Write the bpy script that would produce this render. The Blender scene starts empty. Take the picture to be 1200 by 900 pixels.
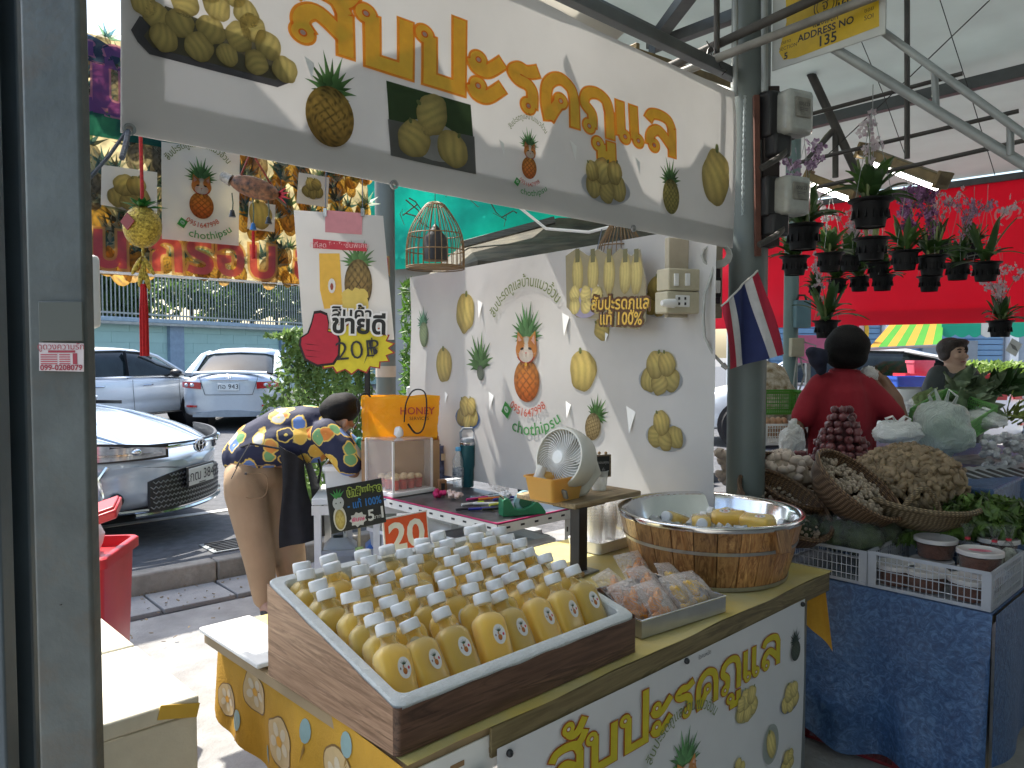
import bpy,bmesh,math,random
from mathutils import Vector,Matrix,Euler,noise
from mathutils.geometry import tessellate_polygon
R=math.radians
PI=math.pi
rnd=random.Random(11)
SC=bpy.context.scene
COL=SC.collection
EYE=Vector((0,0,1.5))
FPX=900.0
PITCH=R(2.42)
cam_d=bpy.data.cameras.new('camera')
cam_d.sensor_width=36;cam_d.lens=27.0
cam_d.clip_start=0.05;cam_d.clip_end=600
cam=bpy.data.objects.new('camera',cam_d)
COL.objects.link(cam)
cam.location=EYE
cam.rotation_euler=(PI/2-PITCH,0,0)
SC.camera=cam
SUN_EL=R(56)
sun_h=Vector((-0.77,0.638)).normalized()
sun_dir=Vector((sun_h.x*math.cos(SUN_EL),sun_h.y*math.cos(SUN_EL),math.sin(SUN_EL)))
world=bpy.data.worlds.new('World');SC.world=world
world.use_nodes=True
wn=world.node_tree
for n in list(wn.nodes):wn.nodes.remove(n)
sky=wn.nodes.new('ShaderNodeTexSky');sky.sky_type='NISHITA';sky.sun_disc=False
sky.sun_elevation=SUN_EL
sky.sun_rotation=math.atan2(sun_h.x,sun_h.y)
sky.air_density=1.3;sky.dust_density=2.2;sky.ozone_density=.4
bg=wn.nodes.new('ShaderNodeBackground');bg.inputs['Strength'].default_value=0.15
wo=wn.nodes.new('ShaderNodeOutputWorld')
wn.links.new(sky.outputs[0],bg.inputs[0]);wn.links.new(bg.outputs[0],wo.inputs[0])
sun_l=bpy.data.lights.new('sun','SUN');sun_l.energy=4.2;sun_l.angle=R(0.5);sun_l.color=(1,.95,.86)
sun_o=bpy.data.objects.new('sun',sun_l);COL.objects.link(sun_o)
sun_o.rotation_euler=sun_dir.to_track_quat('Z','Y').to_euler()
sun_o.location=(-20,17,30)
SC.view_settings.view_transform='Standard';SC.view_settings.look='None'
SC.view_settings.gamma=1;SC.view_settings.exposure=1.32
SC.render.engine='CYCLES'
SC.cycles.max_bounces=9;SC.cycles.transparent_max_bounces=24;SC.cycles.diffuse_bounces=5
SC.cycles.transmission_bounces=7;SC.cycles.glossy_bounces=4
SC.cycles.caustics_reflective=False;SC.cycles.caustics_refractive=False
SC.cycles.sample_clamp_indirect=4
def ray(px,py):
 c,s=math.cos(PITCH),math.sin(PITCH)
 x,yu,f=px-600,450-py,FPX
 return Vector((x,f*c+yu*s,yu*c-f*s))
def at(px,py,Y):
 r=ray(px,py);return EYE+r*(Y/r.y)
def on(px,py,z):
 r=ray(px,py);return EYE+r*((z-EYE.z)/r.z)
UA=R(44)
U=Vector((math.cos(UA),math.sin(UA),0));V=Vector((-math.sin(UA),math.cos(UA),0));Z=Vector((0,0,1))
O=on(465,893,.75);O.z=0
def S(a,b,z=0):return O+U*a+V*b+Z*z
def ab(p):d=p-O;return d.dot(U),d.dot(V)
def tag(o,label=None,cat=None,group=None,kind=None):
 if label:o['label']=label
 if cat:o['category']=cat
 if group:o['group']=group
 if kind:o['kind']=kind
 return o
def thing(name,label,cat,loc=(0,0,0),rz=0,group=None):
 o=bpy.data.objects.new(name,None);COL.objects.link(o)
 o.empty_display_size=.1
 o.location=loc;o.rotation_euler=(0,0,rz)if not hasattr(rz,'__len__')else rz
 return tag(o,label,cat,group)
CH={}
def setparent(o,p,world=False):
 o.parent=p;CH.setdefault(p.name,[]).append(o)
 if world:
  o.matrix_parent_inverse=(Matrix.Translation(p.location)@p.rotation_euler.to_matrix().to_4x4()).inverted()
def copy_tree(o,loc=None,rot=None,label=None,parent=None,scale=None):
 c=o.copy();COL.objects.link(c)
 if parent:setparent(c,parent)
 if loc is not None:c.location=loc
 if rot is not None:c.rotation_euler=rot
 if scale is not None:c.scale=scale
 if label:c['label']=label
 for ch in CH.get(o.name,[]):copy_tree(ch,parent=c)
 return c
class MB:
 def __init__(s):s.v=[];s.f=[];s.c=None
 def add(s,vs,fs,M=None):
  n=len(s.v)
  s.v+=[tuple(M@Vector(p))for p in vs]if M else[tuple(p)for p in vs]
  s.f+=[tuple(i+n for i in f)for f in fs]
  return s
 def box(s,c,d,rot=None,taper=1.0):
  x,y,z=d[0]/2,d[1]/2,d[2]/2;t=taper
  vs=[(-x*t,-y*t,-z),(x*t,-y*t,-z),(x*t,y*t,-z),(-x*t,y*t,-z),(-x,-y,z),(x,-y,z),(x,y,z),(-x,y,z)]
  fs=[(0,3,2,1),(4,5,6,7),(0,1,5,4),(1,2,6,5),(2,3,7,6),(3,0,4,7)]
  M=Matrix.Translation(Vector(c))
  if rot is not None:M=M@(Euler(rot).to_matrix().to_4x4()if not isinstance(rot,Matrix)else rot.to_4x4())
  return s.add(vs,fs,M)
 def bar(s,a,b,w,h,up=Z):
  a=Vector(a);b=Vector(b);d=(b-a);L=d.length;d.normalize()
  side=d.cross(Vector(up))
  if side.length<1e-4:side=d.cross(Vector((1,0,0)))
  side.normalize();u2=side.cross(d)
  M=Matrix((d,side,u2)).transposed()
  return s.box((a+b)/2,(L,w,h),M)
 def tube(s,pts,r,n=8,cap=True,flat=1.0):
  pts=[Vector(p)for p in pts];N=len(pts)
  rs=r if hasattr(r,'__len__')else[r]*N
  t0=(pts[1]-pts[0]).normalized()
  ref=Vector((0,0,1))if abs(t0.z)<.9 else Vector((1,0,0))
  nx=t0.cross(ref).normalized();vs=[]
  for i,p in enumerate(pts):
   t=(pts[min(i+1,N-1)]-pts[max(i-1,0)]).normalized()
   nx=(nx-t*nx.dot(t)).normalized();ny=t.cross(nx)
   for k in range(n):
    a=2*PI*k/n
    vs.append(p+nx*math.cos(a)*rs[i]+ny*math.sin(a)*rs[i]*flat)
  fs=[]
  for i in range(N-1):
   for k in range(n):
    k2=(k+1)%n
    fs.append((i*n+k,i*n+k2,(i+1)*n+k2,(i+1)*n+k))
  if cap:fs+=[tuple(range(n-1,-1,-1)),tuple(range((N-1)*n,N*n))]
  return s.add(vs,fs)
 def cyl(s,a,b,r,r2=None,n=16,cap=True):
  return s.tube([a,b],[r,r if r2 is None else r2],n,cap)
 def lathe(s,prof,n=24,M=None,sq=None,cap=False):
  vs=[];fs=[]
  for(r,z)in prof:
   for k in range(n):
    a=2*PI*k/n;c,q=math.cos(a),math.sin(a)
    rr=r
    if sq:
     m=sq(z)
     if m>0:
      e=2+m*4;rr=r*(abs(c)**e+abs(q)**e)**(-1/e)
    vs.append((rr*c,rr*q,z))
  for i in range(len(prof)-1):
   for k in range(n):
    k2=(k+1)%n
    fs.append((i*n+k,i*n+k2,(i+1)*n+k2,(i+1)*n+k))
  if cap and prof[0][0]>1e-5:fs.append(tuple(range(n-1,-1,-1)))
  if cap and prof[-1][0]>1e-5:fs.append(tuple(range((len(prof)-1)*n,len(prof)*n)))
  return s.add(vs,fs,M)
 def grid(s,fn,nu,nv,wrapu=False):
  vs=[fn(i/nu,j/nv)for j in range(nv+1)for i in range(nu+1)]
  fs=[(j*(nu+1)+i,j*(nu+1)+i+1,(j+1)*(nu+1)+i+1,(j+1)*(nu+1)+i)for j in range(nv)for i in range(nu)]
  return s.add(vs,fs)
 def sheet(s,fn,nu,nv,t):
  top=[fn(i/nu,j/nv)for j in range(nv+1)for i in range(nu+1)]
  n=len(top);W=nu+1
  vs=[p for p,q in top]+[Vector(p)-Vector(q)*t for p,q in top]
  fs=[]
  for j in range(nv):
   for i in range(nu):
    a=j*W+i;fs+=[(a,a+1,a+W+1,a+W),(n+a,n+a+W,n+a+W+1,n+a+1)]
  for i in range(nu):
   a=i;fs.append((a,n+a,n+a+1,a+1));a=nv*W+i;fs.append((a,a+1,n+a+1,n+a))
  for j in range(nv):
   a=j*W;fs.append((a,a+W,n+a+W,n+a));a=j*W+nu;fs.append((a,n+a,n+a+W,a+W))
  return s.add(vs,fs)
 def prism(s,poly,z0,z1,M=None):
  n=len(poly)
  vs=[(x,y,z0)for x,y in poly]+[(x,y,z1)for x,y in poly]
  fs=[tuple(range(n-1,-1,-1)),tuple(range(n,2*n))]+[(i,(i+1)%n,n+(i+1)%n,n+i)for i in range(n)]
  return s.add(vs,fs,M)
 def ball(s,c,r,n=12,m=8,M=None,fn=None):
  c=Vector(c);r=(r,r,r)if not hasattr(r,'__len__')else r
  vs=[(0,0,-1)];fs=[]
  for j in range(1,m):
   ph=-PI/2+PI*j/m
   for k in range(n):
    a=2*PI*k/n;vs.append((math.cos(ph)*math.cos(a),math.cos(ph)*math.sin(a),math.sin(ph)))
  vs.append((0,0,1));T=len(vs)-1
  for k in range(n):
   fs.append((0,1+(k+1)%n,1+k));fs.append((T,T-n+k,T-n+(k+1)%n))
  for j in range(m-2):
   for k in range(n):
    k2=(k+1)%n;a=1+j*n
    fs.append((a+k,a+k2,a+n+k2,a+n+k))
  out=[]
  for p in vs:
   q=Vector(p)
   if fn:q=q*fn(q)
   q=Vector((q.x*r[0],q.y*r[1],q.z*r[2]))
   if M:q=M@q
   out.append(c+q)
  return s.add(out,fs)
 def mesh(s,name,mat=None,smooth=True,ang=40):
  me=bpy.data.meshes.new(name);me.from_pydata(s.v,[],s.f);me.update()
  if mat:me.materials.append(mat)
  if smooth:
   me.shade_smooth()
   me.set_sharp_from_angle(angle=R(ang))
  return me
 def build(s,name,mat,parent=None,smooth=True,bevel=0,ang=40,loc=None,recalc=False,w=False):
  me=s.mesh(name,mat,smooth,ang)
  if recalc:
   bm=bmesh.new();bm.from_mesh(me);bmesh.ops.recalc_face_normals(bm,faces=bm.faces[:]);bm.to_mesh(me);bm.free()
  o=bpy.data.objects.new(name,me);COL.objects.link(o)
  if parent:setparent(o,parent,w)
  if loc is not None:o.location=loc
  if bevel:
   b=o.modifiers.new('bevel','BEVEL');b.width=bevel;b.segments=2;b.limit_method='ANGLE';b.angle_limit=R(35)
  return o
def inst(name,me,parent=None,loc=(0,0,0),rot=(0,0,0),scale=None):
 o=bpy.data.objects.new(name,me);COL.objects.link(o)
 if parent:setparent(o,parent)
 o.location=loc;o.rotation_euler=rot
 if scale is not None:o.scale=scale if hasattr(scale,'__len__')else(scale,)*3
 return o
def blob(name,mat,parent,prims,vox=.012,smooth=6,loc=None,w=False):
 """continuous surface: capsules / ellipsoids merged by voxel remesh"""
 m=MB()
 for p in prims:
  if p[0]=='c':
   pts=[Vector(q)for q in p[1]];rs=p[2];fl=p[3]if len(p)>3 else 1
   m.tube(pts,rs,14,True,fl)
   for q,r in zip(pts,rs):m.ball(q,r*(1 if fl==1 else min(1,fl)),12,8)
  else:m.ball(p[1],p[2],16,12,p[3]if len(p)>3 else None)
 o=m.build(name,mat,parent,loc=loc,w=w)
 r=o.modifiers.new('remesh','REMESH');r.mode='VOXEL';r.voxel_size=vox;r.use_smooth_shade=True
 q=o.modifiers.new('smooth','SMOOTH');q.iterations=smooth;q.factor=.6
 return o
MATS={}
def newmat(name):
 m=bpy.data.materials.new(name);m.use_nodes=True
 nt=m.node_tree;b=nt.nodes['Principled BSDF'];out=nt.nodes['Material Output']
 return m,nt,b,out
def lk(nt,a,b):nt.links.new(a,b)
def ramp(nt,fac,stops):
 r=nt.nodes.new('ShaderNodeValToRGB')
 while len(r.color_ramp.elements)<len(stops):r.color_ramp.elements.new(.5)
 for e,(p,c)in zip(r.color_ramp.elements,stops):
  e.position=p;e.color=(*c,1)if len(c)==3 else c
 lk(nt,fac,r.inputs[0]);return r.outputs[0]
def mixc(nt,a,b,fac,mode='MIX'):
 m=nt.nodes.new('ShaderNodeMix');m.data_type='RGBA';m.blend_type=mode
 for s,v in((0,fac),(6,a),(7,b)):
  if hasattr(v,'is_output')or isinstance(v,bpy.types.NodeSocket):lk(nt,v,m.inputs[s])
  else:m.inputs[s].default_value=v if s==0 else(*v,1)
 return m.outputs[2]
def coord(nt,kind='Object',scale=(1,1,1),rot=(0,0,0)):
 tc=nt.nodes.new('ShaderNodeTexCoord');mp=nt.nodes.new('ShaderNodeMapping')
 mp.inputs['Scale'].default_value=scale;mp.inputs['Rotation'].default_value=rot
 lk(nt,tc.outputs[kind],mp.inputs[0]);return mp.outputs[0]
def ntex(nt,vec,scale,detail=4,rough=.55,dist=0):
 n=nt.nodes.new('ShaderNodeTexNoise');lk(nt,vec,n.inputs['Vector'])
 n.inputs['Scale'].default_value=scale;n.inputs['Detail'].default_value=detail
 n.inputs['Roughness'].default_value=rough;n.inputs['Distortion'].default_value=dist
 return n.outputs['Fac']
def bumpn(nt,b,h,strength,dist=.01):
 bn=nt.nodes.new('ShaderNodeBump');bn.inputs['Strength'].default_value=strength;bn.inputs['Distance'].default_value=dist
 lk(nt,h,bn.inputs['Height']);lk(nt,bn.outputs[0],b.inputs['Normal'])
def sc3(c,k):return tuple(min(1,x*k)for x in c)
def mat(name,col,rough=.5,metal=0,var=.12,scale=8,bump=0,bscale=None,alpha=1,coat=0,sss=0,col2=None,dirt=0,emit=0,ecol=None,trans=0,spec=.5,stretch=(1,1,1),rand=0,transl=0):
 if name in MATS:return MATS[name]
 m,nt,b,out=newmat(name)
 vec=coord(nt,'Object',stretch)
 f=ntex(nt,vec,scale,5)
 c=ramp(nt,f,[(.3,sc3(col,1-var)),(.7,col2 or sc3(col,1+var))])
 if rand:
  oi=nt.nodes.new('ShaderNodeObjectInfo')
  hs=nt.nodes.new('ShaderNodeHueSaturation');mr=nt.nodes.new('ShaderNodeMapRange')
  mr.inputs['To Min'].default_value=1-rand;mr.inputs['To Max'].default_value=1+rand
  lk(nt,oi.outputs['Random'],mr.inputs[0]);lk(nt,mr.outputs[0],hs.inputs['Value']);lk(nt,c,hs.inputs['Color']);c=hs.outputs[0]
 if dirt:
  f2=ntex(nt,vec,scale*.45,8,.7)
  k=ramp(nt,f2,[(.52,(0,0,0)),(.72,(1,1,1))])
  mul=nt.nodes.new('ShaderNodeMath');mul.operation='MULTIPLY';mul.inputs[1].default_value=dirt;lk(nt,k,mul.inputs[0])
  c=mixc(nt,c,sc3((.1,.075,.05),1),mul.outputs[0])
 lk(nt,c,b.inputs['Base Color'])
 b.inputs['Roughness'].default_value=rough;b.inputs['Metallic'].default_value=metal
 b.inputs['Alpha'].default_value=alpha;b.inputs['Coat Weight'].default_value=coat
 b.inputs['Coat Roughness'].default_value=.08
 b.inputs['Specular IOR Level'].default_value=spec
 b.inputs['Transmission Weight'].default_value=trans
 if sss:
  b.inputs['Subsurface Weight'].default_value=sss;b.inputs['Subsurface Scale'].default_value=.02
  b.inputs['Subsurface Radius'].default_value=(1,.6,.3)
 if emit:
  b.inputs['Emission Color'].default_value=(*(ecol or col),1);b.inputs['Emission Strength'].default_value=emit
 if bump:bumpn(nt,b,ntex(nt,vec,bscale or scale*3,6),bump)
 if transl:
  t=nt.nodes.new('ShaderNodeBsdfTranslucent');lk(nt,c,t.inputs[0])
  mx=nt.nodes.new('ShaderNodeMixShader');mx.inputs[0].default_value=transl
  lk(nt,b.outputs[0],mx.inputs[1]);lk(nt,t.outputs[0],mx.inputs[2]);lk(nt,mx.outputs[0],out.inputs[0])
 MATS[name]=m;return m
def thin(name,col=(1,1,1),opac=.12,gloss=.06,rough=.06,wrinkle=0,wscale=30,dark=1.0):
 """thin clear plastic film or wall"""
 if name in MATS:return MATS[name]
 m,nt,b,out=newmat(name)
 b.inputs['Base Color'].default_value=(*sc3(col,dark),1);b.inputs['Roughness'].default_value=rough
 b.inputs['Specular IOR Level'].default_value=.7
 tr=nt.nodes.new('ShaderNodeBsdfTransparent');tr.inputs[0].default_value=(*[1-(1-x)*.4 for x in col],1)
 lw=nt.nodes.new('ShaderNodeLayerWeight');lw.inputs[0].default_value=.35
 mr=nt.nodes.new('ShaderNodeMapRange');mr.inputs['To Min'].default_value=opac;mr.inputs['To Max'].default_value=min(1,opac+.55)
 lk(nt,lw.outputs['Facing'],mr.inputs[0])
 mx=nt.nodes.new('ShaderNodeMixShader');lk(nt,mr.outputs[0],mx.inputs[0])
 lk(nt,tr.outputs[0],mx.inputs[1]);lk(nt,b.outputs[0],mx.inputs[2]);lk(nt,mx.outputs[0],out.inputs[0])
 if wrinkle:
  vec=coord(nt);bumpn(nt,b,ntex(nt,vec,wscale,4,.6,1.5),wrinkle,.02)
  lk(nt,b.inputs['Normal'].links[0].from_socket,lw.inputs['Normal'])
 MATS[name]=m;return m
def tarp(name,col,transl=.4,rough=.4,attr=False,var=.05,scale=3,bump=.15,wr=6,spec=.4,trcol=None):
 """sheet that glows when lit from behind (translucent)"""
 if name in MATS:return MATS[name]
 m,nt,b,out=newmat(name)
 vec=coord(nt)
 if attr:
  a=nt.nodes.new('ShaderNodeVertexColor');a.layer_name='Col';c=a.outputs[0]
  c=mixc(nt,c,ramp(nt,ntex(nt,vec,40,3),[(.3,(.9,.9,.9)),(.7,(1,1,1))]),1,'MULTIPLY')
 else:c=ramp(nt,ntex(nt,vec,scale,5),[(.3,sc3(col,1-var)),(.7,sc3(col,1+var))])
 lk(nt,c,b.inputs['Base Color']);b.inputs['Roughness'].default_value=rough;b.inputs['Specular IOR Level'].default_value=spec
 t=nt.nodes.new('ShaderNodeBsdfTranslucent');lk(nt,c,t.inputs[0])
 mx=nt.nodes.new('ShaderNodeMixShader');mx.inputs[0].default_value=transl
 lk(nt,b.outputs[0],mx.inputs[1]);lk(nt,t.outputs[0],mx.inputs[2]);lk(nt,mx.outputs[0],out.inputs[0])
 if bump:bumpn(nt,b,ntex(nt,vec,wr,3,.5,.8),bump,.02)
 MATS[name]=m;return m
def wood(name,c1,c2,axis=0,scale=18,rough=.5,rings=6,bump=.1,dist=3,coat=0,rand=0):
 if name in MATS:return MATS[name]
 m,nt,b,out=newmat(name)
 st=[1,1,1];st[axis]=.07
 vec=coord(nt,'Object',st)
 if rand:
  oi=nt.nodes.new('ShaderNodeObjectInfo');ad=nt.nodes.new('ShaderNodeVectorMath');ad.operation='ADD'
  mu=nt.nodes.new('ShaderNodeVectorMath');mu.operation='SCALE';mu.inputs['Scale'].default_value=9
  cb=nt.nodes.new('ShaderNodeCombineXYZ')
  for i in range(3):lk(nt,oi.outputs['Random'],cb.inputs[i])
  lk(nt,cb.outputs[0],mu.inputs[0]);lk(nt,vec,ad.inputs[0]);lk(nt,mu.outputs[0],ad.inputs[1]);vec=ad.outputs[0]
 f=ntex(nt,vec,scale,6,.6,dist)
 f2=ntex(nt,vec,scale*6,3,.6,.5)
 c=ramp(nt,f,[(.32,c1),(.5,tuple((a+b_)/2 for a,b_ in zip(c1,c2))),(.56,sc3(c1,.8)),(.7,c2)])
 c=mixc(nt,c,ramp(nt,f2,[(.35,(.55,.5,.45)),(.6,(1,1,1))]),.7,'MULTIPLY')
 if rand:
  hs=nt.nodes.new('ShaderNodeHueSaturation');mr=nt.nodes.new('ShaderNodeMapRange')
  mr.inputs['To Min'].default_value=1-rand;mr.inputs['To Max'].default_value=1+rand
  lk(nt,oi.outputs['Random'],mr.inputs[0]);lk(nt,mr.outputs[0],hs.inputs['Value']);lk(nt,c,hs.inputs['Color']);c=hs.outputs[0]
 lk(nt,c,b.inputs['Base Color']);b.inputs['Roughness'].default_value=rough;b.inputs['Coat Weight'].default_value=coat
 bumpn(nt,b,f2,bump,.004)
 MATS[name]=m;return m
_txt={}
def text_tris(body,size,offset=0,bold=0,shear=0,align='CENTER',spacing=1):
 key=(body,size,offset,shear,align,spacing)
 if key in _txt:return _txt[key]
 cu=bpy.data.curves.new('lettering','FONT');cu.body=body;cu.size=size;cu.offset=offset
 cu.align_x=align;cu.align_y='CENTER';cu.resolution_u=3;cu.shear=shear;cu.space_character=spacing
 cu.fill_mode='FRONT'
 o=bpy.data.objects.new('lettering',cu);COL.objects.link(o)
 dg=bpy.context.evaluated_depsgraph_get();dg.update()
 me=o.evaluated_get(dg).to_mesh()
 vs=[tuple(v.co[:2])for v in me.vertices];fs=[tuple(p.vertices)for p in me.polygons]
 o.evaluated_get(dg).to_mesh_clear()
 bpy.data.objects.remove(o);bpy.data.curves.remove(cu)
 _txt[key]=(vs,fs);return vs,fs
class Print:
 def __init__(s):s.items=[];s.g=0
 def raw(s,vs,fs,cols,lay):
  s.items.append((vs,fs,cols,lay,s.g))
 def poly(s,pts,col,lay=1):
  tr=tessellate_polygon([[Vector((x,y,0))for x,y in pts]])
  s.raw([tuple(p)for p in pts],[tuple(t)for t in tr],[col]*len(pts),lay);return s
 def rect(s,x0,y0,x1,y1,col,lay=1,rot=0,n=1):
  cx,cy=(x0+x1)/2,(y0+y1)/2;c,q=math.cos(rot),math.sin(rot)
  P=[(x0,y0),(x1,y0),(x1,y1),(x0,y1)]
  return s.poly([(cx+(x-cx)*c-(y-cy)*q,cy+(x-cx)*q+(y-cy)*c)for x,y in P],col,lay)
 def disc(s,cx,cy,rx,ry,fn,lay=1,rot=0,nr=6,na=24,wob=0,seed=0):
  """fn(x,y,r) with x,y in -1..1 -> colour"""
  vs=[(cx,cy)];cols=[fn(0,0,0)];c,q=math.cos(rot),math.sin(rot)
  for i in range(1,nr+1):
   for k in range(na):
    a=2*PI*k/na;r=i/nr
    w=1+wob*noise.noise(Vector((math.cos(a)*1.7+seed,math.sin(a)*1.7,seed*.37)))*r
    x,y=math.cos(a)*r*w,math.sin(a)*r*w
    X,Y=x*rx,y*ry
    vs.append((cx+X*c-Y*q,cy+X*q+Y*c));cols.append(fn(x,y,r))
  fs=[(0,1+k,1+(k+1)%na)for k in range(na)]
  for i in range(nr-1):
   for k in range(na):
    k2=(k+1)%na;b0=1+i*na
    fs.append((b0+k,b0+na+k,b0+na+k2,b0+k2))
  s.raw(vs,fs,cols,lay);return s
 def leaf(s,x,y,ang,L,w,col,lay=1,bend=0):
  pts=[];n=5
  for sgn in(1,-1):
   rng=range(n)if sgn==1 else range(n,0,-1)
   for i in rng:
    t=i/n;a=ang+bend*t
    px,py=x+math.cos(a)*L*t,y+math.sin(a)*L*t
    ww=w*(1-t)**.7*sgn*(.6+.4*math.sin(PI*min(1,t*1.5)))
    pts.append((px-math.sin(a)*ww,py+math.cos(a)*ww))
  vs=pts;tr=tessellate_polygon([[Vector((p[0],p[1],0))for p in pts]])
  s.raw(vs,[tuple(t)for t in tr],[sc3(col,.75+.4*(i<n))for i in range(len(vs))],lay);return s
 def text(s,body,x,y,size,col,lay=2,offset=0,rot=0,fx=1,arc=None,align='CENTER',shear=0,out=None,outw=0,fn=None,spacing=1):
  if out is not None:s.text(body,x,y,size,out,lay,outw,rot,fx,arc,align,shear,None,0,fn,spacing);lay+=1
  vs,fs=text_tris(body,size,offset,0,shear,align,spacing)
  c,q=math.cos(rot),math.sin(rot);o=[]
  for(X,Y)in vs:
   X*=fx
   if arc:
    rad=arc;a=X/rad
    if rad>0:px,py=math.sin(a)*(rad+Y),math.cos(a)*(rad+Y)
    else:a=X/-rad;px,py=math.sin(a)*(-rad-Y),-math.cos(a)*(-rad-Y)
    px,py=px*c-py*q,px*q+py*c
   else:px,py=X*c-Y*q,X*q+Y*c
   if fn:px,py=fn(px,py)
   o.append((x+px,y+py))
  s.raw(o,fs,[col]*len(o),lay);return s
 def build(s,name,mt,surf,parent=None,cell=.05,eps=.0007,base=.0012,w=False,split=False):
  if split:
   for g in sorted({i[4]for i in s.items}):
    q=Print();q.items=[i for i in s.items if i[4]==g];q.build(name,mt,surf,parent,cell,eps,base,w)
   return
  bm=bmesh.new();cl=bm.loops.layers.float_color.new('Col');zl=bm.verts.layers.float.new('lay')
  for vs,fs,cols,lay,_g in s.items:
   bv=[]
   for p in vs:
    v=bm.verts.new((p[0],p[1],0));v[zl]=lay;bv.append(v)
   for f in fs:
    try:F=bm.faces.new([bv[i]for i in f])
    except Exception:continue
    for lp,i in zip(F.loops,f):lp[cl]=(*cols[i],1)
  if cell:
   xs=[v.co.x for v in bm.verts];ys=[v.co.y for v in bm.verts]
   for ax,lo,hi in((0,min(xs),max(xs)),(1,min(ys),max(ys))):
    k=math.floor(lo/cell)+1
    while k*cell<hi:
     co=Vector((k*cell,0,0))if ax==0 else Vector((0,k*cell,0))
     no=Vector((1,0,0))if ax==0 else Vector((0,1,0))
     bmesh.ops.bisect_plane(bm,geom=bm.verts[:]+bm.edges[:]+bm.faces[:],plane_co=co,plane_no=no,dist=1e-6)
     k+=1
  for f in bm.faces:
   f.smooth=True
   if f.normal.z<0:f.normal_flip()
  for v in bm.verts:
   p,nn=surf(v.co.x,v.co.y);v.co=Vector(p)+Vector(nn)*(base+v[zl]*eps)
  me=bpy.data.meshes.new(name);bm.to_mesh(me);bm.free()
  me.materials.append(mt)
  o=bpy.data.objects.new(name,me);COL.objects.link(o)
  if parent:setparent(o,parent,w)
  return o
def peeled_fn(seed=0,dark=1.0,tilt=.6):
 def f(x,y,r):
  ph=(x*math.cos(tilt)+y*math.sin(tilt))*13+2.6*math.sin(y*2.2+seed)+seed
  k=.76+.24*(.5+.5*math.sin(ph))**.6
  k*=1-.42*r**3;k*=.88+.16*y
  return(min(1,1.0*k*dark),min(1,.84*k*dark*(1-.05*r)),.30*k*dark)
 return f
def art_peeled(P,x,y,s,rot=0,asp=.72,seed=0,lay=2,dark=1.0,stem=True):
 P.g+=1
 P.disc(x,y,s*asp,s,peeled_fn(seed,dark,.4+.5*math.sin(seed*3)),lay,rot,8,30,.13,seed)
 if stem:
  c,q=math.cos(rot),math.sin(rot);X,Y=x-q*s*.98,y+c*s*.98
  P.disc(X,Y,s*.12,s*.17,lambda a,b,r:(.22,.26,.10),lay+1,rot,2,8)
def art_plate(P,x,y,s,n=4,seed=0,lay=2,plate=(.45,.47,.5),asp=1.0):
 P.g+=1;G0=P.g
 rr=random.Random(seed)
 P.disc(x,y-s*.35,s*1.02*asp,s*.62,lambda a,b,r:sc3(plate,.75+.35*r),lay,0,4,24)
 spots=[(-.5,-.35,.5),(.5,-.3,.5),(0,-.5,.46),(-.18,.25,.55),(.32,.3,.48),(-.62,.15,.4)][:n]
 for i,(dx,dy,k)in enumerate(spots):
  art_peeled(P,x+dx*s*asp,y+dy*s,s*k,rr.uniform(-.7,.7),.95,seed*1.7+i,lay+1+i,.9+.12*rr.random(),i>2)
 for k,it in enumerate(P.items):
  if it[4]>G0:P.items[k]=it[:4]+(G0,)
def lattice(c1,c2,cg,n=5):
 def f(x,y,r):
  a=(x*n+y*n*1.3)*PI*.5;b=(x*n-y*n*1.3)*PI*.5
  k=min(abs(math.sin(a)),abs(math.sin(b)))
  sh=1-.45*r**3
  t=min(1,k*1.8)
  return tuple((g*(1-t)+(p*(.5+.5*y)+q*(.5-.5*y))*t)*sh for g,p,q in zip(cg,c1,c2))
 return f
def art_crown(P,x,y,s,rot=0,lay=2,n=13,col=(.10,.22,.07)):
 for i in range(n):
  t=(i/(n-1)-.5)*2;o=abs(t)
  a=PI/2+rot-t*1.35;L=s*(1.15-.45*o)*(1 if i%2 else .8)
  P.leaf(x,y,a,L,s*.13,sc3(col,.7+.7*((i*37)%10)/10),lay+(i%3),-t*.25)
def art_pineapple(P,x,y,s,rot=0,lay=2,c1=(.62,.42,.10),c2=(.45,.27,.06),cg=(.12,.09,.03),crown=.9,asp=.62,n=4.5,ccol=(.10,.22,.07)):
 P.g+=1
 c,q=math.cos(rot),math.sin(rot)
 art_crown(P,x-q*s*.75,y+c*s*.75,s*crown,rot,lay,13,ccol)
 P.disc(x,y,s*asp,s,lattice(c1,c2,cg,n),lay+4,rot,14,36)
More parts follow.
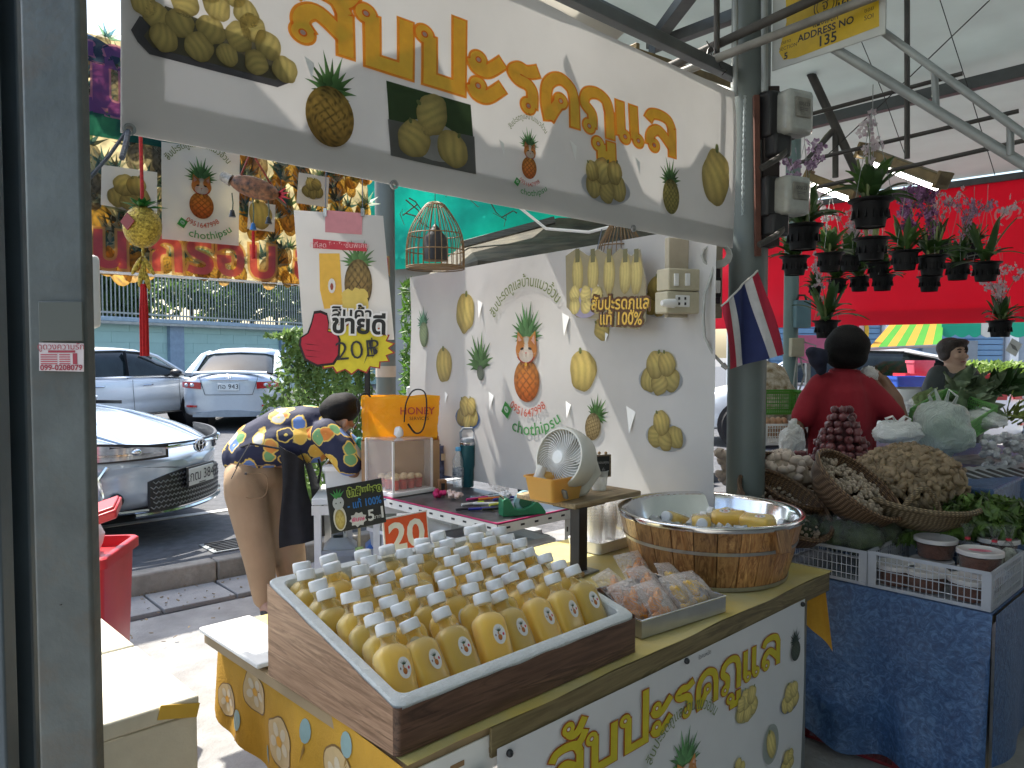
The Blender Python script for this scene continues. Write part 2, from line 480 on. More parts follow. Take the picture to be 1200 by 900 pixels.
def art_cat(P,x,y,s,lay=2,words=True,k=1.0,txt=(.20,.26,.10),sx=1.0):
 P.g+=1
 """round logo: pineapple-bodied cat, arc of lettering above, phone number and chat name beneath; s = body half height"""
 X=lambda d:x+d*s*sx
 n0=len(P.items)
 art_crown(P,x,y+s*1.95,s*1.8,0,lay,17,(.12,.28,.11))
 P.disc(x,y,s*.98*sx,s*1.05,lattice((.85,.40,.08),(.78,.20,.05),(.28,.10,.03),3.6),lay+4,0,14,36)
 o=(.70,.30,.08);w=(.82,.77,.70);L=lay+5
 for sg in(-1,1):
  P.poly([(X(sg*.18),y+s*2.05),(X(sg*.66),y+s*2.42),(X(sg*.76),y+s*1.6)],o,L)
  P.poly([(X(sg*.34),y+s*1.98),(X(sg*.60),y+s*2.22),(X(sg*.64),y+s*1.75)],(.78,.50,.42),L+1)
 P.disc(x,y+s*1.50,s*.80*sx,s*.66,lambda a,b,r:tuple(p*(1-.2*r)for p in(o if abs(a)>.18+.4*max(0,-b)else w)),L+1,0,8,32)
 P.disc(x,y+s*1.25,s*.55*sx,s*.38,lambda a,b,r:sc3(w,1-.1*r),L+2,0,3,20)
 for sg in(-1,1):
  P.disc(X(sg*.30),y+s*1.56,s*.14*sx,s*.06,lambda a,b,r:(.05,.04,.03),L+3,-sg*.25,2,10)
  P.leaf(X(sg*.15),y+s*1.28,PI/2-sg*PI/2+sg*.1,s*.75*sx,s*.012,(.75,.72,.7),L+3)
 P.poly([(X(-.09),y+s*1.38),(X(.09),y+s*1.38),(x,y+s*1.28)],(.65,.25,.22),L+3)
 P.rect(X(-.012),y+s*1.16,X(.012),y+s*1.28,(.25,.12,.1),L+3)
 for i in range(11):
  a=-1.0+i*.2;P.disc(X(math.sin(a)*.72),y+s*(1.42-math.cos(a)*.56),s*.08*sx,s*.045,lambda a,b,r:(.42,.07,.04),L+3,a*.6,1,8)
 P.disc(x,y+s*.80,s*.11*sx,s*.10,lambda a,b,r:(.9,.6,.1),L+4,0,2,10)
 if words:
  f=lambda px,py:(px*sx,py)
  P.text('สับปะรดภูแลบ้านแมวอ้วน',x,y+s*1.7,s*.74*k,txt,L,s*.002,.10,.80,arc=s*3.1,fn=f)
  P.text('0951647998',x,y+s*.35,s*.56*k,(.60,.16,.12),L,.004*s,.05,1.0,arc=-s*1.95,fn=f)
  P.text('chothipsu',x,y+s*1.3,s*.86*k,(.10,.36,.12),L,.004*s,.20,1.08,arc=-s*3.7,fn=f)
  bx,by=X(-1.55),y-s*1.55
  P.rect(bx-s*.30*sx,by-s*.32,bx+s*.30*sx,by+s*.32,(.08,.38,.10),L+1,-.55)
  P.disc(bx,by+s*.03,s*.19*sx,s*.15,lambda a,b,r:(.85,.9,.85),L+2,-.5,2,14)
  P.rect(bx-s*.10,by-s*.01,bx+s*.10,by+s*.035,(.08,.38,.10),L+3,-.5)
def smooth(pts,k=6):
 out=[];n=len(pts)
 for i in range(n-1):
  p0=pts[max(i-1,0)];p1=pts[i];p2=pts[i+1];p3=pts[min(i+2,n-1)]
  for j in range(k):
   t=j/k
   out.append(tuple(.5*((2*b)+(-a+c)*t+(2*a-5*b+4*c-d)*t*t+(-a+3*b-3*c+d)*t**3)for a,b,c,d in zip(p0,p1,p2,p3)))
 out.append(pts[-1]);return out
GL={'ส':(1.02,[('s',[(.10,.80),(.22,.96),(.48,1.0),(.74,.93),(.86,.72)]),('l',[(.86,.74),(.86,0)]),('s',[(.30,.17),(.20,.34),(.27,.52),(.48,.58),(.86,.30)]),('s',[(.80,.92),(.92,1.02),(1.02,1.2)])],[(.22,.17)]),'ล':(1.02,[('s',[(.10,.80),(.22,.96),(.48,1.0),(.74,.93),(.86,.72)]),('l',[(.86,.74),(.86,0)]),('s',[(.12,.17),(.14,.38),(.27,.54),(.48,.56),(.86,.22)])],[(.25,.16)]),'ั':(0,[('s',[(-.48,1.32),(-.36,1.22),(-.2,1.26),(-.02,1.52)])],[(-.48,1.42)]),'บ':(1.0,[('l',[(.27,.88),(.27,.075),(.84,.075),(.84,1.0)])],[(.17,.88)]),'ป':(1.0,[('l',[(.27,.88),(.27,.075),(.84,.075),(.84,1.42)])],[(.17,.88)]),'ะ':(.84,[('s',[(.10,.76),(.20,.60),(.42,.60),(.74,.88)]),('s',[(.10,.24),(.20,.08),(.42,.08),(.74,.36)])],[(.22,.76),(.22,.24)]),'ร':(.82,[('s',[(.74,.98),(.50,.88),(.30,.90),(.14,.78),(.26,.66),(.48,.62),(.60,.48),(.60,.16)])],[(.50,.16)]),'ด':(1.0,[('s',[(.42,.42),(.30,.24),(.19,.04)]),('s',[(.19,.0),(.12,.40),(.18,.80),(.46,1.0),(.76,.88),(.85,.60)]),('l',[(.85,.62),(.85,0)])],[(.48,.50)]),'ภ':(1.0,[('s',[(.34,.16),(.34,.46),(.14,.66),(.22,.90),(.50,1.0),(.76,.90),(.85,.62)]),('l',[(.85,.64),(.85,0)])],[(.24,.14)]),'ู':(0,[('l',[(-.42,-.20),(-.42,-.46),(-.14,-.46),(-.14,-.10)])],[(-.52,-.22)]),'แ':(.94,[('l',[(.17,1.0),(.17,.16)]),('l',[(.58,1.0),(.58,.16)])],[(.28,.15),(.69,.15)]),}
def strip(P,pts,w,col,lay,tf,ext=0):
 pts=[Vector((x,y,0))for x,y in pts];n=len(pts)
 if ext:
  pts[0]=pts[0]+(pts[0]-pts[1]).normalized()*ext;pts[-1]=pts[-1]+(pts[-1]-pts[-2]).normalized()*ext
 L=[];Rr=[]
 for i,p in enumerate(pts):
  d1=(pts[i]-pts[i-1]).normalized()if i else(pts[1]-pts[0]).normalized()
  d2=(pts[i+1]-pts[i]).normalized()if i<n-1 else d1
  t=(d1+d2);t=t.normalized()if t.length>1e-4 else d1
  nn=Vector((-t.y,t.x,0));c=max(.45,nn.dot(Vector((-d1.y,d1.x,0))))
  L.append(tf(*(p+nn*w/2/c)[:2]));Rr.append(tf(*(p-nn*w/2/c)[:2]))
 P.raw(L+Rr,[(i,i+1,n+i+1,n+i)for i in range(n-1)],[col]*(2*n),lay)
def thai(P,word,x0,x1,yb,H,col,out,lay=2,w=.19,ow=.09,yf=None):
 """display lettering between x0 and x1 with baseline yb and consonant height H"""
 adv=sum(GL[c][0]for c in word);k=(x1-x0)/adv
 for pas in(0,1):
  cx=0;sub=0
  for ch in word:
   a,st,lp=GL[ch]
   tf=lambda x,y:(x0+(cx+x)*k,yb+y*H)
   ww=w+(ow if pas==0 else 0);c=out if pas==0 else col
   L0=lay+pas*1.6
   for kind,pts in st:
    sub+=1
    strip(P,smooth(pts)if kind=='s' else pts,ww,c,L0+(sub%4)*.25,tf,ow/2 if pas==0 else 0)
   for lx,ly in lp:
    n=22;r1=.165+(ow/2 if pas==0 else 0);r0=.045-(0 if pas==0 else-.02)
    V1=[tf(lx+math.cos(2*PI*i/n)*r1,ly+math.sin(2*PI*i/n)*r1)for i in range(n)]+[tf(lx+math.cos(2*PI*i/n)*r0,ly+math.sin(2*PI*i/n)*r0)for i in range(n)]
    P.raw(V1,[(i,(i+1)%n,n+(i+1)%n,n+i)for i in range(n)],[c]*(2*n),L0+1.1)
    if pas:P.raw([tf(lx+math.cos(2*PI*i/n)*.065,ly+math.sin(2*PI*i/n)*.065)for i in range(n)],[tuple(range(n))],[out]*n,L0+1.3);P.raw([tf(lx+math.cos(2*PI*i/n)*.04,ly+math.sin(2*PI*i/n)*.04)for i in range(n)],[tuple(range(n))],[(.7,.7,.7)]*n,L0+1.5)
   cx+=a
# MATERIALS
M_STEEL=mat('weathered_grey_paint',(.085,.10,.10),.5,.0,.28,9,.2,60,dirt=.9)
M_STEEL2=mat('dark_blue_grey_paint',(.06,.085,.105),.5,0,.2,3,.1,40,dirt=.3)
M_GALV=mat('galvanised_pipe',(.30,.32,.32),.5,.45,.2,6,.06,60,dirt=.25)
M_DARKST=mat('rusty_dark_steel',(.07,.065,.06),.65,.2,.3,8,.2,50,dirt=.3)
M_PIPE=mat('grey_green_column_paint',(.13,.155,.15),.5,.1,.14,2.5,.1,30,dirt=.45)
M_WHITE=mat('white_plastic',(.78,.78,.77),.35,0,.05,6)
M_BLACK=mat('black_plastic',(.018,.018,.02),.45,0,.2,10)
M_CLOTHB=mat('black_cloth',(.012,.012,.014),.9,0,.25,30,.2,200)
M_TARPW=tarp('white_banner_vinyl',(.68,.67,.66),.48,.32,wr=3,bump=.25)
M_PRINT=tarp('vinyl_print_ink',None,.62,.34,attr=True,bump=0)
M_TARPO=tarp('white_banner_opaque',(.70,.70,.72),.12,.36,wr=3,bump=.25)
M_PRINTO=tarp('card_print_ink',None,.08,.4,attr=True,bump=0)
M_PRINTS=tarp('backlit_print_ink',None,.85,.4,attr=True,bump=0)
M_LEAF=mat('leaf_green',(.06,.13,.03),.45,0,.35,6,rand=.25,transl=.3)
M_LEAFD=mat('dark_leaf_green',(.035,.085,.022),.5,0,.35,6,rand=.25,transl=.25)
M_ROPE=mat('grey_rope',(.12,.14,.18),.9,0,.3,80)
# SETTING: ground, pavement, kerb, road
def structure(o):o['kind']='structure';return o
M_CONC=mat('rough_concrete',(.27,.265,.255),.85,0,.22,5,.5,60,dirt=.35)
M_ASPH=mat('asphalt',(.085,.088,.095),.85,0,.3,14,.5,160)
g=MB().box((0,30,-.06),(300,300,.1));structure(g.build('ground',mat('far_ground',(.16,.155,.15),.9,0,.2,.5,.3,20),smooth=False))
KA=on(160,702,0);KD=Vector((.75,.66,0)).normalized();KN=Vector((-KD.y,KD.x,0))
def K(s,n,z=0):return KA+KD*s+KN*n+Z*z
m=MB();nx,ny=60,60
def flo(i,j):
 p=K(-7+i*22,-.41-j*9);q=p.copy();q.z=.004*noise.noise(p*3)+.003*noise.noise(p*9);return q
m.grid(flo,nx,ny);structure(m.build('pavement',M_CONC,recalc=True))
m=MB();m.prism([tuple(K(-40,.12)[:2]),tuple(K(60,.12)[:2]),tuple(K(60,60)[:2]),tuple(K(-40,60)[:2])],-.02,.10)
structure(m.build('road',M_ASPH,smooth=False))
kt=structure(bpy.data.objects.new('kerb',None));COL.objects.link(kt);kt.location=KA
M_KERB=mat('worn_kerb_concrete',(.27,.25,.22),.9,0,.25,9,.6,40,dirt=.5,rand=.12)
for i in range(14):
 s0=-2.6+i*.62
 m=MB();m.box((0,0,0),(.612,.12,.155));o=m.build('kerb_stone',M_KERB,kt,bevel=.012)
 o.location=K(s0+.3,.06,.068)-KA;o.rotation_euler=(0,0,math.atan2(KD.y,KD.x)+rnd.uniform(-.004,.004))
st=structure(bpy.data.objects.new('slab_paving',None));COL.objects.link(st);st.location=KA
MB().box((0,0,0),(22,.47,.03)).build('paving_bed',mat('gutter_grit',(.10,.10,.105),.95,0,.4,20,.6,90),st,loc=K(4,-.19,-.019)-KA).rotation_euler=(0,0,math.atan2(KD.y,KD.x))
M_SLAB=mat('paving_slab_concrete',(.30,.30,.30),.85,0,.14,7,.35,90,dirt=.3,rand=.1)
for i in range(12):
 s0=-1.9+i*.43
 o=MB().box((0,0,0),(.415,.36,.03)).build('paving_slab',M_SLAB,st,bevel=.005)
 o.location=K(s0,-.20,.008+rnd.uniform(-.003,.004))-KA;o.rotation_euler=(rnd.uniform(-.012,.012),rnd.uniform(-.01,.01),math.atan2(KD.y,KD.x)+rnd.uniform(-.01,.01))
MB().box(tuple(K(2.5,1.75,.104)),(5,.09,.006),(0,0,math.atan2(KD.y,KD.x))).build('road_line',mat('road_paint',(.6,.6,.58),.7,0,.15,9,dirt=.4))['kind']='structure'
m=MB()
for i in range(150):
 p=K(rnd.uniform(-.6,1.6),-rnd.random()**2*.9-.01,.03)
 m.box(tuple(p),(rnd.uniform(.005,.02),rnd.uniform(.004,.012),.003),(rnd.uniform(-.4,.4),rnd.uniform(-.4,.4),rnd.uniform(0,3)))
o=m.build('leaf_litter',mat('dry_litter',(.25,.19,.12),.9,0,.6,60),smooth=False);tag(o,'dry leaf litter and grit scattered along the foot of the kerb','litter',kind='stuff')
gr=thing('drain_grate','grey metal drain grate set in the road by the kerb','drain grate',tuple(on(279,638,.1)),math.atan2(KD.y,KD.x))
MB().box((0,0,.006),(.46,.30,.008)).build('grate_frame',M_GALV,gr,bevel=.002)
for i in range(6):MB().box((0,-.115+i*.046,.014),(.40,.012,.008)).build('grate_bar',M_BLACK,gr)
# left backdrop: boundary wall, railing, shrubs
W1=on(110,371,2.4);W2=on(350,383,2.4);W1.z=W2.z=0
WD=(W2-W1).normalized();WN=Vector((-WD.y,WD.x,0))
def W(s,n,z):return W1+WD*s+WN*n+Z*z
wlen=(W2-W1).length;wang=math.atan2(WD.y,WD.x)
bw=thing('boundary_wall','long pale teal block wall with grey pilasters across the road','wall',tuple(W1),wang)
MB().box((wlen*.5,.1,1.15),(wlen*3,.16,2.3)).build('wall_core',mat('wall_joint',(.22,.34,.34),.9),bw,smooth=False)
M_BLK=mat('teal_wall_paint',(.34,.52,.50),.8,0,.06,2,.1,30,rand=.03)
blk=MB().box((0,0,0),(1.17,.04,.285)).mesh('wall_block',M_BLK,False)
for r_ in range(8):
 for c_ in range(27):
  inst('wall_block',blk,bw,(-wlen*.55+c_*1.18+(r_%2)*.59,.0,.15+r_*.29))
sp=(at(332,400,1)-EYE)
for k in range(-3,6):
 def s_at(px):
  r=ray(px,412);t=((W1-EYE).x*WN.x+(W1-EYE).y*WN.y)/(r.x*WN.x+r.y*WN.y);q=EYE+r*t;return(q-W1).dot(WD)
 s0=s_at(204);s1=s_at(332)
 MB().box((s0+(s1-s0)*k,-.06,1.17),(.55,.14,2.34)).build('pilaster',mat('grey_blue_pilaster',(.22,.30,.40),.8),bw,bevel=.01)
MB().box((wlen*.5,0,2.36),(wlen*3,.42,.12)).build('coping',mat('coping_paint',(.30,.38,.45),.7),bw,bevel=.01)
MB().box((wlen*.5,-.28,2.26),(wlen*3,.08,.07)).build('gutter_pipe',M_GALV,bw)
rl=thing('railing','grey vertical bar railing on top of the teal boundary wall','railing',tuple(W(0,.05,2.42)),wang)
for z in(.12,1.9):MB().box((wlen*.5,0,z),(wlen*3,.05,.05)).build('rail',M_GALV,rl)
bar=MB().cyl((0,0,0),(0,0,2.0),.022,n=6).mesh('bar',M_GALV)
for i in range(150):inst('bar',bar,rl,(-wlen*.35+i*.135,0,0))
def leafmass(name,mat_,fn,n,size,label=None,cat=None,kind=None,parent=None,flat=.5,seed=0):
 """many small leaf quads scattered by fn() -> (point, outward)"""
 rr=random.Random(seed);m=MB()
 for i in range(n):
  p,nr=fn(rr);s=size*rr.uniform(.6,1.4)
  d=Vector((rr.gauss(0,1),rr.gauss(0,1),rr.gauss(0,.6)))+Vector(nr)*1.2;d.normalize()
  a=d.cross(Vector((rr.gauss(0,1),rr.gauss(0,1),rr.gauss(0,1)))).normalized();b=d.cross(a)
  t=a*s;w=b*s*flat
  m.add([p-t,p+w*.9-d*s*.1,p+t,p-w*.9-d*s*.1],[(0,1,2,3)])
 o=m.build(name,mat_,parent,smooth=False,w=bool(parent))
 if label:tag(o,label,cat,kind=kind)
 return o
M_FOL=mat('foliage',(.06,.14,.035),.55,0,.55,1.2,transl=.45,col2=(.16,.28,.06))
cl=[(rnd.uniform(-8,wlen*1.5+4),rnd.uniform(0,2.6),rnd.uniform(.25,.8))for _ in range(90)]
def vine(rr):
 s,z,r=cl[rr.randrange(len(cl))]
 d=Vector((rr.gauss(0,1),rr.gauss(0,1),rr.gauss(0,1))).normalized()
 return W(s+d.x*r,.75+d.y*.6,2.4+max(0,z+d.z*r*.8)),(0,-.5,.6)
cr=thing('climbing_shrub_row','dense green creepers growing through the railing above the teal wall','creeper',tuple(W(0,.6,0)),0)
leafmass('foliage',M_FOL,vine,22000,.13,parent=cr,seed=3)
m=MB()
for i in range(14):
 s=-4+i*2.1;m.tube([W(s,.7,0),W(s+.1,.75,1.5),W(s-.2,.8,3.2),W(s+.3,.8,4.6)],[.07,.06,.04,.015],6)
m.build('stem',mat('bark',(.10,.075,.05),.9,0,.3,12,.4),cr,w=True)
def tree(loc,h,r,label,seed,mt=M_FOL,n=6500,size=.16,trunk=.16,squash=.8,group=None):
 rr=random.Random(seed)
 t=thing('street_tree',label,'tree',loc,0,group)
 m=MB();top=Vector((rr.uniform(-.3,.3),rr.uniform(-.3,.3),h*.55))
 m.tube([(0,0,0),(.05,.02,h*.25),top],[trunk,trunk*.8,trunk*.55],8)
 cs=[]
 for i in range(16):
  a=rr.uniform(0,2*PI);el=rr.uniform(-.1,1.2);d=Vector((math.cos(a)*math.cos(el),math.sin(a)*math.cos(el),math.sin(el)*squash))
  e=top+d*r*rr.uniform(.55,1.0);cs.append((e,r*rr.uniform(.28,.5)))
  m.tube([top-Z*rr.uniform(0,h*.15),(top+e)/2+Vector((0,0,rr.uniform(-.1,.2))),e],[trunk*.4,trunk*.22,.015],5)
 m.build('trunk',mat('bark',(.10,.075,.05),.9,0,.3,12,.4),t)
 L=Vector(loc)
 def f(q):
  c,cr_=cs[q.randrange(len(cs))];d=Vector((q.gauss(0,1),q.gauss(0,1),q.gauss(0,.8))).normalized()
  return L+c+d*cr_*q.random()**.4,d
 leafmass('crown',mt,f,n,size,parent=t,seed=seed)
 return t
tree(tuple(W(2,8.0,0)),8.5,3.2,'tall leafy tree behind the teal wall, nearest the left end',5)
tree(tuple(W(10,8.5,0)),8.0,3.4,'broad leafy tree behind the teal wall, right of the hanging price card',6)
tree(tuple(W(18,9.5,0)),9.5,3.8,'farthest tall tree rising behind the teal boundary wall',7)
# CARS
M_PAINT_S=mat('silver_blue_car_paint',(.55,.60,.66),.28,.4,.02,30,coat=1)
M_PAINT_W=mat('pearl_white_car_paint',(.78,.80,.82),.3,.05,.02,30,coat=1)
M_GLASS=mat('tinted_car_glass',(.012,.018,.02),.08,.0,.5,3,spec=.35)
M_TYRE=mat('tyre_rubber',(.015,.015,.016),.8,0,.2,20,.2)
M_RIM=mat('alloy_rim',(.35,.36,.38),.3,.8,.05,10)
M_CHROME=mat('chrome',(.75,.76,.78),.12,1,.02,10)
M_REDL=mat('red_lamp_lens',(.45,.02,.02),.12,0,.2,30,coat=1)
M_CLEARL=mat('clear_lamp_lens',(.55,.58,.62),.08,.35,.25,18,coat=1)
def sedan(label,paint,centre,heading,L=4.6,Wd=.88,H=1.46,kind='far',group=None):
 t=thing('parked_car',label,'car',(centre[0],centre[1],.10),math.atan2(heading[1],heading[0]),group)
 xf,xr=L/2,-L/2
 nf,nr=.85,.55
 def wid(x):
  if x>xf-nf:q=(x-(xf-nf))/nf;return Wd*max(.0001,1-min(1,q)**2.3)**(1/2.3)
  if x<xr+nr:q=((xr+nr)-x)/nr;return Wd*max(.0001,1-min(1,q)**2.8)**(1/2.8)
  return Wd
 def top(x):
  K_=[(-2.3,.93),(-2.2,1.02),(-1.6,1.06),(-1.0,1.02),(.6,1.00),(1.2,.96),(1.7,.86),(2.05,.76),(2.25,.68),(2.3,.62)]
  for(a,b),(c,d)in zip(K_,K_[1:]):
   if x<=c:k=max(0,min(1,(x-a)/(c-a)));k=k*k*(3-2*k)*.5+k*.5;return b+(d-b)*k-(.05*min(1,max(0,x-.7))if kind=='near' else 0)
  return .62
 def low(x):return .22+.06*max(0,(abs(x)-1.9)/.4)
 def ring(x):
  w=wid(x);zt=top(x);zb=low(x);zs=min(.90,zt-.03)
  return[(w*.86,zb),(w*.965,zb+.05),(w*.985,zb+.22),(w*.965,zb+.27),(w*1.0,zb+.34),(w*.995,(zb+zs)/2+.12),(w*.975,zs-.05),(w*.93,zs+.0),(w*.80,zs+(zt-zs)*.45),(w*.45,zt-.005),(0,zt+.012)]
 xs=[xr+.006,xr+.02,xr+.06,xr+.14,xr+.28,xr+.5,-1.4,-.9,-.3,.3,.9,1.3,xf-.8,xf-.6,xf-.42,xf-.28,xf-.17,xf-.09,xf-.04,xf-.014,xf-.005]
 m=MB();vs=[];n=21
 for x in xs:
  rg=ring(x);full=[(y,z)for y,z in rg]+[(-y,z)for y,z in reversed(rg[:-1])]
  vs+=[(x,y,z)for y,z in full]
 fs=[]
 for i in range(len(xs)-1):
  for k in range(n-1):fs.append((i*n+k,(i+1)*n+k,(i+1)*n+k+1,i*n+k+1))
  fs.append((i*n+n-1,(i+1)*n+n-1,(i+1)*n,i*n))
 fs+=[tuple(range(n-1,-1,-1)),tuple(range((len(xs)-1)*n,len(xs)*n))]
 m.add(vs,fs);body=m.build('body',paint,t,recalc=True,ang=50)
 ss=body.modifiers.new('s','SUBSURF');ss.levels=1;ss.render_levels=1
 def front(y,z,o=0):
  q=min(.9999,abs(y)/Wd);return Vector((xf-nf+nf*(1-q**2.3)**(1/2.3)+o,y*(1+o*.3),z))
 def rear(y,z,o=0):
  q=min(.9999,abs(y)/Wd);return Vector((xr+nr-nr*(1-q**2.8)**(1/2.8)-o,y*(1+o*.3),z))
 def patch(name,mt,fn,y0,y1,zf,o=.006,n=16,p=t,th=.02):
  mm=MB()
  mm.sheet(lambda u,v:(fn(y0+(y1-y0)*u,zf(u)[0]+(zf(u)[1]-zf(u)[0])*v,o),fn(y0,0,1)-fn(y0,0,0)),n,3,th)
  return mm.build(name,mt,p,recalc=True)
 G=[(-1.72,1.03,.74,.74),(-1.15,1.36,.70,.60),(-.75,1.445,.70,.56),(-.1,H,.70,.56),(.35,1.43,.70,.56),(.62,1.33,.72,.58),(1.18,.99,.78,.74)]
 gs=-.30 if kind=='near' else 0
 G=[(a+gs,b,c,d)for a,b,c,d in G]
 def gring(g,e=0):
  x,zt,wb,wt=g;zb=0.93
  return[(x,wb+.06+e,zb),(x,(wb+wt)/2+.06+e,(zb+zt)/2),(x,wt+.02+e,zt-.05+e),(x,wt*.75,zt-.008+e),(x,0,zt+.012+e)]
 def gl(gs,e,keep=5,start=0):
  mm=MB();vs=[];n=None
  for g in gs:
   r_=gring(g,e)[start:];full=r_+[(a,-b,c)for a,b,c in reversed(r_[:-1])];n=len(full);vs+=full
  fs=[(i*n+k,(i+1)*n+k,(i+1)*n+k+1,i*n+k+1)for i in range(len(gs)-1)for k in range(n-1)]
  return mm.add(vs,fs)
 gl(G,0).build('window_glass',M_GLASS,t,recalc=True,ang=60)
 def thick(o,d=.012):
  s_=o.modifiers.new('t','SOLIDIFY');s_.thickness=d;s_.offset=0;return o
 thick(gl(G[1:6],.012,start=2).build('roof',paint,t,recalc=True,ang=60))
 for sg in(-1,1):
  m=MB();m.tube([(1.18+gs,sg*.82,.97),(.62+gs,sg*.69,1.31),(.35+gs,sg*.63,1.40)],[.035,.035,.03],6);m.build('pillar',paint,t)
  m=MB();m.tube([(-1.75+gs,sg*.79,.99),(-1.15+gs,sg*.68,1.33),(-.75+gs,sg*.63,1.405)],[.10,.06,.035],6,flat=.5);m.build('pillar',paint,t)
  MB().bar((-.12+gs,sg*.80,.93),(-.05+gs,sg*.635,1.41),.07,.012,(1,0,0)).build('pillar',M_BLACK,t)
  MB().bar((1.1,sg*.865,.945),(-1.5,sg*.865,.955),.012,.03).build('window_trim',M_CHROME if kind!='near' else M_BLACK,t)
  m=MB();m.ball((.78+gs,sg*.99,1.0),(.09,.12,.075),12,8);m.bar((.80+gs,sg*.82,.95),(.79+gs,sg*.93,.97),.04,.03);m.build('wing_mirror',M_BLACK if kind!='near' else paint,t)
  for xh in(.25,-.78):MB().tube([(xh+.09,sg*.885,.80),(xh+.03,sg*.915,.803),(xh-.08,sg*.915,.803),(xh-.12,sg*.885,.80)],.012,6).build('door_handle',M_CHROME,t)
  m=MB()
  for xd in(1.0,-.07,-1.05):m.bar((xd,sg*.884,.30),(xd-.03,sg*.876,.90),.004,.006,(0,1,0))
  m.build('door_seam',M_BLACK,t)
  MB().tube([(1.5,sg*.872,.27),(-1.2,sg*.872,.26)],.02,6).build('side_sill',M_BLACK,t)
  for xw in(1.38,-1.28):
   m=MB();m.cyl((xw,sg*.5,.315),(xw,sg*.887,.33),.365,n=28);m.build('wheel_arch',M_BLACK,t)
   wh=MB().lathe([(.20,-.09),(.29,-.10),(.315,-.075),(.318,.075),(.29,.10),(.20,.09)],28,Matrix.Translation((xw,sg*.815,.318))@Matrix.Rotation(PI/2,4,'X')).build('wheel',M_TYRE,t)
   rim=MB()
   rim.cyl((xw,sg*.80,.318),(xw,sg*.84,.318),.20,n=24)
   rim.build('rim_backing',M_BLACK,wh)
   rim=MB()
   for k in range(10):
    a=2*PI*k/10;rim.bar((xw,sg*.90,.318),(xw+math.cos(a)*.195,sg*.91,.318+math.sin(a)*.195),.03,.02,(0,1,0))
   rim.lathe([(.185,-.01),(.205,-.01),(.205,.01),(.185,.01)],24,Matrix.Translation((xw,sg*.908,.318))@Matrix.Rotation(PI/2,4,'X'));rim.cyl((xw,sg*.88,.318),(xw,sg*.915,.318),.04,n=12)
   rim.build('rim',M_RIM,wh)
 plate_m=mat('plate_white',(.72,.73,.72),.5,0,.04,10)
 if kind=='near':
  for sg in(-1,1):
   hl=patch('headlight',M_CLEARL,front,sg*.36,sg*.80,lambda u:(.645-.01*u,.70+.055*u),.012,18)
   patch('lamp_housing',M_BLACK,front,sg*.33,sg*.82,lambda u:(.625,.715+.06*u),.006,18)
   patch('lamp_strip',M_CHROME,front,sg*.40,sg*.74,lambda u:(.665+.005*u,.675+.01*u),.022,14,hl)
   m=MB();m.ball(tuple(front(sg*.56,.69,.01)),(.035,.045,.028),12,8);m.build('lamp_lens',M_CHROME,hl)
   pts=[front(sg*.70,.60,.01),front(sg*.735,.52,.015),front(sg*.72,.36,.015),front(sg*.66,.27,.02),front(sg*.50,.265,.02)]
   MB().tube(pts,.014,6).build('fog_lamp_trim',M_CHROME,t)
   m=MB();m.ball(tuple(front(sg*.66,.36,0)),(.05,.05,.05),14,10);m.build('fog_lamp',M_GLASS,t)
   m=MB();m.tube([(1.0,sg*.60,.945),(1.4,sg*.56,.885),(1.8,sg*.50,.79),(2.1,sg*.42,.69)],[.006,.012,.012,.006],6);m.build('hood_crease',paint,t)
  m=MB();m.tube([front(y/10*.86,.735-.02*(1-abs(y)/10),.006)for y in range(-8,9)],.009,6);m.build('hood_gap',M_BLACK,t)
  m=MB();m.tube([front(y/10*.36/.8,.70,.014)for y in range(-8,9)],.013,6);m.build('chrome_strip',M_CHROME,t)
  patch('grille_recess',M_BLACK,front,-.48,.48,lambda u:(.245,.36+.17*math.sin(PI*(.12+.76*u))**.5),.008,24)
  gm=MB()
  for r_ in range(9):
   for c_ in range(26):
    y=-.46+c_*.037+(r_%2)*.018;z=.265+r_*.036
    if abs(y)>.465 or z>.34+.17*math.sin(PI*(.12+.76*(y+.48)/.96))**.5:continue
    p=front(y,z,.014);q=front(y+.02,z+.018,.014);q2=front(y-.02,z+.018,.014)
    gm.bar(p,q,.005,.006,(1,0,0));gm.bar(p,q2,.005,.006,(1,0,0))
  tag(gm.build('grille_mesh',M_RIM,t,smooth=False),kind='stuff')
  m=MB();m.tube([front(-.58+1.16*i/20,.235-.01*math.sin(PI*i/20),.02)for i in range(21)],.016,6);m.build('lower_trim',M_CHROME,t)
  m=MB();m.lathe([(.0,-.006),(.075,-.006),(.078,.006),(.0,.012)],24,Matrix.Translation(front(0,.675,.02))@Matrix.Rotation(PI/2,4,'Y')@Matrix.Diagonal((.62,1,1,1)));m.build('badge_backing',M_BLACK,t)
  m=MB()
  for rx,rz in((.075,.05),(.028,.046)):m.tube([front(math.cos(a*PI/12)*rx,.675+math.sin(a*PI/12)*rz,.034)for a in range(25)],.005,6,False)
  m.tube([front(math.cos(a*PI/12)*.05,.697+math.sin(a*PI/12)*.02,.034)for a in range(25)],.004,6,False)
  m.build('badge',M_CHROME,t)
  m=MB();m.box((xf+.035,0,.45),(.012,.36,.13));pl=m.build('number_plate',plate_m,t,bevel=.004)
  m=MB();m.box((xf+.028,0,.45),(.014,.39,.16));m.build('plate_frame',M_BLACK,t,bevel=.004)
  P=Print();P.text('2กฒ 3847',0,0,.11,(.03,.03,.04));P.rect(-.05,-.06,.05,-.052,(.1,.1,.1))
  P.build('plate_lettering',M_PRINTO,lambda x,y:((xf+.0415,x,.45+y),(1,0,0)),pl,0)
  return t
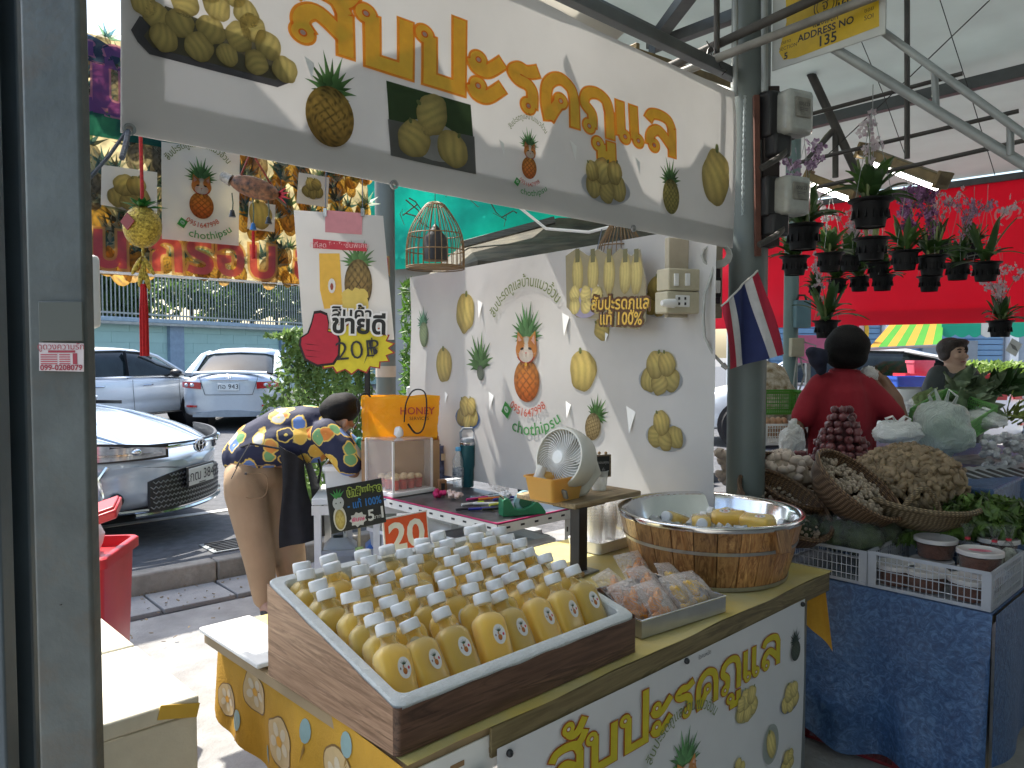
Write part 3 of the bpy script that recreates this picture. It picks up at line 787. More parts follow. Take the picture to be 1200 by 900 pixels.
 for sg in(-1,1):
  rlp=patch('tail_light',M_REDL,rear,sg*.47,sg*.83,lambda u:(.74+.03*u,.86+.01*u),.012,12)
  for yy in(.62,.73):MB().ball(tuple(rear(sg*yy,.81,.012)),(.03,.042,.035),12,8).build('lamp_lens',M_CLEARL,rlp)
  patch('rear_reflector',M_REDL,rear,sg*.55,sg*.74,lambda u:(.42,.455),.012,8)
 m=MB();m.bar((xr+.02,0,1.03),(xr+.02,.001,1.03),.001,.001)
 m=MB();m.sheet(lambda u,v:(Vector((xr+.10+.12*v,-.62+1.24*u,1.045+.02*v-.02*abs(u-.5)*2)),Z),8,2,.03);m.build('boot_spoiler',paint,t)
 patch('number_plate_recess',paint,rear,-.28,.28,lambda u:(.66,.90),-.002,8)
 m=MB();m.tube([rear(-.34+.68*i/8,.905,.02)for i in range(9)],.012,6);m.build('boot_chrome_strip',M_CHROME,t)
 m=MB()
 for sg in(-1,1):m.tube([rear(sg*.50,.98,.004),rear(sg*.47,.86,.004),rear(sg*.40,.64,.004)],.004,5)
 m.tube([rear(-.40+.8*i/10,.64,.004)for i in range(11)],.004,5);m.build('boot_seam',M_BLACK,t)
 pl=MB().box((xr-.022,0,.78),(.012,.36,.13)).build('number_plate',plate_m,t,bevel=.003)
 P=Print();P.text('กอ 943',0,0,.12,(.03,.03,.04))
 P.build('plate_lettering',M_PRINTO,lambda x,y:((xr-.0285,-x,.78+y),(-1,0,0)),pl,0)
 m=MB()
 m.tube([(xr-.004,math.cos(a*PI/12)*.06,.965+math.sin(a*PI/12)*.038)for a in range(25)],.005,6,False)
 m.tube([(xr-.004,math.cos(a*PI/12)*.022,.965+math.sin(a*PI/12)*.036)for a in range(25)],.005,6,False);m.build('badge',M_CHROME,t)
 patch('bumper_lower_panel',mat('bumper_shadow_grey',(.30,.33,.36),.4),rear,-.62,.62,lambda u:(.25,.30+.07*math.sin(PI*u)),.012,16)  # lower rear bumper in a plain grey
 m=MB();m.cyl((xr+.08,-.5,.25),(xr-.03,-.5,.25),.03,n=12);m.build('exhaust_pipe',M_CHROME,t)
 return t
hd=Vector((.36,.93,0)).normalized();rt=Vector((hd.y,-hd.x,0))
hd2=Vector((-.16,.987,0)).normalized()
c2=Vector((-5.15,14.5,0))+hd2*1.28
sedan('silver saloon car across the road, seen from behind with red tail lights',M_PAINT_S,c2,hd2,kind='far')
c1=at(226,500,15.0);c1.z=0;c1=c1-rt*.8-hd*1.38
sedan('white saloon car across the road, side and door windows showing',M_PAINT_W,c1,hd,kind='far')
nh=Vector((.993,-.12,0)).normalized();nose=Vector((-2.45,5.94,0))
sedan('silver blue saloon car nearest the stall, nose and grille behind the red bin',mat('steel_blue_car_paint',(.44,.52,.62),.25,.25,.02,30,coat=1),nose-nh*2.3,nh,kind='near')
# STALL: posts, banners, roof
class Bn:
 """plane of a banner: P0 + X*x + Z*y, normal N towards the viewer; bulges make it hang like cloth"""
 def __init__(s,p0,X,wr=.006,seed=0,N=None):
  s.p0=Vector(p0);s.X=Vector(X).normalized();s.N=N or Vector((s.X.y,-s.X.x,0));s.wr=wr;s.seed=seed
 def st(s,px,py):
  r=ray(px,py);t=(s.p0-EYE).dot(s.N)/r.dot(s.N);q=EYE+r*t
  return(q-s.p0).dot(s.X),q.z-s.p0.z,q.y
 def surf(s,x,y):
  d=s.wr*(noise.noise(Vector((x*1.3+s.seed,y*2.1,s.seed)))*2+.35*noise.noise(Vector((x*5+y*4,y*3-x*2,s.seed+3)))+.5*math.sin(x*3+y*5+s.seed)*.6)
  return s.p0+s.X*x+Z*y+s.N*d,s.N
 def px(s,px,py,h):
  x,y,d=s.st(px,py);return x,y,h*d/900
def sheet_obj(name,mt,bn,corners,nu,nv,parent,t=.0006):
 """corners BL BR TR TL in banner coords"""
 (a,b,c,d)=[Vector((*q,0))for q in corners]
 def fn(u,v):
  q=(a*(1-u)+b*u)*(1-v)+(d*(1-u)+c*u)*v;p,n=bn.surf(q.x,q.y);return p,n
 return MB().sheet(fn,nu,nv,t).build(name,mt,parent,w=True,ang=80)
PX=at(72,450,1.25);PX.x=-.7115
lp=thing('steel_column','blotchy grey painted steel column at the left edge, phone sticker on it','column',(PX.x,1.25,0))
MB().box((0,-.033,1.6),(.091,.03,3.2)).build('column_shaft',M_STEEL,lp,bevel=.006)
MB().box((-.002,-.0515,1.5-.4),(.003,.003,.001)).build('paint_drip',M_DARKST,lp)
a_,b_=at(45,353,1.198),at(98,400,1.198)
MB().box(((a_.x+b_.x)/2-PX.x,-.052,(a_.z+b_.z)/2),(b_.x-a_.x,.003,a_.z-b_.z)).build('cover_plate',mat('plate_paint',(.085,.095,.085),.5,0,.1,4,dirt=.2),lp,bevel=.008)
a_,b_=at(45,402,1.196),at(98,435,1.196)
st_=MB().box(((a_.x+b_.x)/2-PX.x,-.0525,(a_.z+b_.z)/2),(b_.x-a_.x,.0015,a_.z-b_.z),(0,.02,0)).build('sticker',mat('sticker_paper',(.62,.55,.56),.6,0,.05,20,dirt=.2),lp)
P=Print();cx,cz=(a_.x+b_.x)/2-PX.x,(a_.z+b_.z)/2;w_=b_.x-a_.x
rd=(.40,.05,.08)
P.text('ดูดวงความรัก',0,.016,.0135,rd);P.rect(-.02,.007,.022,.0105,rd)
for i in range(5):P.rect(-.032,.003-i*.0035,-.006,.0045-i*.0035,sc3(rd,1.3));P.rect(-.003,.003-i*.0035,.014,.0045-i*.0035,sc3(rd,1.3))
P.rect(.018,-.011,.025,.006,rd);P.text('099-0208079',0,-.0166,.0118,rd,offset=.0003,fx=1.05)
P.build('sticker_lettering',M_PRINTO,lambda x,y:((cx+x,-.0536,cz+y),(0,-1,0)),st_,0,.0001,.0002)
lp2=thing('steel_channel','dark blue grey steel channel hugging the left frame edge','channel',(at(10,450,1.32).x-.022,1.32,0))
MB().box((-.03,0,1.6),(.06,.12,3.2)).build('channel_web',M_STEEL2,lp2,bevel=.004)
MB().box((.022,-.04,1.6),(.034,.035,3.2)).build('channel_flange',M_STEEL2,lp2,bevel=.004)
MB().box((.014,.03,1.6),(.05,.02,3.2)).build('channel_flange',M_STEEL2,lp2,bevel=.003)
pn=at(101,342,1.42)
o=MB().box((0,0,0),(.05,.02,.135)).build('hanging_plate',M_WHITE,bevel=.02,loc=pn);tag(o,'pale rounded plate peeping out behind the left column','plate')
FB=Bn(S(0,.385,1.9),U,.010,2.0)
x0,y0,_=FB.st(142,155);x1,y1,_=FB.st(858,291);xt,yt,_=FB.st(860,108)
fb=thing('overhead_banner','large white banner overhead with orange Thai lettering and pineapple pictures','banner',tuple(FB.p0),UA)
sheet_obj('banner_sheet',M_TARPW,FB,[(x0,y0),(x1,y1),(xt,yt),(x0,yt+.02)],90,28,fb)
hm=.075
sheet_obj('hem',M_TARPW,Bn(FB.p0+FB.N*-.004,U,.010,2.0),[(x0,y0),(x1,y1),(x1,y1+hm),(x0,y0+hm)],90,3,fb)
sheet_obj('hem',M_TARPW,Bn(FB.p0+FB.N*-.004,U,.010,2.0),[(x0,y0+hm),(x0+hm,y0+hm),(x0+hm,yt),(x0,yt)],4,16,fb)
P=Print()
tr=[FB.st(*q)[:2]for q in[(150,38),(158,52),(172,66),(322,104),(338,98),(330,84),(160,22)]]
P.poly(tr,(.10,.10,.11),1)
P.poly([FB.st(*q)[:2]for q in[(165,45),(175,58),(320,96),(330,90),(320,60),(190,10)]],(.16,.15,.10),2)
for i,(px,py,s_)in enumerate([(165,8,15),(200,-14,17),(240,-12,18),(180,22,16),(213,6,17),(250,10,17),(270,-4,15),(207,30,17),(243,38,17),(285,18,16),(276,46,17),(293,36,17),(310,56,17),(188,48,16),(229,58,17),(262,67,13),(296,76,15),(330,84,16)]):
 x,y,s_=FB.px(px,py,s_);art_peeled(P,x,y,s_*.95,rnd.uniform(-1.2,1.2),1.05,i*1.3,3+i//4,.95,False)
x,y,s_=FB.px(384,138,34);art_pineapple(P,x,y,s_,-.06,2,asp=.95,crown=1.35)
q4=[FB.st(*q)[:2]for q in[(451,95),(551,123),(559,204),(458,182)]]
P.poly(q4,(.05,.09,.035),1);P.poly([FB.st(*q)[:2]for q in[(453,140),(505,150),(556,160),(559,204),(458,182)]],(.22,.22,.21),2)
x,y,s_=FB.px(508,165,36);P.disc(x,y,s_*1.25,s_*.62,lambda a,b,r:sc3((.5,.5,.48),.8+.3*r),3,-.05,3,24)
for px,py,s_,ro in((485,163,21,.3),(530,175,20,-.5),(505,135,22,1.1)):
 x,y,s_=FB.px(px,py,s_);art_peeled(P,x,y,s_,ro,1.15,px*.1,4,1.0)
x,y,s_=FB.px(619,197,12);art_cat(P,x,y,s_,2)
x,y,s_=FB.px(708,210,30);art_plate(P,x,y,s_,6,3,2,asp=1.45)
x,y,s_=FB.px(783,231,20);art_pineapple(P,x,y,s_,.04,2,(.50,.42,.12),(.40,.34,.08),(.10,.12,.03),1.45,.85)
x,y,s_=FB.px(836,208,33);art_peeled(P,x,y,s_,0,.85,5,2,1)
P.build('fruit_picture',M_PRINT,FB.surf,fb,.045,w=True,split=True)
P=Print()
xa,ya,_=FB.st(333,30);xb,yb,_=FB.st(787,158)
base_y=FB.st(460,87)[1]
thai(P,'สับปะรดภูแล',xa,xb+.02,base_y+.004,FB.px(440,50,63)[2],(1,.90,.14),(.90,.36,.04),2,.235,.085)
P.build('orange_lettering',M_PRINT,FB.surf,fb,.045,w=True)
for px,py in((151,152),(463,216),(740,268)):
 m=MB();x,y,_=FB.st(px,py);p=FB.surf(x,y)[0];m.lathe([(.006,-.002),(.011,-.003),(.011,.003),(.006,.002)],16,Matrix.Translation(p+FB.N*.002)@FB.N.to_track_quat('Z','Y').to_matrix().to_4x4())
 m.build('eyelet',M_GALV,fb,w=True)
for a_,b_,s_ in(((148,158),(104,210),.004),((150,158),(143,185),.006)):
 pa=FB.surf(*FB.st(a_[0],a_[1]-4)[:2])[0];pb=at(b_[0],b_[1],1.27)
 MB().tube([pa,(pa+pb)/2-Z*.004,pb],s_*.8,6).build('tie_cord',M_ROPE,fb,w=True)
def flaps(bn,pts,parent,mt):
 for px,py,s_ in pts:
  m=MB();x,y,s2=bn.px(px,py,s_);p=bn.surf(x,y)[0]
  m.add([p+bn.X*-s2*.5+Z*s2+bn.N*.002,p+bn.X*s2*.5+Z*s2*.6+bn.N*.002,p-Z*s2+bn.N*.012],[(0,1,2)])
  m.build('cut_flap',mt,parent,smooth=False,w=True)
flaps(FB,[(360,82,13),(670,178,12),(745,196,10),(588,173,9)],fb,M_WHITE)
q1,q0=on(480,325,1.97),on(840,262,1.97)
WB=Bn((q1.x,q1.y,1.97),q0-q1,.006,5.0)
wb=thing('wall_banner','white back wall banner with cat faced pineapple logo in the middle','banner',tuple(WB.p0),math.atan2(WB.X.y,WB.X.x))
LW=(q0-q1).length
sheet_obj('banner_sheet',M_TARPW,WB,[(.02,-1.22),(LW,-1.12),(LW,0.0),(0,0)],80,40,wb)
P=Print()
def B(px,py,h):return WB.px(px,py,h)
AS=1.22
x,y,s_=B(497,392,15);art_pineapple(P,x,y,s_,.28,2,(.42,.50,.30),(.35,.42,.25),(.25,.32,.25),1.4,.72,4.5,(.16,.32,.22))
x,y,s_=B(545,367,23);art_peeled(P,x,y,s_,-.15,.74*AS,1,2)
x,y,s_=B(521,428,20);art_peeled(P,x,y,s_,.1,.76*AS,2,2)
x,y,s_=B(563,437,9);art_pineapple(P,x,y,s_,.15,2,(.25,.28,.22),(.2,.25,.2),(.12,.16,.12),4.4,.8)
x,y,s_=B(617,446,24);art_cat(P,x,y,s_,2,sx=1.12)
x,y,s_=B(548,482,22);art_plate(P,x,y,s_,5,8,2,(.12,.2,.4),1.2)
x,y,s_=B(684,434,24);art_peeled(P,x,y,s_,.2,.85*AS,4,2)
x,y,s_=B(706,386,14);art_peeled(P,x,y,s_,.9,.9,6,2)
x,y,s_=B(695,500,17);art_pineapple(P,x,y,s_,-.45,2,(.55,.45,.25),(.45,.34,.16),(.15,.11,.05),1.6,.8,4.5)
x,y,s_=B(774,435,30);art_plate(P,x,y,s_,5,12,2,asp=1.15)
x,y,s_=B(781,503,27);art_plate(P,x,y,s_,4,15,2,asp=1.2)
x,y,s_=B(775,345,28);art_plate(P,x,y,s_,5,18,2,asp=1.1)
P.build('fruit_picture',M_PRINT,WB.surf,wb,.05,w=True,split=True)
flaps(WB,[(663,380,14),(740,492,16),(563,362,11),(575,470,11),(524,466,7),(666,480,10),(712,395,6)],wb,M_WHITE)
DC=Bn(WB.p0+WB.N*.07,WB.X,.002,9)
dc=thing('fruit_sign','bottle shaped cut-out picture of peeled fruit with brown Thai lettering','sign',tuple(DC.surf(*DC.st(710,385)[:2])[0]),wb.rotation_euler.z)
out=[(663,300),(676,291),(690,300),(700,292),(716,300),(727,291),(740,300),(750,292),(757,330),(757,376),(748,386),(706,382),(703,374),(676,372),(664,360)]
oo=[DC.st(*q)[:2]for q in out]
P=Print();P.poly(oo,(.30,.26,.16),0)
m=MB();m.v=[tuple(DC.surf(*q)[0]-DC.N*.004)for q in oo]+[tuple(DC.surf(*q)[0])for q in oo];n=len(oo)
m.f=[tuple(range(n)),tuple(range(2*n-1,n-1,-1))]+[(i,n+i,n+(i+1)%n,(i+1)%n)for i in range(n)]
m.build('sign_board',mat('card_edge',(.5,.48,.42),.6),dc,smooth=False,w=True)
for px in(677,695,714,733,746):
 x,y,s_=DC.px(px,322,24);P.disc(x,y,s_*.42,s_,peeled_fn(px,.7,.1),1,0,6,20,.1,px)
 P.rect(x-s_*.16,y+s_*.6,x+s_*.16,y+s_*1.25,(.16,.15,.07),2)
x,y,s_=DC.px(686,352,24);P.disc(x,y-.01,s_*1.1,s_*.75,lambda a,b,r:(.35,.32,.45),2,0,2,20)
for i in range(6):
 x,y,s_=DC.px(674+(i%3)*13,345+(i//3)*13,10);art_peeled(P,x,y,s_,i,1,i,3,.9,False)
x,y,s_=DC.px(727,355,10)
dk=(.10,.04,.01)
for tx,px,py in(('สับปะรดภูแล',727,356),('แท้ 100%',728,374)):
 x,y,s_=DC.px(px,py,9)
 P.text(tx,x,y,s_*2.3,(.80,.50,.08),6,.0012,-.03,.98,out=dk,outw=.011)
P.build('sign_print',M_PRINTO,DC.surf,dc,0,w=True)
MB().tube([DC.surf(*DC.st(698,300)[:2])[0],DC.surf(*DC.st(699,268)[:2])[0]-DC.N*.03],.0025,5).build('hanging_cord',M_ROPE,dc,w=True)
PB=Bn(S(0,2.86,1.88),U,.014,8)
xl,yl,_=PB.st(80,316);xr_,yr_,_=PB.st(432,342)
pb=thing('pineapple_banner','sunlit far banner crowded with pineapples and pink Thai lettering','banner',tuple(PB.p0),UA)
sheet_obj('banner_sheet',mat('printed_mesh_vinyl',(.62,.56,.40),.5,0,.3,14,transl=.85),PB,[(xl,yl),(xr_,yl),(xr_,1.10),(xl,1.10)],60,30,pb)
P=Print();rr=random.Random(4)
for i in range(270):
 x=xl+(xr_-xl)*rr.random();y=yl+.02+1.05*rr.random();t=(x-xl)/(xr_-xl);warm=(t>.45)or y<.25
 s_=rr.uniform(.05,.085)
 c1=(.75,.50,.12)if warm and rr.random()<.8 else(.50,.48,.38);c2=(.62,.34,.08)if warm else(.36,.34,.28)
 P.disc(x,y,s_*.66,s_,lattice(c1,c2,(.10,.09,.07),3.5),2+i%5,rr.uniform(-.5,.5),6,16)
 a0=rr.uniform(-.5,.5)
 for k in range(6):P.leaf(x-math.sin(a0)*s_*.8,y+math.cos(a0)*s_*.8,PI/2+a0+(k-2.5)*.42,s_*1.3,s_*.16,rr.choice([(.18,.30,.18),(.42,.46,.36),(.10,.12,.10),(.55,.60,.50),(.12,.25,.28)]),5+i%5)
xq,yq,_=PB.st(100,62);P.rect(xl,PB.st(110,160)[1],xl+.55,PB.st(110,130)[1],(.03,.20,.18),12)
x,y,s_=PB.px(124,105,34);P.text('ไม้',x-.02,y,.34,(.30,.16,.45),12,.02,0,1,out=(.75,.35,.55),outw=.03)
P.disc(x-.08,y+.17,.14,.06,lambda a,b,r:(.05,.09,.2),12,-.2,2,20)
xa,ya,_=PB.st(98,300);xb,yb,_=PB.st(420,318)
P.text('หวาน กรอบ อร่อย',(xa+xb)/2-.10,PB.st(230,300)[1]+.005,.30,(.85,.26,.36),14,.007,0,1.0,out=(.95,.62,.30),outw=.02)
P.build('pineapple_print',M_PRINTS,PB.surf,pb,.12,.0008,w=True)
MB().tube([PB.surf(xl,yl)[0],PB.surf((xl+xr_)/2,yl)[0],PB.surf(xr_,yl)[0]],.008,6).build('hem_rod',M_WHITE,pb,w=True)
def poster(px4,name,label,cat,artfn,off=.05,seed=1,bg=tarp('poster_paper',(.84,.83,.80),.75,.5)):
 bn=Bn(PB.p0+PB.N*off,U,.004,seed);c=[bn.st(*q)[:2]for q in px4]
 t=thing(name,label,cat,tuple(bn.surf(*c[0])[0]),UA)
 sheet_obj('poster_sheet',bg,bn,c,10,10,t);P=Print();artfn(P,bn)
 P.build('poster_print',M_PRINTS,bn.surf,t,.06,w=True);return t
def a1(P,bn):
 x,y,s_=bn.px(236,241,14.5);art_cat(P,x,y,s_,2)
poster([(190,280),(280,288),(281,180),(189,166)],'logo_poster','white sunlit poster with cat faced pineapple, phone number underneath','poster',a1,.06)
def a2(P,bn):
 x,y,s_=bn.px(151,224,24);art_plate(P,x,y,s_,5,3,2,(.5,.5,.5))
poster([(118,240),(184,251),(184,202),(119,193)],'fruit_poster','small white card of peeled fruit behind the gold ornament','poster',a2,.08,2)
def a3(P,bn):
 x,y,s_=bn.px(366,220,14);art_plate(P,x,y,s_,5,4,2,(.5,.5,.5))
poster([(347,238),(384,243),(386,208),(350,202)],'fruit_poster','small card of peeled fruit just above the hanging price card','poster',a3,.08,3)
def a4(P,bn):
 x,y,s_=bn.px(305,252,16);art_peeled(P,x,y,s_,.2,.9,4,2)
poster([(290,268),(322,272),(323,240),(292,236)],'fruit_poster','small card of one peeled fruit behind the bell charm','poster',a4,.08,4)
pc0=on(398,252,1.5+1.5);PC=Bn(at(400,340,2.9),Vector((.995,.1,0)),.004,4)
pc=thing('price_card','hanging white price card with red thumb and yellow burst reading 20','price card',tuple(PC.p0),.1)
cs=[PC.st(*q)[:2]for q in[(356,402),(462,398),(449,253),(344,246)]]
sheet_obj('card_sheet',M_TARPW,PC,cs,12,16,pc,.0012)
P=Print()
P.poly([PC.st(*q)[:2]for q in[(381,246),(425,250),(424,275),(381,272)]],(.60,.25,.28),1)
x,y,s_=PC.px(420,330,29);art_pineapple(P,x,y-.01,s_,0,2,(.40,.28,.10),(.28,.16,.05),(.06,.04,.02),1.0,.55,4)
P.poly([PC.st(*q)[:2]for q in[(374,297),(398,297),(402,360),(380,362),(375,340)]],(.85,.50,.08),3)
P.disc(*PC.px(389,335,1)[:2],.014,.028,lambda a,b,r:(.8,.78,.75),6,0,2,12);P.disc(*PC.px(389,336,1)[:2],.006,.014,lambda a,b,r:(.35,.08,.05),7,0,1,8)
for i in range(9):x,y,s_=PC.px(408+i%3*9,345+i//3*7,6);P.disc(x,y,s_*1.3,s_,lambda a,b,r:(.80,.60,.15),7,i,2,8,.3,i)
P.poly([PC.st(*q)[:2]for q in[(367,280),(430,286),(430,295),(367,291)]],(.55,.05,.07),8)
x,y,s_=PC.px(398,288,5);P.text('ดีที่สุด โปรโมชั่นพิเศษ',x,y,.026,(.8,.5,.5),9)
burst=[]
bc=PC.st(412,408)
for i in range(36):
 a=2*PI*i/36;rx,ry=(.158,.095)if i%2 else(.135,.078)
 burst.append((bc[0]+math.cos(a)*rx,bc[1]+math.sin(a)*ry))
P.poly([(bc[0]+(x-bc[0])*1.05,bc[1]+(y-bc[1])*1.07)for x,y in burst],(.40,.05,.04),9);P.poly(burst,(.82,.68,.05),10)
def blobp(P,c,px,col,lay):P.poly([PC.st(*q)[:2]for q in px],col,lay)
tout=[(369,368),(376,367),(383,370),(385,380),(384,389),(394,391),(397,398),(396,416),(390,425),(372,427),(359,420),(353,404),(354,396),(362,391),(366,380)]
cx_,cy_=376,400
P.poly([PC.st(cx_+(x-cx_)*1.12,cy_+(y-cy_)*1.10)[:2]for x,y in tout],(.03,.02,.02),12)
blobp(P,0,tout,(.55,.03,.06),13)
for k in range(3):P.leaf(*PC.st(357,403+k*7)[:2],-.1,.062,.0016,(.12,.01,.02),14)
x,y,s_=PC.px(408,369,8);P.text('สินค้า',x+.015,y,.07,(.03,.03,.03),16,.0015,-.03,1,out=(.9,.88,.88),outw=.007)
x,y,s_=PC.px(415,381,8);P.text('ขายดี',x+.02,y-.002,.095,(.03,.03,.03),18,.003,-.03,1,out=(.9,.88,.88),outw=.010)
x,y,s_=PC.px(420,411,8);P.text('20฿',x,y,.10,(.04,.04,.05),19,-.0008,.08,1.1)
P.leaf(*PC.st(427,427)[:2],1.25,.12,.002,(.04,.04,.05),20)
P.build('card_print',M_PRINTO,PC.surf,pc,0,w=True)
MB().prism([(x,y)for x,y in burst],-.002,-.0004,Matrix.Translation(PC.p0)@Matrix((PC.X,Z,PC.N)).transposed().to_4x4()).build('burst_board',mat('burst_card',(.7,.6,.06),.6),pc,smooth=False,w=True)
m=MB();m.tube([PC.surf(*PC.st(381,249)[:2])[0],at(383,150,2.95)],.002,5);m.tube([PC.surf(*PC.st(425,252)[:2])[0],at(424,150,2.95)],.002,5);m.build('hanging_cord',M_ROPE,pc,w=True)
for px in(381,425):
 MB().box(tuple(PC.surf(*PC.st(px,249)[:2])[0]),(.012,.012,.03)).build('clip',M_CHROME,pc,w=True)
bc_=at(452,400,4.85)
t=thing('round_column','grey round column behind the yellow shopping bag','column',(bc_.x,bc_.y,0))
MB().cyl((0,0,0),(0,0,3.3),.062,n=24).build('column_shaft',M_PIPE,t)
nt_=MB();nt_.lathe([(.0645,.0),(.0645,.07)],24,Matrix.Translation((0,0,at(452,442,4.8).z)));nt_.build('paper_notice',mat('notice_paper',(.5,.42,.34),.8),t)
MC=at(875,450,3.02);MCx,MCy=MC.x,MC.y
t=thing('main_column','thick grey green round column carrying the electric meters','column',(MCx,MCy,0))
MB().cyl((0,0,0),(0,0,3.6),.074,n=32).build('column_shaft',M_PIPE,t)
def mc(px,py,d=-.09):return at(px,py,MCy+d)
def rel(p,t):return Vector(p)-t.location
m=MB();m.bar(rel(mc(886,112),t),rel(mc(888,300),t),.02,.02);m.build('timber_batten',mat('red_brown_timber',(.12,.045,.03),.7,0,.3,20,.2),t)
m=MB();m.bar(rel(mc(900,105,-.05),t),rel(mc(900,290,-.05),t),.06,.09,(0,1,0));m.build('backing_board',mat('dark_backing_board',(.03,.022,.02),.8,0,.3,10,.2),t,bevel=.004)
for px,r_,y0_,y1_,c_ in((862,.010,-20,112,M_GALV),(896,.013,-20,108,M_GALV),(840,.011,-20,82,M_DARKST)):
 m=MB();m.cyl(rel(mc(px,y0_,-.10),t),rel(mc(px,y1_,-.10),t),r_,n=10);m.build('conduit',c_,t)
for k,(xa,ya,xb,yb)in enumerate(((908,108,950,160),(905,208,947,253))):
 a,b=mc(xa,ya,-.10),mc(xb,yb,-.10);c=(a+b)/2;w,h=b.x-a.x,a.z-b.z
 mt=thing('electric_meter',('upper' if k==0 else 'lower')+' clear cased grey electric meter on the main column','electric meter',tuple(c),.45)
 MB().box((-.03,.05,0),(w*1.0,.07,h*1.05)).build('meter_base',M_BLACK,mt,bevel=.01)
 MB().box((0,-.005,0),(w*.92,.085,h)).build('meter_case',mat('yellowed_clear_plastic',(.40,.41,.38),.25,0,.15,15,coat=.6,dirt=.2),mt,bevel=.018)
 MB().box((0,-.050,.012),(w*.55,.006,h*.45)).build('dial_plate',mat('dial_grey',(.22,.21,.18),.5,0,.3,40),mt,bevel=.004)
 P=Print();P.text('005123',0,.010,.018,(.04,.04,.04));P.rect(-.02,-.006,.02,-.004,(.1,.1,.1));P.rect(-.016,-.012,.016,-.010,(.1,.1,.1))
 P.build('dial_print',M_PRINTO,lambda x,y:((x,-.054,y+.012),(0,-1,0)),mt,0)
 MB().box((-.045,.03,-h*.5-.035),(.085,.07,.085)).build('terminal_box',M_BLACK,mt,bevel=.012)
 m=MB();m.tube([(-.02,.02,-h*.6),(-.04,0,-h*.9),(-.10,-.03,-h*1.1),(-.17,-.02,-h*1.35)],.012,8);m.build('armoured_cable',M_DARKST,mt)
rp=MB()
for k in range(2):
 pts=[]
 for i in range(60):
  p=mc(873+(870-873)*i/59,112+(252-112)*i/59,-.10);a=i*1.1+k*PI
  pts.append(p+Vector((math.cos(a)*.0028,math.sin(a)*.0028,0)))
 rp.tube(pts,.0032,5)
tag(rp.build('twisted_rope',mat('white_blue_rope',(.40,.45,.46),.9,0,.35,60)),'white twisted rope hanging down the front of the main column','rope')
EBb=Bn(at(812,330,3.0),Vector((.93,.36,0)),0)
eb=thing('electric_board','dirty beige board with switches, sockets and a breaker','electric board',tuple(EBb.p0),math.atan2(.36,.93))
def ebb(name,x0,y0,x1,y1,dep,mt,par=eb,bev=.004):
 a,b=EBb.st(x0,y1),EBb.st(x1,y0)
 return MB().box(((a[0]+b[0])/2,-dep/2,(a[1]+b[1])/2),(b[0]-a[0],dep,b[1]-a[1])).build(name,mt,par,bevel=bev)
M_BEI=mat('grimy_cream_plastic',(.48,.44,.32),.5,0,.1,14,dirt=.35)
ebb('backboard',778,283,842,372,.03,mat('grimy_cream_board',(.42,.38,.29),.7,0,.18,7,.2,60,dirt=.5))
sb=ebb('switch_box',769,318,808,342,.085,M_BEI,bev=.006);sk=ebb('socket_box',767,344,808,368,.085,M_BEI,bev=.006)
for x_ in(775,788):ebb('switch',x_,323,x_+5,337,.092,M_WHITE,sb,.002)
ebb('socket',777,348,793,361,.089,M_WHITE,sk,.002)
for i in range(4):ebb('pin_slot',779.5+(i%2)*7,350+(i//2)*6,781.5+(i%2)*7,353+(i//2)*6,.0905,M_BLACK,sk,0)
a,b=EBb.st(764,357)[:2];m=MB();m.tube([(a-.02,-.10,b),(a+.0,-.10,b),(a+.035,-.096,b)],[.010,.016,.018],10);m.build('plug',M_WHITE,eb)
ebb('breaker_panel',820,316,838,356,.036,mat('breaker_purple_black',(.035,.02,.03),.5),bev=.002)
ebb('breaker',818,327,832,349,.075,M_BLACK)
ebb('breaker_lever',824,331,829,345,.085,M_WHITE,bev=.002)
cb=MB()
for k in range(5):
 c=mc(840,297+k*.6,-.12-.004*k)
 cb.tube([c+Vector((math.cos(a/12*2*PI)*(.040+.004*k),0,math.sin(a/12*2*PI)*(.032+.003*k)-.0))for a in range(13)],.0045,6,False)
tag(cb.build('cable_coil',mat('grey_cable',(.38,.39,.37),.6,0,.1,20)),'coil of grey cable hanging between electric board and column','cable')
cb=MB()
pts=[(838,308),(833,325),(826,345),(824,370),(826,395),(836,415),(848,428)]
cb.tube([mc(x,y,-.16)for x,y in pts],.006,7);q=mc(852,432,-.16);cb.tube([mc(847,427,-.16),q],[.011,.008],8)
tag(cb.build('hanging_cable',MATS['grey_cable']),'thick grey cable looping down beside the flag','cable')
fl=thing('thai_flag','Thai flag of red, white and blue stripes hung on the column','flag',tuple(mc(880,370,-.20)))
A,Bq,Cq,Dq=[mc(x,y,d)for x,y,d in((845,359,-.22),(888,317,-.15),(918,415,-.17),(854,433,-.24))]
strips=[(0,.17,(.42,.02,.05)),(.17,.32,(.62,.60,.60)),(.32,.68,(.02,.03,.12)),(.68,.83,(.62,.60,.60)),(.83,1,(.42,.02,.05))]
def flag(u,v):
 p=(A*(1-u)+Bq*u)*(1-v)+(Dq*(1-u)+Cq*u)*v
 n=Vector((.3,-1,.1)).normalized()
 return p+n*(.018*math.sin(u*7+v*2.5)*(.4+v)+.006*math.sin(u*17+v*4)),n
for a,b,c in strips:
 mm=MB().sheet(lambda u,v:flag(a+(b-a)*u,v),8,20,.0008)
 mm.build('flag_stripe',mat('flag_%02d'%int(c[0]*100),c,.8,0,.08,30,.1,300,transl=.15),fl,w=True)
MB().tube([flag(i/8,0)[0]for i in range(9)],.004,6).build('flag_hem',mat('hem_cord',(.5,.48,.45),.9),fl,w=True)
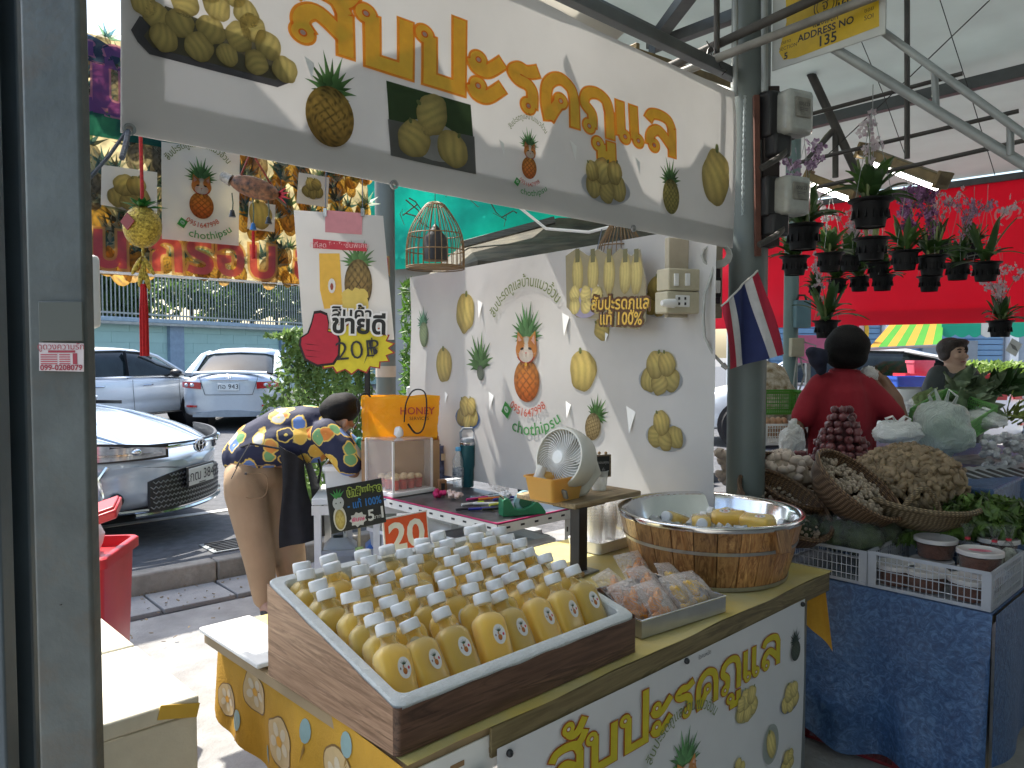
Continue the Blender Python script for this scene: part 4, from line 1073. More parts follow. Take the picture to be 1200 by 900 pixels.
# ROOF over the stall
M_ROOFT=tarp('white_roof_tarp',(.62,.67,.65),.27,.5,wr=1.2,bump=.3,var=.06)
ZC=3.05
def roofq(name,label,poly,z,mt=M_ROOFT,th=.01,kind=None,cat='roof sheet',tilt=0):
 m=MB();m.prism([tuple(S(a,b)[:2])for a,b in poly],z,z+th)
 o=m.build(name,mt,smooth=False);tag(o,label,cat);return o
roofq('roof_sheet','pale roof sheet above the front counter and overhead banner',[(-.9,-9),(1.92,-9),(1.92,.74),(-.9,.74)],ZC)
roofq('roof_sheet','pale roof strip between the banner and the louvred skylight',[(-.9+i*.094,1.02+.075*math.sin(i*.9)+.03*math.sin(i*2.3))for i in range(31)]+[(1.92,1.17),(-.9,1.17)],ZC+.02)  # near edge waved to shape the sun patch on the overhead banner
lv=thing('louvred_skylight','bright white louvred skylight beyond the overhead banner','skylight',tuple(S(.1,1.2,ZC)),UA)
M_LOUV=tarp('louvre_white',(.72,.70,.64),.45,.5,bump=0)
for i in range(9):
 MB().box((.92,.055+i*.105,.02),(2.5,.112,.006),(R(-24),0,0)).build('louvre',M_LOUV,lv)
for a in(-.32,.92,2.16):MB().box((a,.5,.075),(.04,1.02,.04)).build('louvre_frame',M_DARKST,lv)
M_TRUSS=mat('grey_truss_steel',(.10,.11,.115),.5,.2,.2,8,.1,40,dirt=.2)
def beam(label,pts,w,h,name='roof_beam',mt=M_TRUSS,cat='beam'):
 m=MB()
 for(a,b)in pts:m.bar(a,b,w,h)
 return tag(m.build(name,mt,bevel=.003),label,cat)
beam('dark roof beam descending right above the louvres',[(on(640,-20,3.0),on(764,40,3.0))],.05,.06)
beam('grey roof beam running up to the top edge beside the hanging rod',[(on(764,52,2.98),on(818,-20,2.98))],.06,.05)
beam('grey roof beam running right behind the dark hanging rod',[(on(764,55,2.95),on(862,18,2.95))],.05,.05)
beam('thin strut between the two roof beams above the louvres',[(on(764,36,2.99),on(764,66,2.8))],.03,.03,'roof_strut',cat='strut')
beam('narrow roof beam along the top of the overhead banner',[(S(-.4,.43,2.56),S(1.95,.43,2.56))],.04,.04)
beam('upright rod crossing the louvres at the top edge',[(on(578,30,2.75),on(578,-60,2.75))],.022,.022,'roof_strut',cat='strut')
m=MB();m.cyl(at(755,92,3.15),at(1000,-22,2.65),.017,n=12);tag(m.build('scaffold_pipe',M_DARKST),'darker of two lashed pipes crossing in front of the column','pipe',None)
m=MB();m.cyl(at(775,94,3.0),at(1050,-14,2.55),.016,n=12);tag(m.build('scaffold_pipe',mat('dull_tin_pipe',(.25,.24,.22),.55,.3,.2,14,.1,60,dirt=.4)),'paler of two lashed pipes crossing in front of the column','pipe')
m=MB()
for k in range(6):
 c=at(833+k*1.5,62+k*1.3,2.92);m.tube([c+Vector((math.cos(a/10*2*PI)*.012,math.sin(a/10*2*PI)*.03,math.sin(a/10*2*PI)*.03+math.cos(a/10*2*PI)*.018))for a in range(11)],.0022,5,False)
m.tube([at(838,64,2.9),at(845,80,2.88),at(852,82,2.88),at(846,88,2.88)],.002,5);m.tube([at(835,60,2.9),at(828,48,2.88)],.002,5)
tag(m.build('wire_tie',M_BLACK),'black wire lashing around the two crossing pipes','wire')
def lamp(a,b,label,lit=True):
 a,b=Vector(a),Vector(b);d=(b-a).normalized()
 t=thing('tube_lamp',label,'lamp',tuple((a+b)/2),0)
 M_H=mat('aged_lamp_housing',(.17,.12,.05),.5,.2,.3,20,.1,60,dirt=.4)
 MB().bar(a,b,.065,.045).build('housing',M_H,t,bevel=.004,w=True)
 for e,s_ in((a,1),(b,-1)):MB().bar(e,e+d*.02*s_,.085,.075).build('end_cap',M_H,t,bevel=.003,w=True)
 MB().bar(a+d*.03-Z*.024,b-d*.03-Z*.024,.10,.004).build('reflector',mat('reflector_white',(.7,.68,.6),.4),t,w=True)
 MB().cyl(a+d*.04-Z*.042,b-d*.04-Z*.042,.013,n=12).build('tube',mat('lit_tube',(1,.98,.92),.5,emit=9,ecol=(1,.97,.9)),t,w=True)
 return t
lamp(on(737,64,2.72),on(857,104,2.72),'lit tube lamp in a brown housing just above the overhead banner')
lamp(on(470,-12,2.74),on(566,20,2.74),'brown tube lamp at the top edge, left of the louvres')
# COUNTER
CO=Vector(O)
fc=thing('front_counter','front counter with yellowish wood trim strip, loaded with juice and fruit','counter',tuple(S(0,0,0)),UA)
M_PINE=wood('pale_wood_trim',(.15,.115,.05),(.28,.22,.11),0,16,.55,bump=.1)
MB().box((.885,.44,.735),(1.75,.90,.024)).build('table_top',mat('plywood',(.36,.26,.15),.7,0,.15,6),fc)
MB().box((.99,-.023,.718),(1.56,.008,.062)).build('trim_strip',M_PINE,fc,bevel=.002)
MB().box((1.772,.44,.718),(.008,.92,.062)).build('trim_strip',M_PINE,fc,bevel=.002)
for a in(.12,1.73):
 for b in(.06,.70):MB().box((a,b,.36),(.04,.04,.72)).build('leg',M_GALV,fc,bevel=.003)
sa=MB().box((.10,-.014,.695),(.30,.004,.07)).build('slotted_angle',M_WHITE,fc,bevel=.001)
for i in range(3):
 MB().box((.03+i*.1,-.0165,.70),(.035,.002,.011)).build('slot',mat('slot_tan',(.25,.15,.07),.8),sa,bevel=.003)
MB().box((.07,.0,.42),(.10,.02,.50)).build('cardboard_panel',mat('cardboard',(.38,.23,.12),.85,0,.1,12,.1,60),fc)
m=MB()
for k in range(5):c=Vector((.165,-.028,.66-.012*k));m.tube([c+Vector((math.cos(a/9*2*PI)*.028,0,math.sin(a/9*2*PI)*.018))for a in range(10)],.004,5,False)
m.tube([(.165,-.03,.62),(.16,-.03,.5),(.17,-.03,.3)],.006,6);m.build('cable_tie',M_BLACK,fc)
M_YEL=mat('yellow_cotton',(.62,.34,.035),.85,0,.12,9,.2,160,transl=.12)
yc=thing('yellow_tablecloth','yellow cotton cloth with pale flower print over the counter top and left side','tablecloth',tuple(S(0,0,.75)),UA)
def ytop(u,v):
 b=-.028+.92*v;a=(.004+.058*v)*(1-u)+1.778*u;z=.0035+.0025*noise.noise(Vector((a*7,b*7,1)))+.004*max(0,noise.noise(Vector((a*2,b*4,5))))
 if v<.03:b+=.004*math.sin(a*13)
 return Vector((a,b,z)),Z
M_YELT=mat('yellow_green_vinyl',(.58,.52,.28),.4,0,.12,5,.1,60,col2=(.62,.48,.12),dirt=.15)
MB().sheet(ytop,90,40,.0012).build('cloth_top',M_YELT,yc,ang=80)
def yside(u,v):
 b=-.03+.925*u;L=.20+.22*(1-u)**.6+.02*math.sin(u*14);z=-L*v
 w=.012+(.020*math.sin(b*16+1)+.012*math.sin(b*37))*v*.8
 return Vector((.004+.060*u-w,b,.003+z)),Vector((-1,0,0))
MB().sheet(yside,60,24,.0012).build('cloth_side',M_YEL,yc,ang=80)
P=Print();pale=(.66,.48,.24);dkp=(.22,.12,.03)
def ysurf(x,y):
 u=(x+.03)/.925;L=.20+.22*(1-u)**.6+.02*math.sin(u*14);return yside(u,min(1,-y/L))
for x,y,s_ in((.22,-.13,.075),(.30,-.26,.065),(.50,-.16,.07),(.66,-.10,.06),(.44,-.30,.05),(.82,-.17,.05),(.12,-.28,.07)):
 P.disc(x,y,s_,s_*.9,lambda a,b,r:dkp,1,0,2,26,.18,x*9);P.disc(x,y,s_*.94,s_*.84,lambda a,b,r:pale,2,0,3,26,.18,x*9)
 for k in range(5):
  a=k*1.257+x*7;P.disc(x+math.cos(a)*s_*.45,y+math.sin(a)*s_*.4,s_*.24,s_*.18,lambda a,b,r:(.72,.62,.45),3,a,2,12)
 P.disc(x,y,s_*.2,s_*.18,lambda a,b,r:(.80,.40,.05),4,0,2,12)
for x,y in((.36,-.08),(.60,-.24),(.75,-.20),(.18,-.04)):P.disc(x,y,.022,.03,lambda a,b,r:(.30,.45,.45),2,.4,2,12);P.leaf(x,y-.03,-1.2,.05,.006,(.35,.2,.05),2)
P.build('cloth_print',mat('cloth_ink',(.5,.4,.3))if False else M_PRINTO,ysurf,yc,.03,.0005,.0008)
def yend(u,v):
 b=.0+.16*u;z=-.02-.26*v*(1-.5*u);return Vector((1.785+.01*math.sin(u*9)+.012*v,b-.03*v,z)),Vector((1,0,0))
MB().sheet(yend,12,10,.001).build('cloth_corner',M_YEL,yc)
MB().box((1.79,.20,-.05),(.004,.30,.085)).build('grey_tape_patch',mat('grey_patch',(.12,.13,.13),.6),yc)
o=MB().box((0,0,0),(.14,.34,.012)).build('foam_board',mat('white_foam',(.70,.70,.69),.7,0,.04,40,.1,200),bevel=.003,loc=S(.066,.72,.762));o.rotation_euler=(0,0,UA)  # white sheet standing in for sun glare on the yellow cloth
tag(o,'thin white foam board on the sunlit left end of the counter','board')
CB=Bn(S(.0,-.032,0),U,.004,12)
cb_=thing('counter_banner','white banner down the counter front with yellow Thai lettering and fruit pictures','banner',tuple(CB.p0),UA)
xl,yl,_=CB.st(583,878);xr2,yr2,_=CB.st(944,702)
sheet_obj('banner_sheet',M_TARPO,CB,[(xl,.03),(xr2-.012,.03),(xr2,yr2),(xl,yl)],60,30,cb_)
P=Print()
p1,p2=CB.st(640,884)[0],CB.st(914,790)[0]
bl=CB.st(900,785)[1]
thai(P,'สับปะรดภูแล',p1,p2,bl+.004,.092,(.62,.52,.03),(.45,.13,.02),3,.20,.06)
x,y,s_=CB.px(802,948,26);art_cat(P,x,y,s_,2,sx=1.1)
for px,py,h,n_,sd in((875,823,24,6,1),(925,815,21,5,2),(865,897,14,4,3),(922,890,16,5,5)):
 x,y,s_=CB.px(px,py,h);art_plate(P,x,y,s_,n_,sd,2,(.16,.2,.3)if px>900 else(.4,.38,.2),1.1)
x,y,s_=CB.px(903,872,24);P.disc(x,y,s_*.8,s_,lambda a,b,r:sc3((.33,.36,.34),.8+.3*r),2,0,4,24);art_peeled(P,x,y,s_*.75,.3,.6,3,4)
x,y,s_=CB.px(931,762,12);art_pineapple(P,x,y,s_,0,2,(.14,.16,.10),(.10,.12,.08),(.03,.04,.03),1.5,.95,4,(.05,.07,.05))
P.g+=1;P.text('ใดคนหมัด',*CB.st(825,767)[:2],.016,(.03,.03,.04),2)
P.build('banner_print',M_PRINTO,CB.surf,cb_,.06,w=True,split=True)
for px,py in((596,882),(803,774),(940,708)):
 x,y,_=CB.st(px,py);m=MB();m.ball(tuple(CB.surf(x,y)[0]+CB.N*.004),.008,10,6);m.build('pin',M_BLACK,cb_,w=True)
# FOAM BOX OF JUICE
fbx=thing('foam_juice_box','slant sided brown covered foam box packed with juice bottles','foam box',tuple(S(.0,.0,.757)),UA)
BW,BD,HF,HB,TH=.725,.515,.093,.222,.030
M_FOAM=mat('styrofoam',(.55,.58,.58),.8,0,.06,60,.35,220,dirt=.15)
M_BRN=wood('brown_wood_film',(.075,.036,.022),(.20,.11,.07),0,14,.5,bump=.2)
M_BRN_SUN=wood('brown_wood_film_side',(.32,.19,.12),(.48,.31,.20),1,16,.55,bump=.3)  # sun on the left face put into a paler copy of the film
def hz(b):return HF+(HB-HF)*b/BD
m=MB()
def slab(a0,a1,b0,b1,z0):
 vs=[(a0,b0,z0),(a1,b0,z0),(a1,b1,z0),(a0,b1,z0),(a0,b0,hz(b0)),(a1,b0,hz(b0)),(a1,b1,hz(b1)),(a0,b1,hz(b1))]
 m.add(vs,[(0,3,2,1),(4,5,6,7),(0,1,5,4),(1,2,6,5),(2,3,7,6),(3,0,4,7)])
def rim_ring(a0,a1,b0,b1,z,r=.02,k=5,zf=None):
 pts=[]
 for cx,cy,s0 in((a1-r,b0+r,-PI/2),(a1-r,b1-r,0),(a0+r,b1-r,PI/2),(a0+r,b0+r,PI)):
  for i in range(k+1):
   t=s0+i*PI/2/k;x,y=cx+math.cos(t)*r,cy+math.sin(t)*r;pts.append((x,y,zf(y)if zf else z))
 return pts
r1=rim_ring(.003,BW-.003,.003,BD-.003,0);r2=rim_ring(.003,BW-.003,.003,BD-.003,0,zf=lambda y:hz(y)-.004)
r2b=rim_ring(.007,BW-.007,.007,BD-.007,0,zf=lambda y:hz(y));r3a=rim_ring(TH-.003,BW-TH+.003,TH-.003,BD-TH+.003,0,zf=hz)
r3=rim_ring(TH,BW-TH,TH,BD-TH,0,zf=lambda y:hz(y)-.004);r4=rim_ring(TH,BW-TH,TH,BD-TH,.03)
rings=[r1,r2,r2b,r3a,r3,r4];n=len(r1);mm=MB();mm.v=[p for r_ in rings for p in r_]
for i in range(5):mm.f+=[(i*n+k,i*n+(k+1)%n,(i+1)*n+(k+1)%n,(i+1)*n+k)for k in range(n)]
mm.f+=[tuple(range(n-1,-1,-1)),tuple(range(5*n,6*n))]
mm.build('foam_shell',M_FOAM,fbx,ang=35)
def wavy(x):return .004*noise.noise(Vector((x*14,3,1)))-.003
def film(u0,u1,fn,mt,nn=40):
 mm=MB()
 mm.sheet(lambda u,v:fn(u0+(u1-u0)*u,v),nn,4,.0012);return mm.build('wood_film',mt,fbx)
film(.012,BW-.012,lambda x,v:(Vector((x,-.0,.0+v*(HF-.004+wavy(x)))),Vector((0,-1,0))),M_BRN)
film(.012,BD-.012,lambda y,v:(Vector((-.0,y,v*(hz(y)-.003+wavy(y)))),Vector((-1,0,0))),M_BRN_SUN)
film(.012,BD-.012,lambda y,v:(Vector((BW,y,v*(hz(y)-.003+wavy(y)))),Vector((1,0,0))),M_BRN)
film(0,1,lambda t,v:(Vector((.012-math.sin(t*PI/2)*.012*1,.012-math.cos(t*PI/2)*.012,v*(HF-.003))),Vector((-.7,-.7,0))),M_BRN,6)
film(0,1,lambda t,v:(Vector((BW-.012+math.sin(t*PI/2)*.012*1,.012-math.cos(t*PI/2)*.012,v*(HF-.003))),Vector((.7,-.7,0))),M_BRN,6)
def loft(prof,n=20):
 m=MB();vs=[]
 for rx,ry,z,e in prof:
  for k in range(n):
   a=2*PI*(k+.5)/n;c,s_=math.cos(a),math.sin(a);q=(abs(c)**e+abs(s_)**e)**(-1/e)
   vs.append((c*q*rx,s_*q*ry,z))
 N=len(prof)
 fs=[(i*n+k,i*n+(k+1)%n,(i+1)*n+(k+1)%n,(i+1)*n+k)for i in range(N-1)for k in range(n)]
 fs+=[tuple(range(n-1,-1,-1)),tuple(range((N-1)*n,N*n))]
 return m.add(vs,fs)
bprof=[(.026,.017,0,4),(.031,.021,.003,4.5),(.033,.0225,.01,5),(.0335,.023,.098,5),(.033,.0225,.105,4.5),(.0295,.0205,.112,3.6),(.021,.017,.119,2.6),(.0145,.0145,.124,2),(.0135,.0135,.134,2),(.0155,.0155,.136,2),(.0155,.0155,.139,2),(.0135,.0135,.141,2),(.0135,.0135,.150,2)]
M_PET=thin('clear_pet',(1,.93,.68),.02,rough=.04,dark=.85)
jm,jnt,jb,jo=newmat('yellow_juice');jv=coord(jnt,'Object',(1,1,1))
oi=jnt.nodes.new('ShaderNodeObjectInfo')
sx_=jnt.nodes.new('ShaderNodeSeparateXYZ');lk(jnt,jv,sx_.inputs[0])
mrz=jnt.nodes.new('ShaderNodeMapRange');mrz.inputs['From Max'].default_value=.12;lk(jnt,sx_.outputs['Z'],mrz.inputs[0])
c_=ramp(jnt,mrz.outputs[0],[(0,(1,.76,.15)),(.85,(1,.80,.22)),(1,(1,.84,.4))])
hs=jnt.nodes.new('ShaderNodeHueSaturation');mr_=jnt.nodes.new('ShaderNodeMapRange');mr_.inputs['To Min'].default_value=.85;mr_.inputs['To Max'].default_value=1.12
lk(jnt,oi.outputs['Random'],mr_.inputs[0]);lk(jnt,mr_.outputs[0],hs.inputs['Value']);lk(jnt,c_,hs.inputs['Color']);lk(jnt,hs.outputs[0],jb.inputs['Base Color'])
jb.inputs['Roughness'].default_value=.18;jb.inputs['Coat Weight'].default_value=.6;jb.inputs['Coat Roughness'].default_value=.04
tr_=jnt.nodes.new('ShaderNodeBsdfTranslucent');lk(jnt,hs.outputs[0],tr_.inputs[0]);mxs=jnt.nodes.new('ShaderNodeMixShader');mxs.inputs[0].default_value=.55
lk(jnt,jb.outputs[0],mxs.inputs[1]);lk(jnt,tr_.outputs[0],mxs.inputs[2]);lk(jnt,mxs.outputs[0],jo.inputs[0])
M_JUICE=jm
M_CAP=mat('white_bottle_cap',(.74,.75,.76),.45,0,.03,40)
def cap_mesh(r,z0,h,ribs=28):
 m=MB();n=ribs*2;vs=[]
 for rr_,z,rib in((r*.96,z0,1),(r,z0+.001,1),(r,z0+h-.003,1),(r*.95,z0+h-.001,0),(r*.84,z0+h,0)):
  for k in range(n):
   a=2*PI*k/n;q=rr_*(1-(.035 if(k%2 and rib)else 0));vs.append((math.cos(a)*q,math.sin(a)*q,z))
 m.add(vs,[(i*n+k,i*n+(k+1)%n,(i+1)*n+(k+1)%n,(i+1)*n+k)for i in range(4)for k in range(n)]+[tuple(range(4*n,5*n)),tuple(range(n-1,-1,-1))])
 return m
def make_bottle(label,group=None):
 t=thing('juice_bottle',label,'juice bottle',(0,0,0),0,group)
 loft(bprof).build('bottle_body',M_PET,t,ang=60)
 loft([(rx-.0012,ry-.0012,z+.0012 if z<.01 else z,e)for rx,ry,z,e in bprof[:7]]+[(.0135,.0135,.121,2)]).build('juice',M_JUICE,t,ang=60)
 cap_mesh(.0185,.140,.021).build('cap',M_CAP,t,ang=50)
 P=Print();P.disc(0,0,.0135,.019,lambda a,b,r:(.78,.78,.77),0,0,2,24)
 P.disc(0,-.006,.0045,.006,lattice((.75,.30,.05),(.70,.18,.04),(.25,.08,.02),2.4),2,0,4,14);P.disc(0,.002,.004,.0035,lambda a,b,r:(.55,.25,.12)if a<0 else(.75,.7,.65),3,0,2,10)
 for k in range(5):P.leaf(0,.004,PI/2+(k-2)*.4,.011,.0012,(.05,.10,.05),3)
 P.disc(-.0085,-.001,.0014,.0025,lambda a,b,r:(.2,.1,.1),2,0,1,8);P.disc(.0085,-.001,.0022,.003,lambda a,b,r:(.6,.05,.08),2,0,1,8)
 P.build('label_sticker',M_PRINTO,lambda x,y:((x+.006,-.0236,.075+y),(0,-1,0)),t,0,.0002,.0002)
 return t
ordn=['first','second','third','fourth','fifth','sixth','seventh','eighth']
rown=['front row','second row','third row','fourth row','fifth row','sixth row','seventh row','back row']
proto=None;rr=random.Random(21)
for r_ in range(8):
 for c_ in range(8):
  a=.068+c_*.0838+rr.uniform(-.006,.006)+(.01 if r_%2 else 0)*(1 if c_<7 else-1);b=.064+r_*.0545+rr.uniform(-.004,.004)
  z=.757+.034+r_*.0065+rr.uniform(0,.004)
  lean=R(31-2.6*r_+rr.uniform(-5,5));lab='yellow juice bottle, %s of the foam box, %s from the left'%(rown[r_],ordn[c_])
  M_=Matrix.Rotation(UA+rr.uniform(-.14,.14),4,'Z')@Matrix.Rotation(-lean,4,'X')@Matrix.Rotation(rr.uniform(-.10,.10),4,'Y')@Matrix.Rotation(rr.uniform(-.15,.15)+(0 if r_==0 else rr.uniform(-.5,.5)),4,'Z')
  if proto is None:t=proto=make_bottle(lab,'juice bottles packed in the foam box')
  else:t=copy_tree(proto,label=lab)
  t.location=S(a,b,z);t.rotation_euler=M_.to_euler();t.scale=(1.12,1.12,1.10*rr.uniform(.98,1.03))
# ICE TUB
TC=Vector((.675,2.63,0));TC=on(831,662,.75);TC=Vector((.672,2.60,.757))
tb=thing('wooden_tub','round stave tub with steel bowl liner holding chilled juice bottles','tub',tuple(TC),.2)
RB,RT,TH_=.252,.306,.205
M_STAVE=wood('stave_wood',(.24,.095,.028),(.60,.34,.13),2,15,.4,bump=.12,coat=.25,rand=.38)
NS=26
for k in range(NS):
 m=MB();a0,a1=2*PI*k/NS+.004,2*PI*(k+1)/NS-.004;vs=[]
 for z,r_ in((0,RB),(TH_*.5,RB+(RT-RB)*.52),(TH_,RT)):
  for i in range(4):
   a=a0+(a1-a0)*i/3;vs.append((math.cos(a)*r_,math.sin(a)*r_,z))
  for i in range(4):
   a=a1+(a0-a1)*i/3;vs.append((math.cos(a)*(r_-.016),math.sin(a)*(r_-.016),z))
 fs=[(j*8+i,j*8+(i+1)%8,(j+1)*8+(i+1)%8,(j+1)*8+i)for j in range(2)for i in range(8)]+[tuple(range(7,-1,-1)),tuple(range(16,24))]
 m.add(vs,fs).build('stave',M_STAVE,tb,bevel=.0015)
M_BAND=mat('steel_band',(.42,.41,.39),.35,.85,.1,40,.05,100)
def hoop(z,h,e=.0015):
 q=lambda z_:RB+(RT-RB)*z_/TH_+e
 return MB().lathe([(q(z),z),(q(z)+.002,z),(q(z+h)+.002,z+h),(q(z+h),z+h)],72).build('hoop',M_BAND,tb)
hoop(.118,.011);hoop(.0,.013)
M_SS=mat('stainless_bowl',(.72,.72,.72),.14,1,.06,4,.12,14)
MB().lathe([(RT+.001,TH_-.012),(RT+.004,TH_+.002),(RT+.002,TH_+.006),(RT-.012,TH_+.005),(RT-.022,TH_-.01),(RT-.045,TH_*.55),(RB-.03,.035),(.1,.02),(0,.02)],72).build('bowl_liner',M_SS,tb,ang=70)
ha=math.atan2((at(893,650,2.4)-TC).y,(at(893,650,2.4)-TC).x)-.2
hb=MB().box((0,0,0),(.022,.052,.070)).build('handle_block',M_STAVE,tb,bevel=.003);hb.location=(math.cos(ha)*(RT+.004),math.sin(ha)*(RT+.004),TH_-.045);hb.rotation_euler=(0,-.25,ha)
hb2=MB().box((0,0,0),(.022,.052,.070)).build('handle_block',M_STAVE,tb,bevel=.003);hb2.location=(-math.cos(ha)*(RT+.004),-math.sin(ha)*(RT+.004),TH_-.045);hb2.rotation_euler=(0,-.25,ha+PI)
rr=random.Random(8);m=MB()
for i in range(130):
 a,r_=rr.uniform(0,2*PI),rr.random()**.5*.24
 m.box((TC.x+math.cos(a)*r_,TC.y+math.sin(a)*r_,TC.z+.115+rr.uniform(-.01,.02)),(.03,.026,.022),(rr.uniform(0,3),rr.uniform(0,3),rr.uniform(0,3)))
m.lathe([(.25,.0),(.0,.012)],30,Matrix.Translation((TC.x,TC.y,TC.z+.105)))
tag(m.build('ice',mat('crushed_ice',(.72,.76,.78),.15,0,.05,30,.2,60,transl=.4),bevel=.003),'crushed ice filling the wooden tub','ice',kind='stuff')
def lay_bottle(p,d,up,lab,s_=1.0):
 d=Vector(d).normalized();x=d.cross(Vector(up)).normalized();y=d.cross(x)
 t=copy_tree(proto,label=lab);t['group']='juice bottles chilling in the wooden tub'
 t.location=p;t.rotation_euler=Matrix((x,y,d)).transposed().to_euler();t.scale=(s_,)*3;return t
zt=TC.z+.145
for px,py,d,lab in(((786,608),0,(-.75,-.75,.25),'amber juice bottle in the tub, white cap pointing left, nearest the rim'),((826,612),0,(-.55,-1,.1),'juice bottle in the tub with its round cap facing the camera'),((868,606),0,(-1,.15,.0),'juice bottle lying flat across the middle of the tub'),((898,610),0,(-.5,.9,.12),'juice bottle lying in the right of the tub, label side up'),((880,598),0,(-1,.4,.0),'juice bottle half sunk at the far side of the tub')):
 pass
for q,d,lab in(((786,606),(-.6,-.75,.3),'amber juice bottle in the tub with white cap pointing left'),((822,612),(-.2,-1,.12),'juice bottle in the tub with its round cap towards the camera'),((858,606),(-1,.25,.0),'juice bottle lying flat across the middle of the tub'),((888,611),(.7,-.7,.05),'juice bottle lying on its side at the right of the tub'),((900,600),(-.8,.6,.1),'juice bottle leaning on the steel bowl at the far right of the tub')):
 p=on(q[0],q[1],zt);d=Vector(d).normalized();up=Vector((0,-.3,1))if abs(d.y)<.9 else Vector((0,0,1))
 p=p-d*.10 if lab.startswith(('amber','juice bottle in'))else p-d*.06
 c=p-TC;c.z=0
 if c.length>.21:p-=c.normalized()*(c.length-.21)
 lay_bottle(p,d,up,lab)
# METAL TRAY WITH FRUIT BAGS
q0,q1=on(752,749,.757),on(850,717,.757)
tr_a=math.atan2((q1-q0).y,(q1-q0).x);TLn=(q1-q0).length
tray=thing('metal_tray','shallow silver metal tray of bagged fruit beside the foam box','tray',tuple(q0),tr_a)
M_TRAY=mat('brushed_tray',(.50,.50,.50),.32,.9,.1,10,.08,40)
TW=.27
m=MB();m.box((TLn/2,TW/2,.003),(TLn,TW,.003)).build('tray_floor',M_TRAY,tray)
for c,d in(((TLn/2,0,.024),(TLn,.002,.046)),((TLn/2,TW,.024),(TLn,.002,.046)),((0,TW/2,.024),(.002,TW,.046)),((TLn,TW/2,.024),(.002,TW,.046))):MB().box(c,d).build('tray_side',M_TRAY,tray)
MB().tube([(0,0,.047),(TLn,0,.047),(TLn,TW,.047),(0,TW,.047),(0,0,.047)],.0025,6).build('tray_rim',M_CHROME,tray)
M_FILM=thin('crinkled_film',(1,.97,.95),.10,rough=.12,wrinkle=.9,wscale=28)
M_ORF=mat('orange_fruit_flesh',(.75,.32,.05),.35,0,.2,50,coat=.5,transl=.3)
M_YEF=mat('yellow_fruit_flesh',(.75,.50,.10),.35,0,.2,50,coat=.5,transl=.3)
def fruit_bag(label,mtf,seed):
 rr=random.Random(seed);t=thing('fruit_bag',label,'fruit bag',(0,0,0),0,'clear bags of cut fruit on the metal tray')
 def pillow(p):
  return 1
 m=MB()
 def fn(u,v,s_):
  x,y=(u-.5)*.105,(v-.5)*.135;e=(1-abs(2*u-1)**3)*(1-abs(2*v-1)**3)
  return Vector((x,y,s_*(.022*e+.004*e*noise.noise(Vector((x*60,y*60,s_+seed))))))
 m.grid(lambda u,v:fn(u,v,1),14,16);m.grid(lambda u,v:fn(1-u,v,-1),14,16)
 m.build('film',M_FILM,t,ang=70)
 for i in range(6):
  a=rr.uniform(0,6.28);w=MB()
  w.ball((0,0,0),(.030,.013,.012),12,8,fn=lambda q:1+.12*math.sin(q.x*9));o=w.build('fruit_piece',mtf,t)
  o.location=(rr.uniform(-.026,.026),rr.uniform(-.045,.035),rr.uniform(-.006,.006));o.rotation_euler=(rr.uniform(-.4,.4),rr.uniform(-.4,.4),a)
 return t
bo,by_=None,None
spots=[((742,704),0,'clear bag of orange fruit nearest the foam box corner'),((770,706),0,'clear bag of orange fruit, second along the tray front'),((797,697),1,'clear bag of pale yellow fruit near the tray right end'),((722,690),0,'small clear fruit bag wedged against the foam box'),((760,684),0,'clear bag of orange fruit in the middle of the tray'),((790,681),1,'clear bag of fruit at the back of the tray by the tub'),((815,690),1,'clear bag of pale fruit at the tray end by the tub'),((745,668),0,'clear fruit bag on the yellow cloth behind the tray')]
for i,((px,py),k,lab)in enumerate(spots):
 p=on(px,py,.80)
 if k==0:
  if bo is None:t=bo=fruit_bag(lab,M_ORF,1)
  else:t=copy_tree(bo,label=lab)
 else:
  if by_ is None:t=by_=fruit_bag(lab,M_YEF,2)
  else:t=copy_tree(by_,label=lab)
 t.location=p;t.rotation_euler=(rnd.uniform(.5,.9),rnd.uniform(-.2,.2),tr_a+rnd.uniform(-.35,.35));t.scale=(1,1,1.1)
# SIGNS STUCK IN THE BOX
def board(name,label,c4,depth,tilt=0):
 pts=[at(x,y,d)for(x,y),d in zip(c4,depth)];return pts
c4=[(389,626),(453,612),(452,559),(385,572)]
pts=[at(x,y,2.12)for x,y in c4];pts[1]=at(*c4[1],2.20);pts[2]=at(*c4[2],2.20)
X_=(pts[1]-pts[0]).normalized();Yv=(pts[3]-pts[0]).normalized();Nn=X_.cross(Yv).normalized();Yv=Nn.cross(X_)
Wd_,Hd_=(pts[1]-pts[0]).length,(pts[3]-pts[0]).length
cs_=thing('chalk_sign','small black board with coloured Thai lettering and a drawn pineapple figure','sign',tuple((pts[0]+pts[1]+pts[2]+pts[3])/4))
Ms=Matrix((X_,Yv,Nn)).transposed().to_4x4();Ms.translation=pts[0]
m=MB();m.box((Wd_/2,Hd_/2,-.004),(Wd_,Hd_,.006));m.v=[tuple(Ms@Vector(p))for p in m.v];m.build('sign_board',mat('chalkboard',(.02,.022,.022),.6,0,.2,20),cs_,bevel=.001,w=True)
P=Print();w_,h_=Wd_,Hd_
P.text('น้ำสับปะรด',w_*.66,h_*.80,h_*.22,(.02,.03,.01),2,.0006,0,.85,out=(.45,.55,.12),outw=.0035)
P.text('- แท้ 100% -',w_*.68,h_*.53,h_*.23,(.05,.22,.60),2,.0006,0,.80)
P.text('5',w_*.73,h_*.22,h_*.34,(.75,.75,.75),2,.001,0,1.0);P.text('บาท',w_*.84,h_*.17,h_*.12,(.75,.75,.75),2);P.text('1',w_*.94,h_*.24,h_*.36,(.75,.75,.75),2,.001)
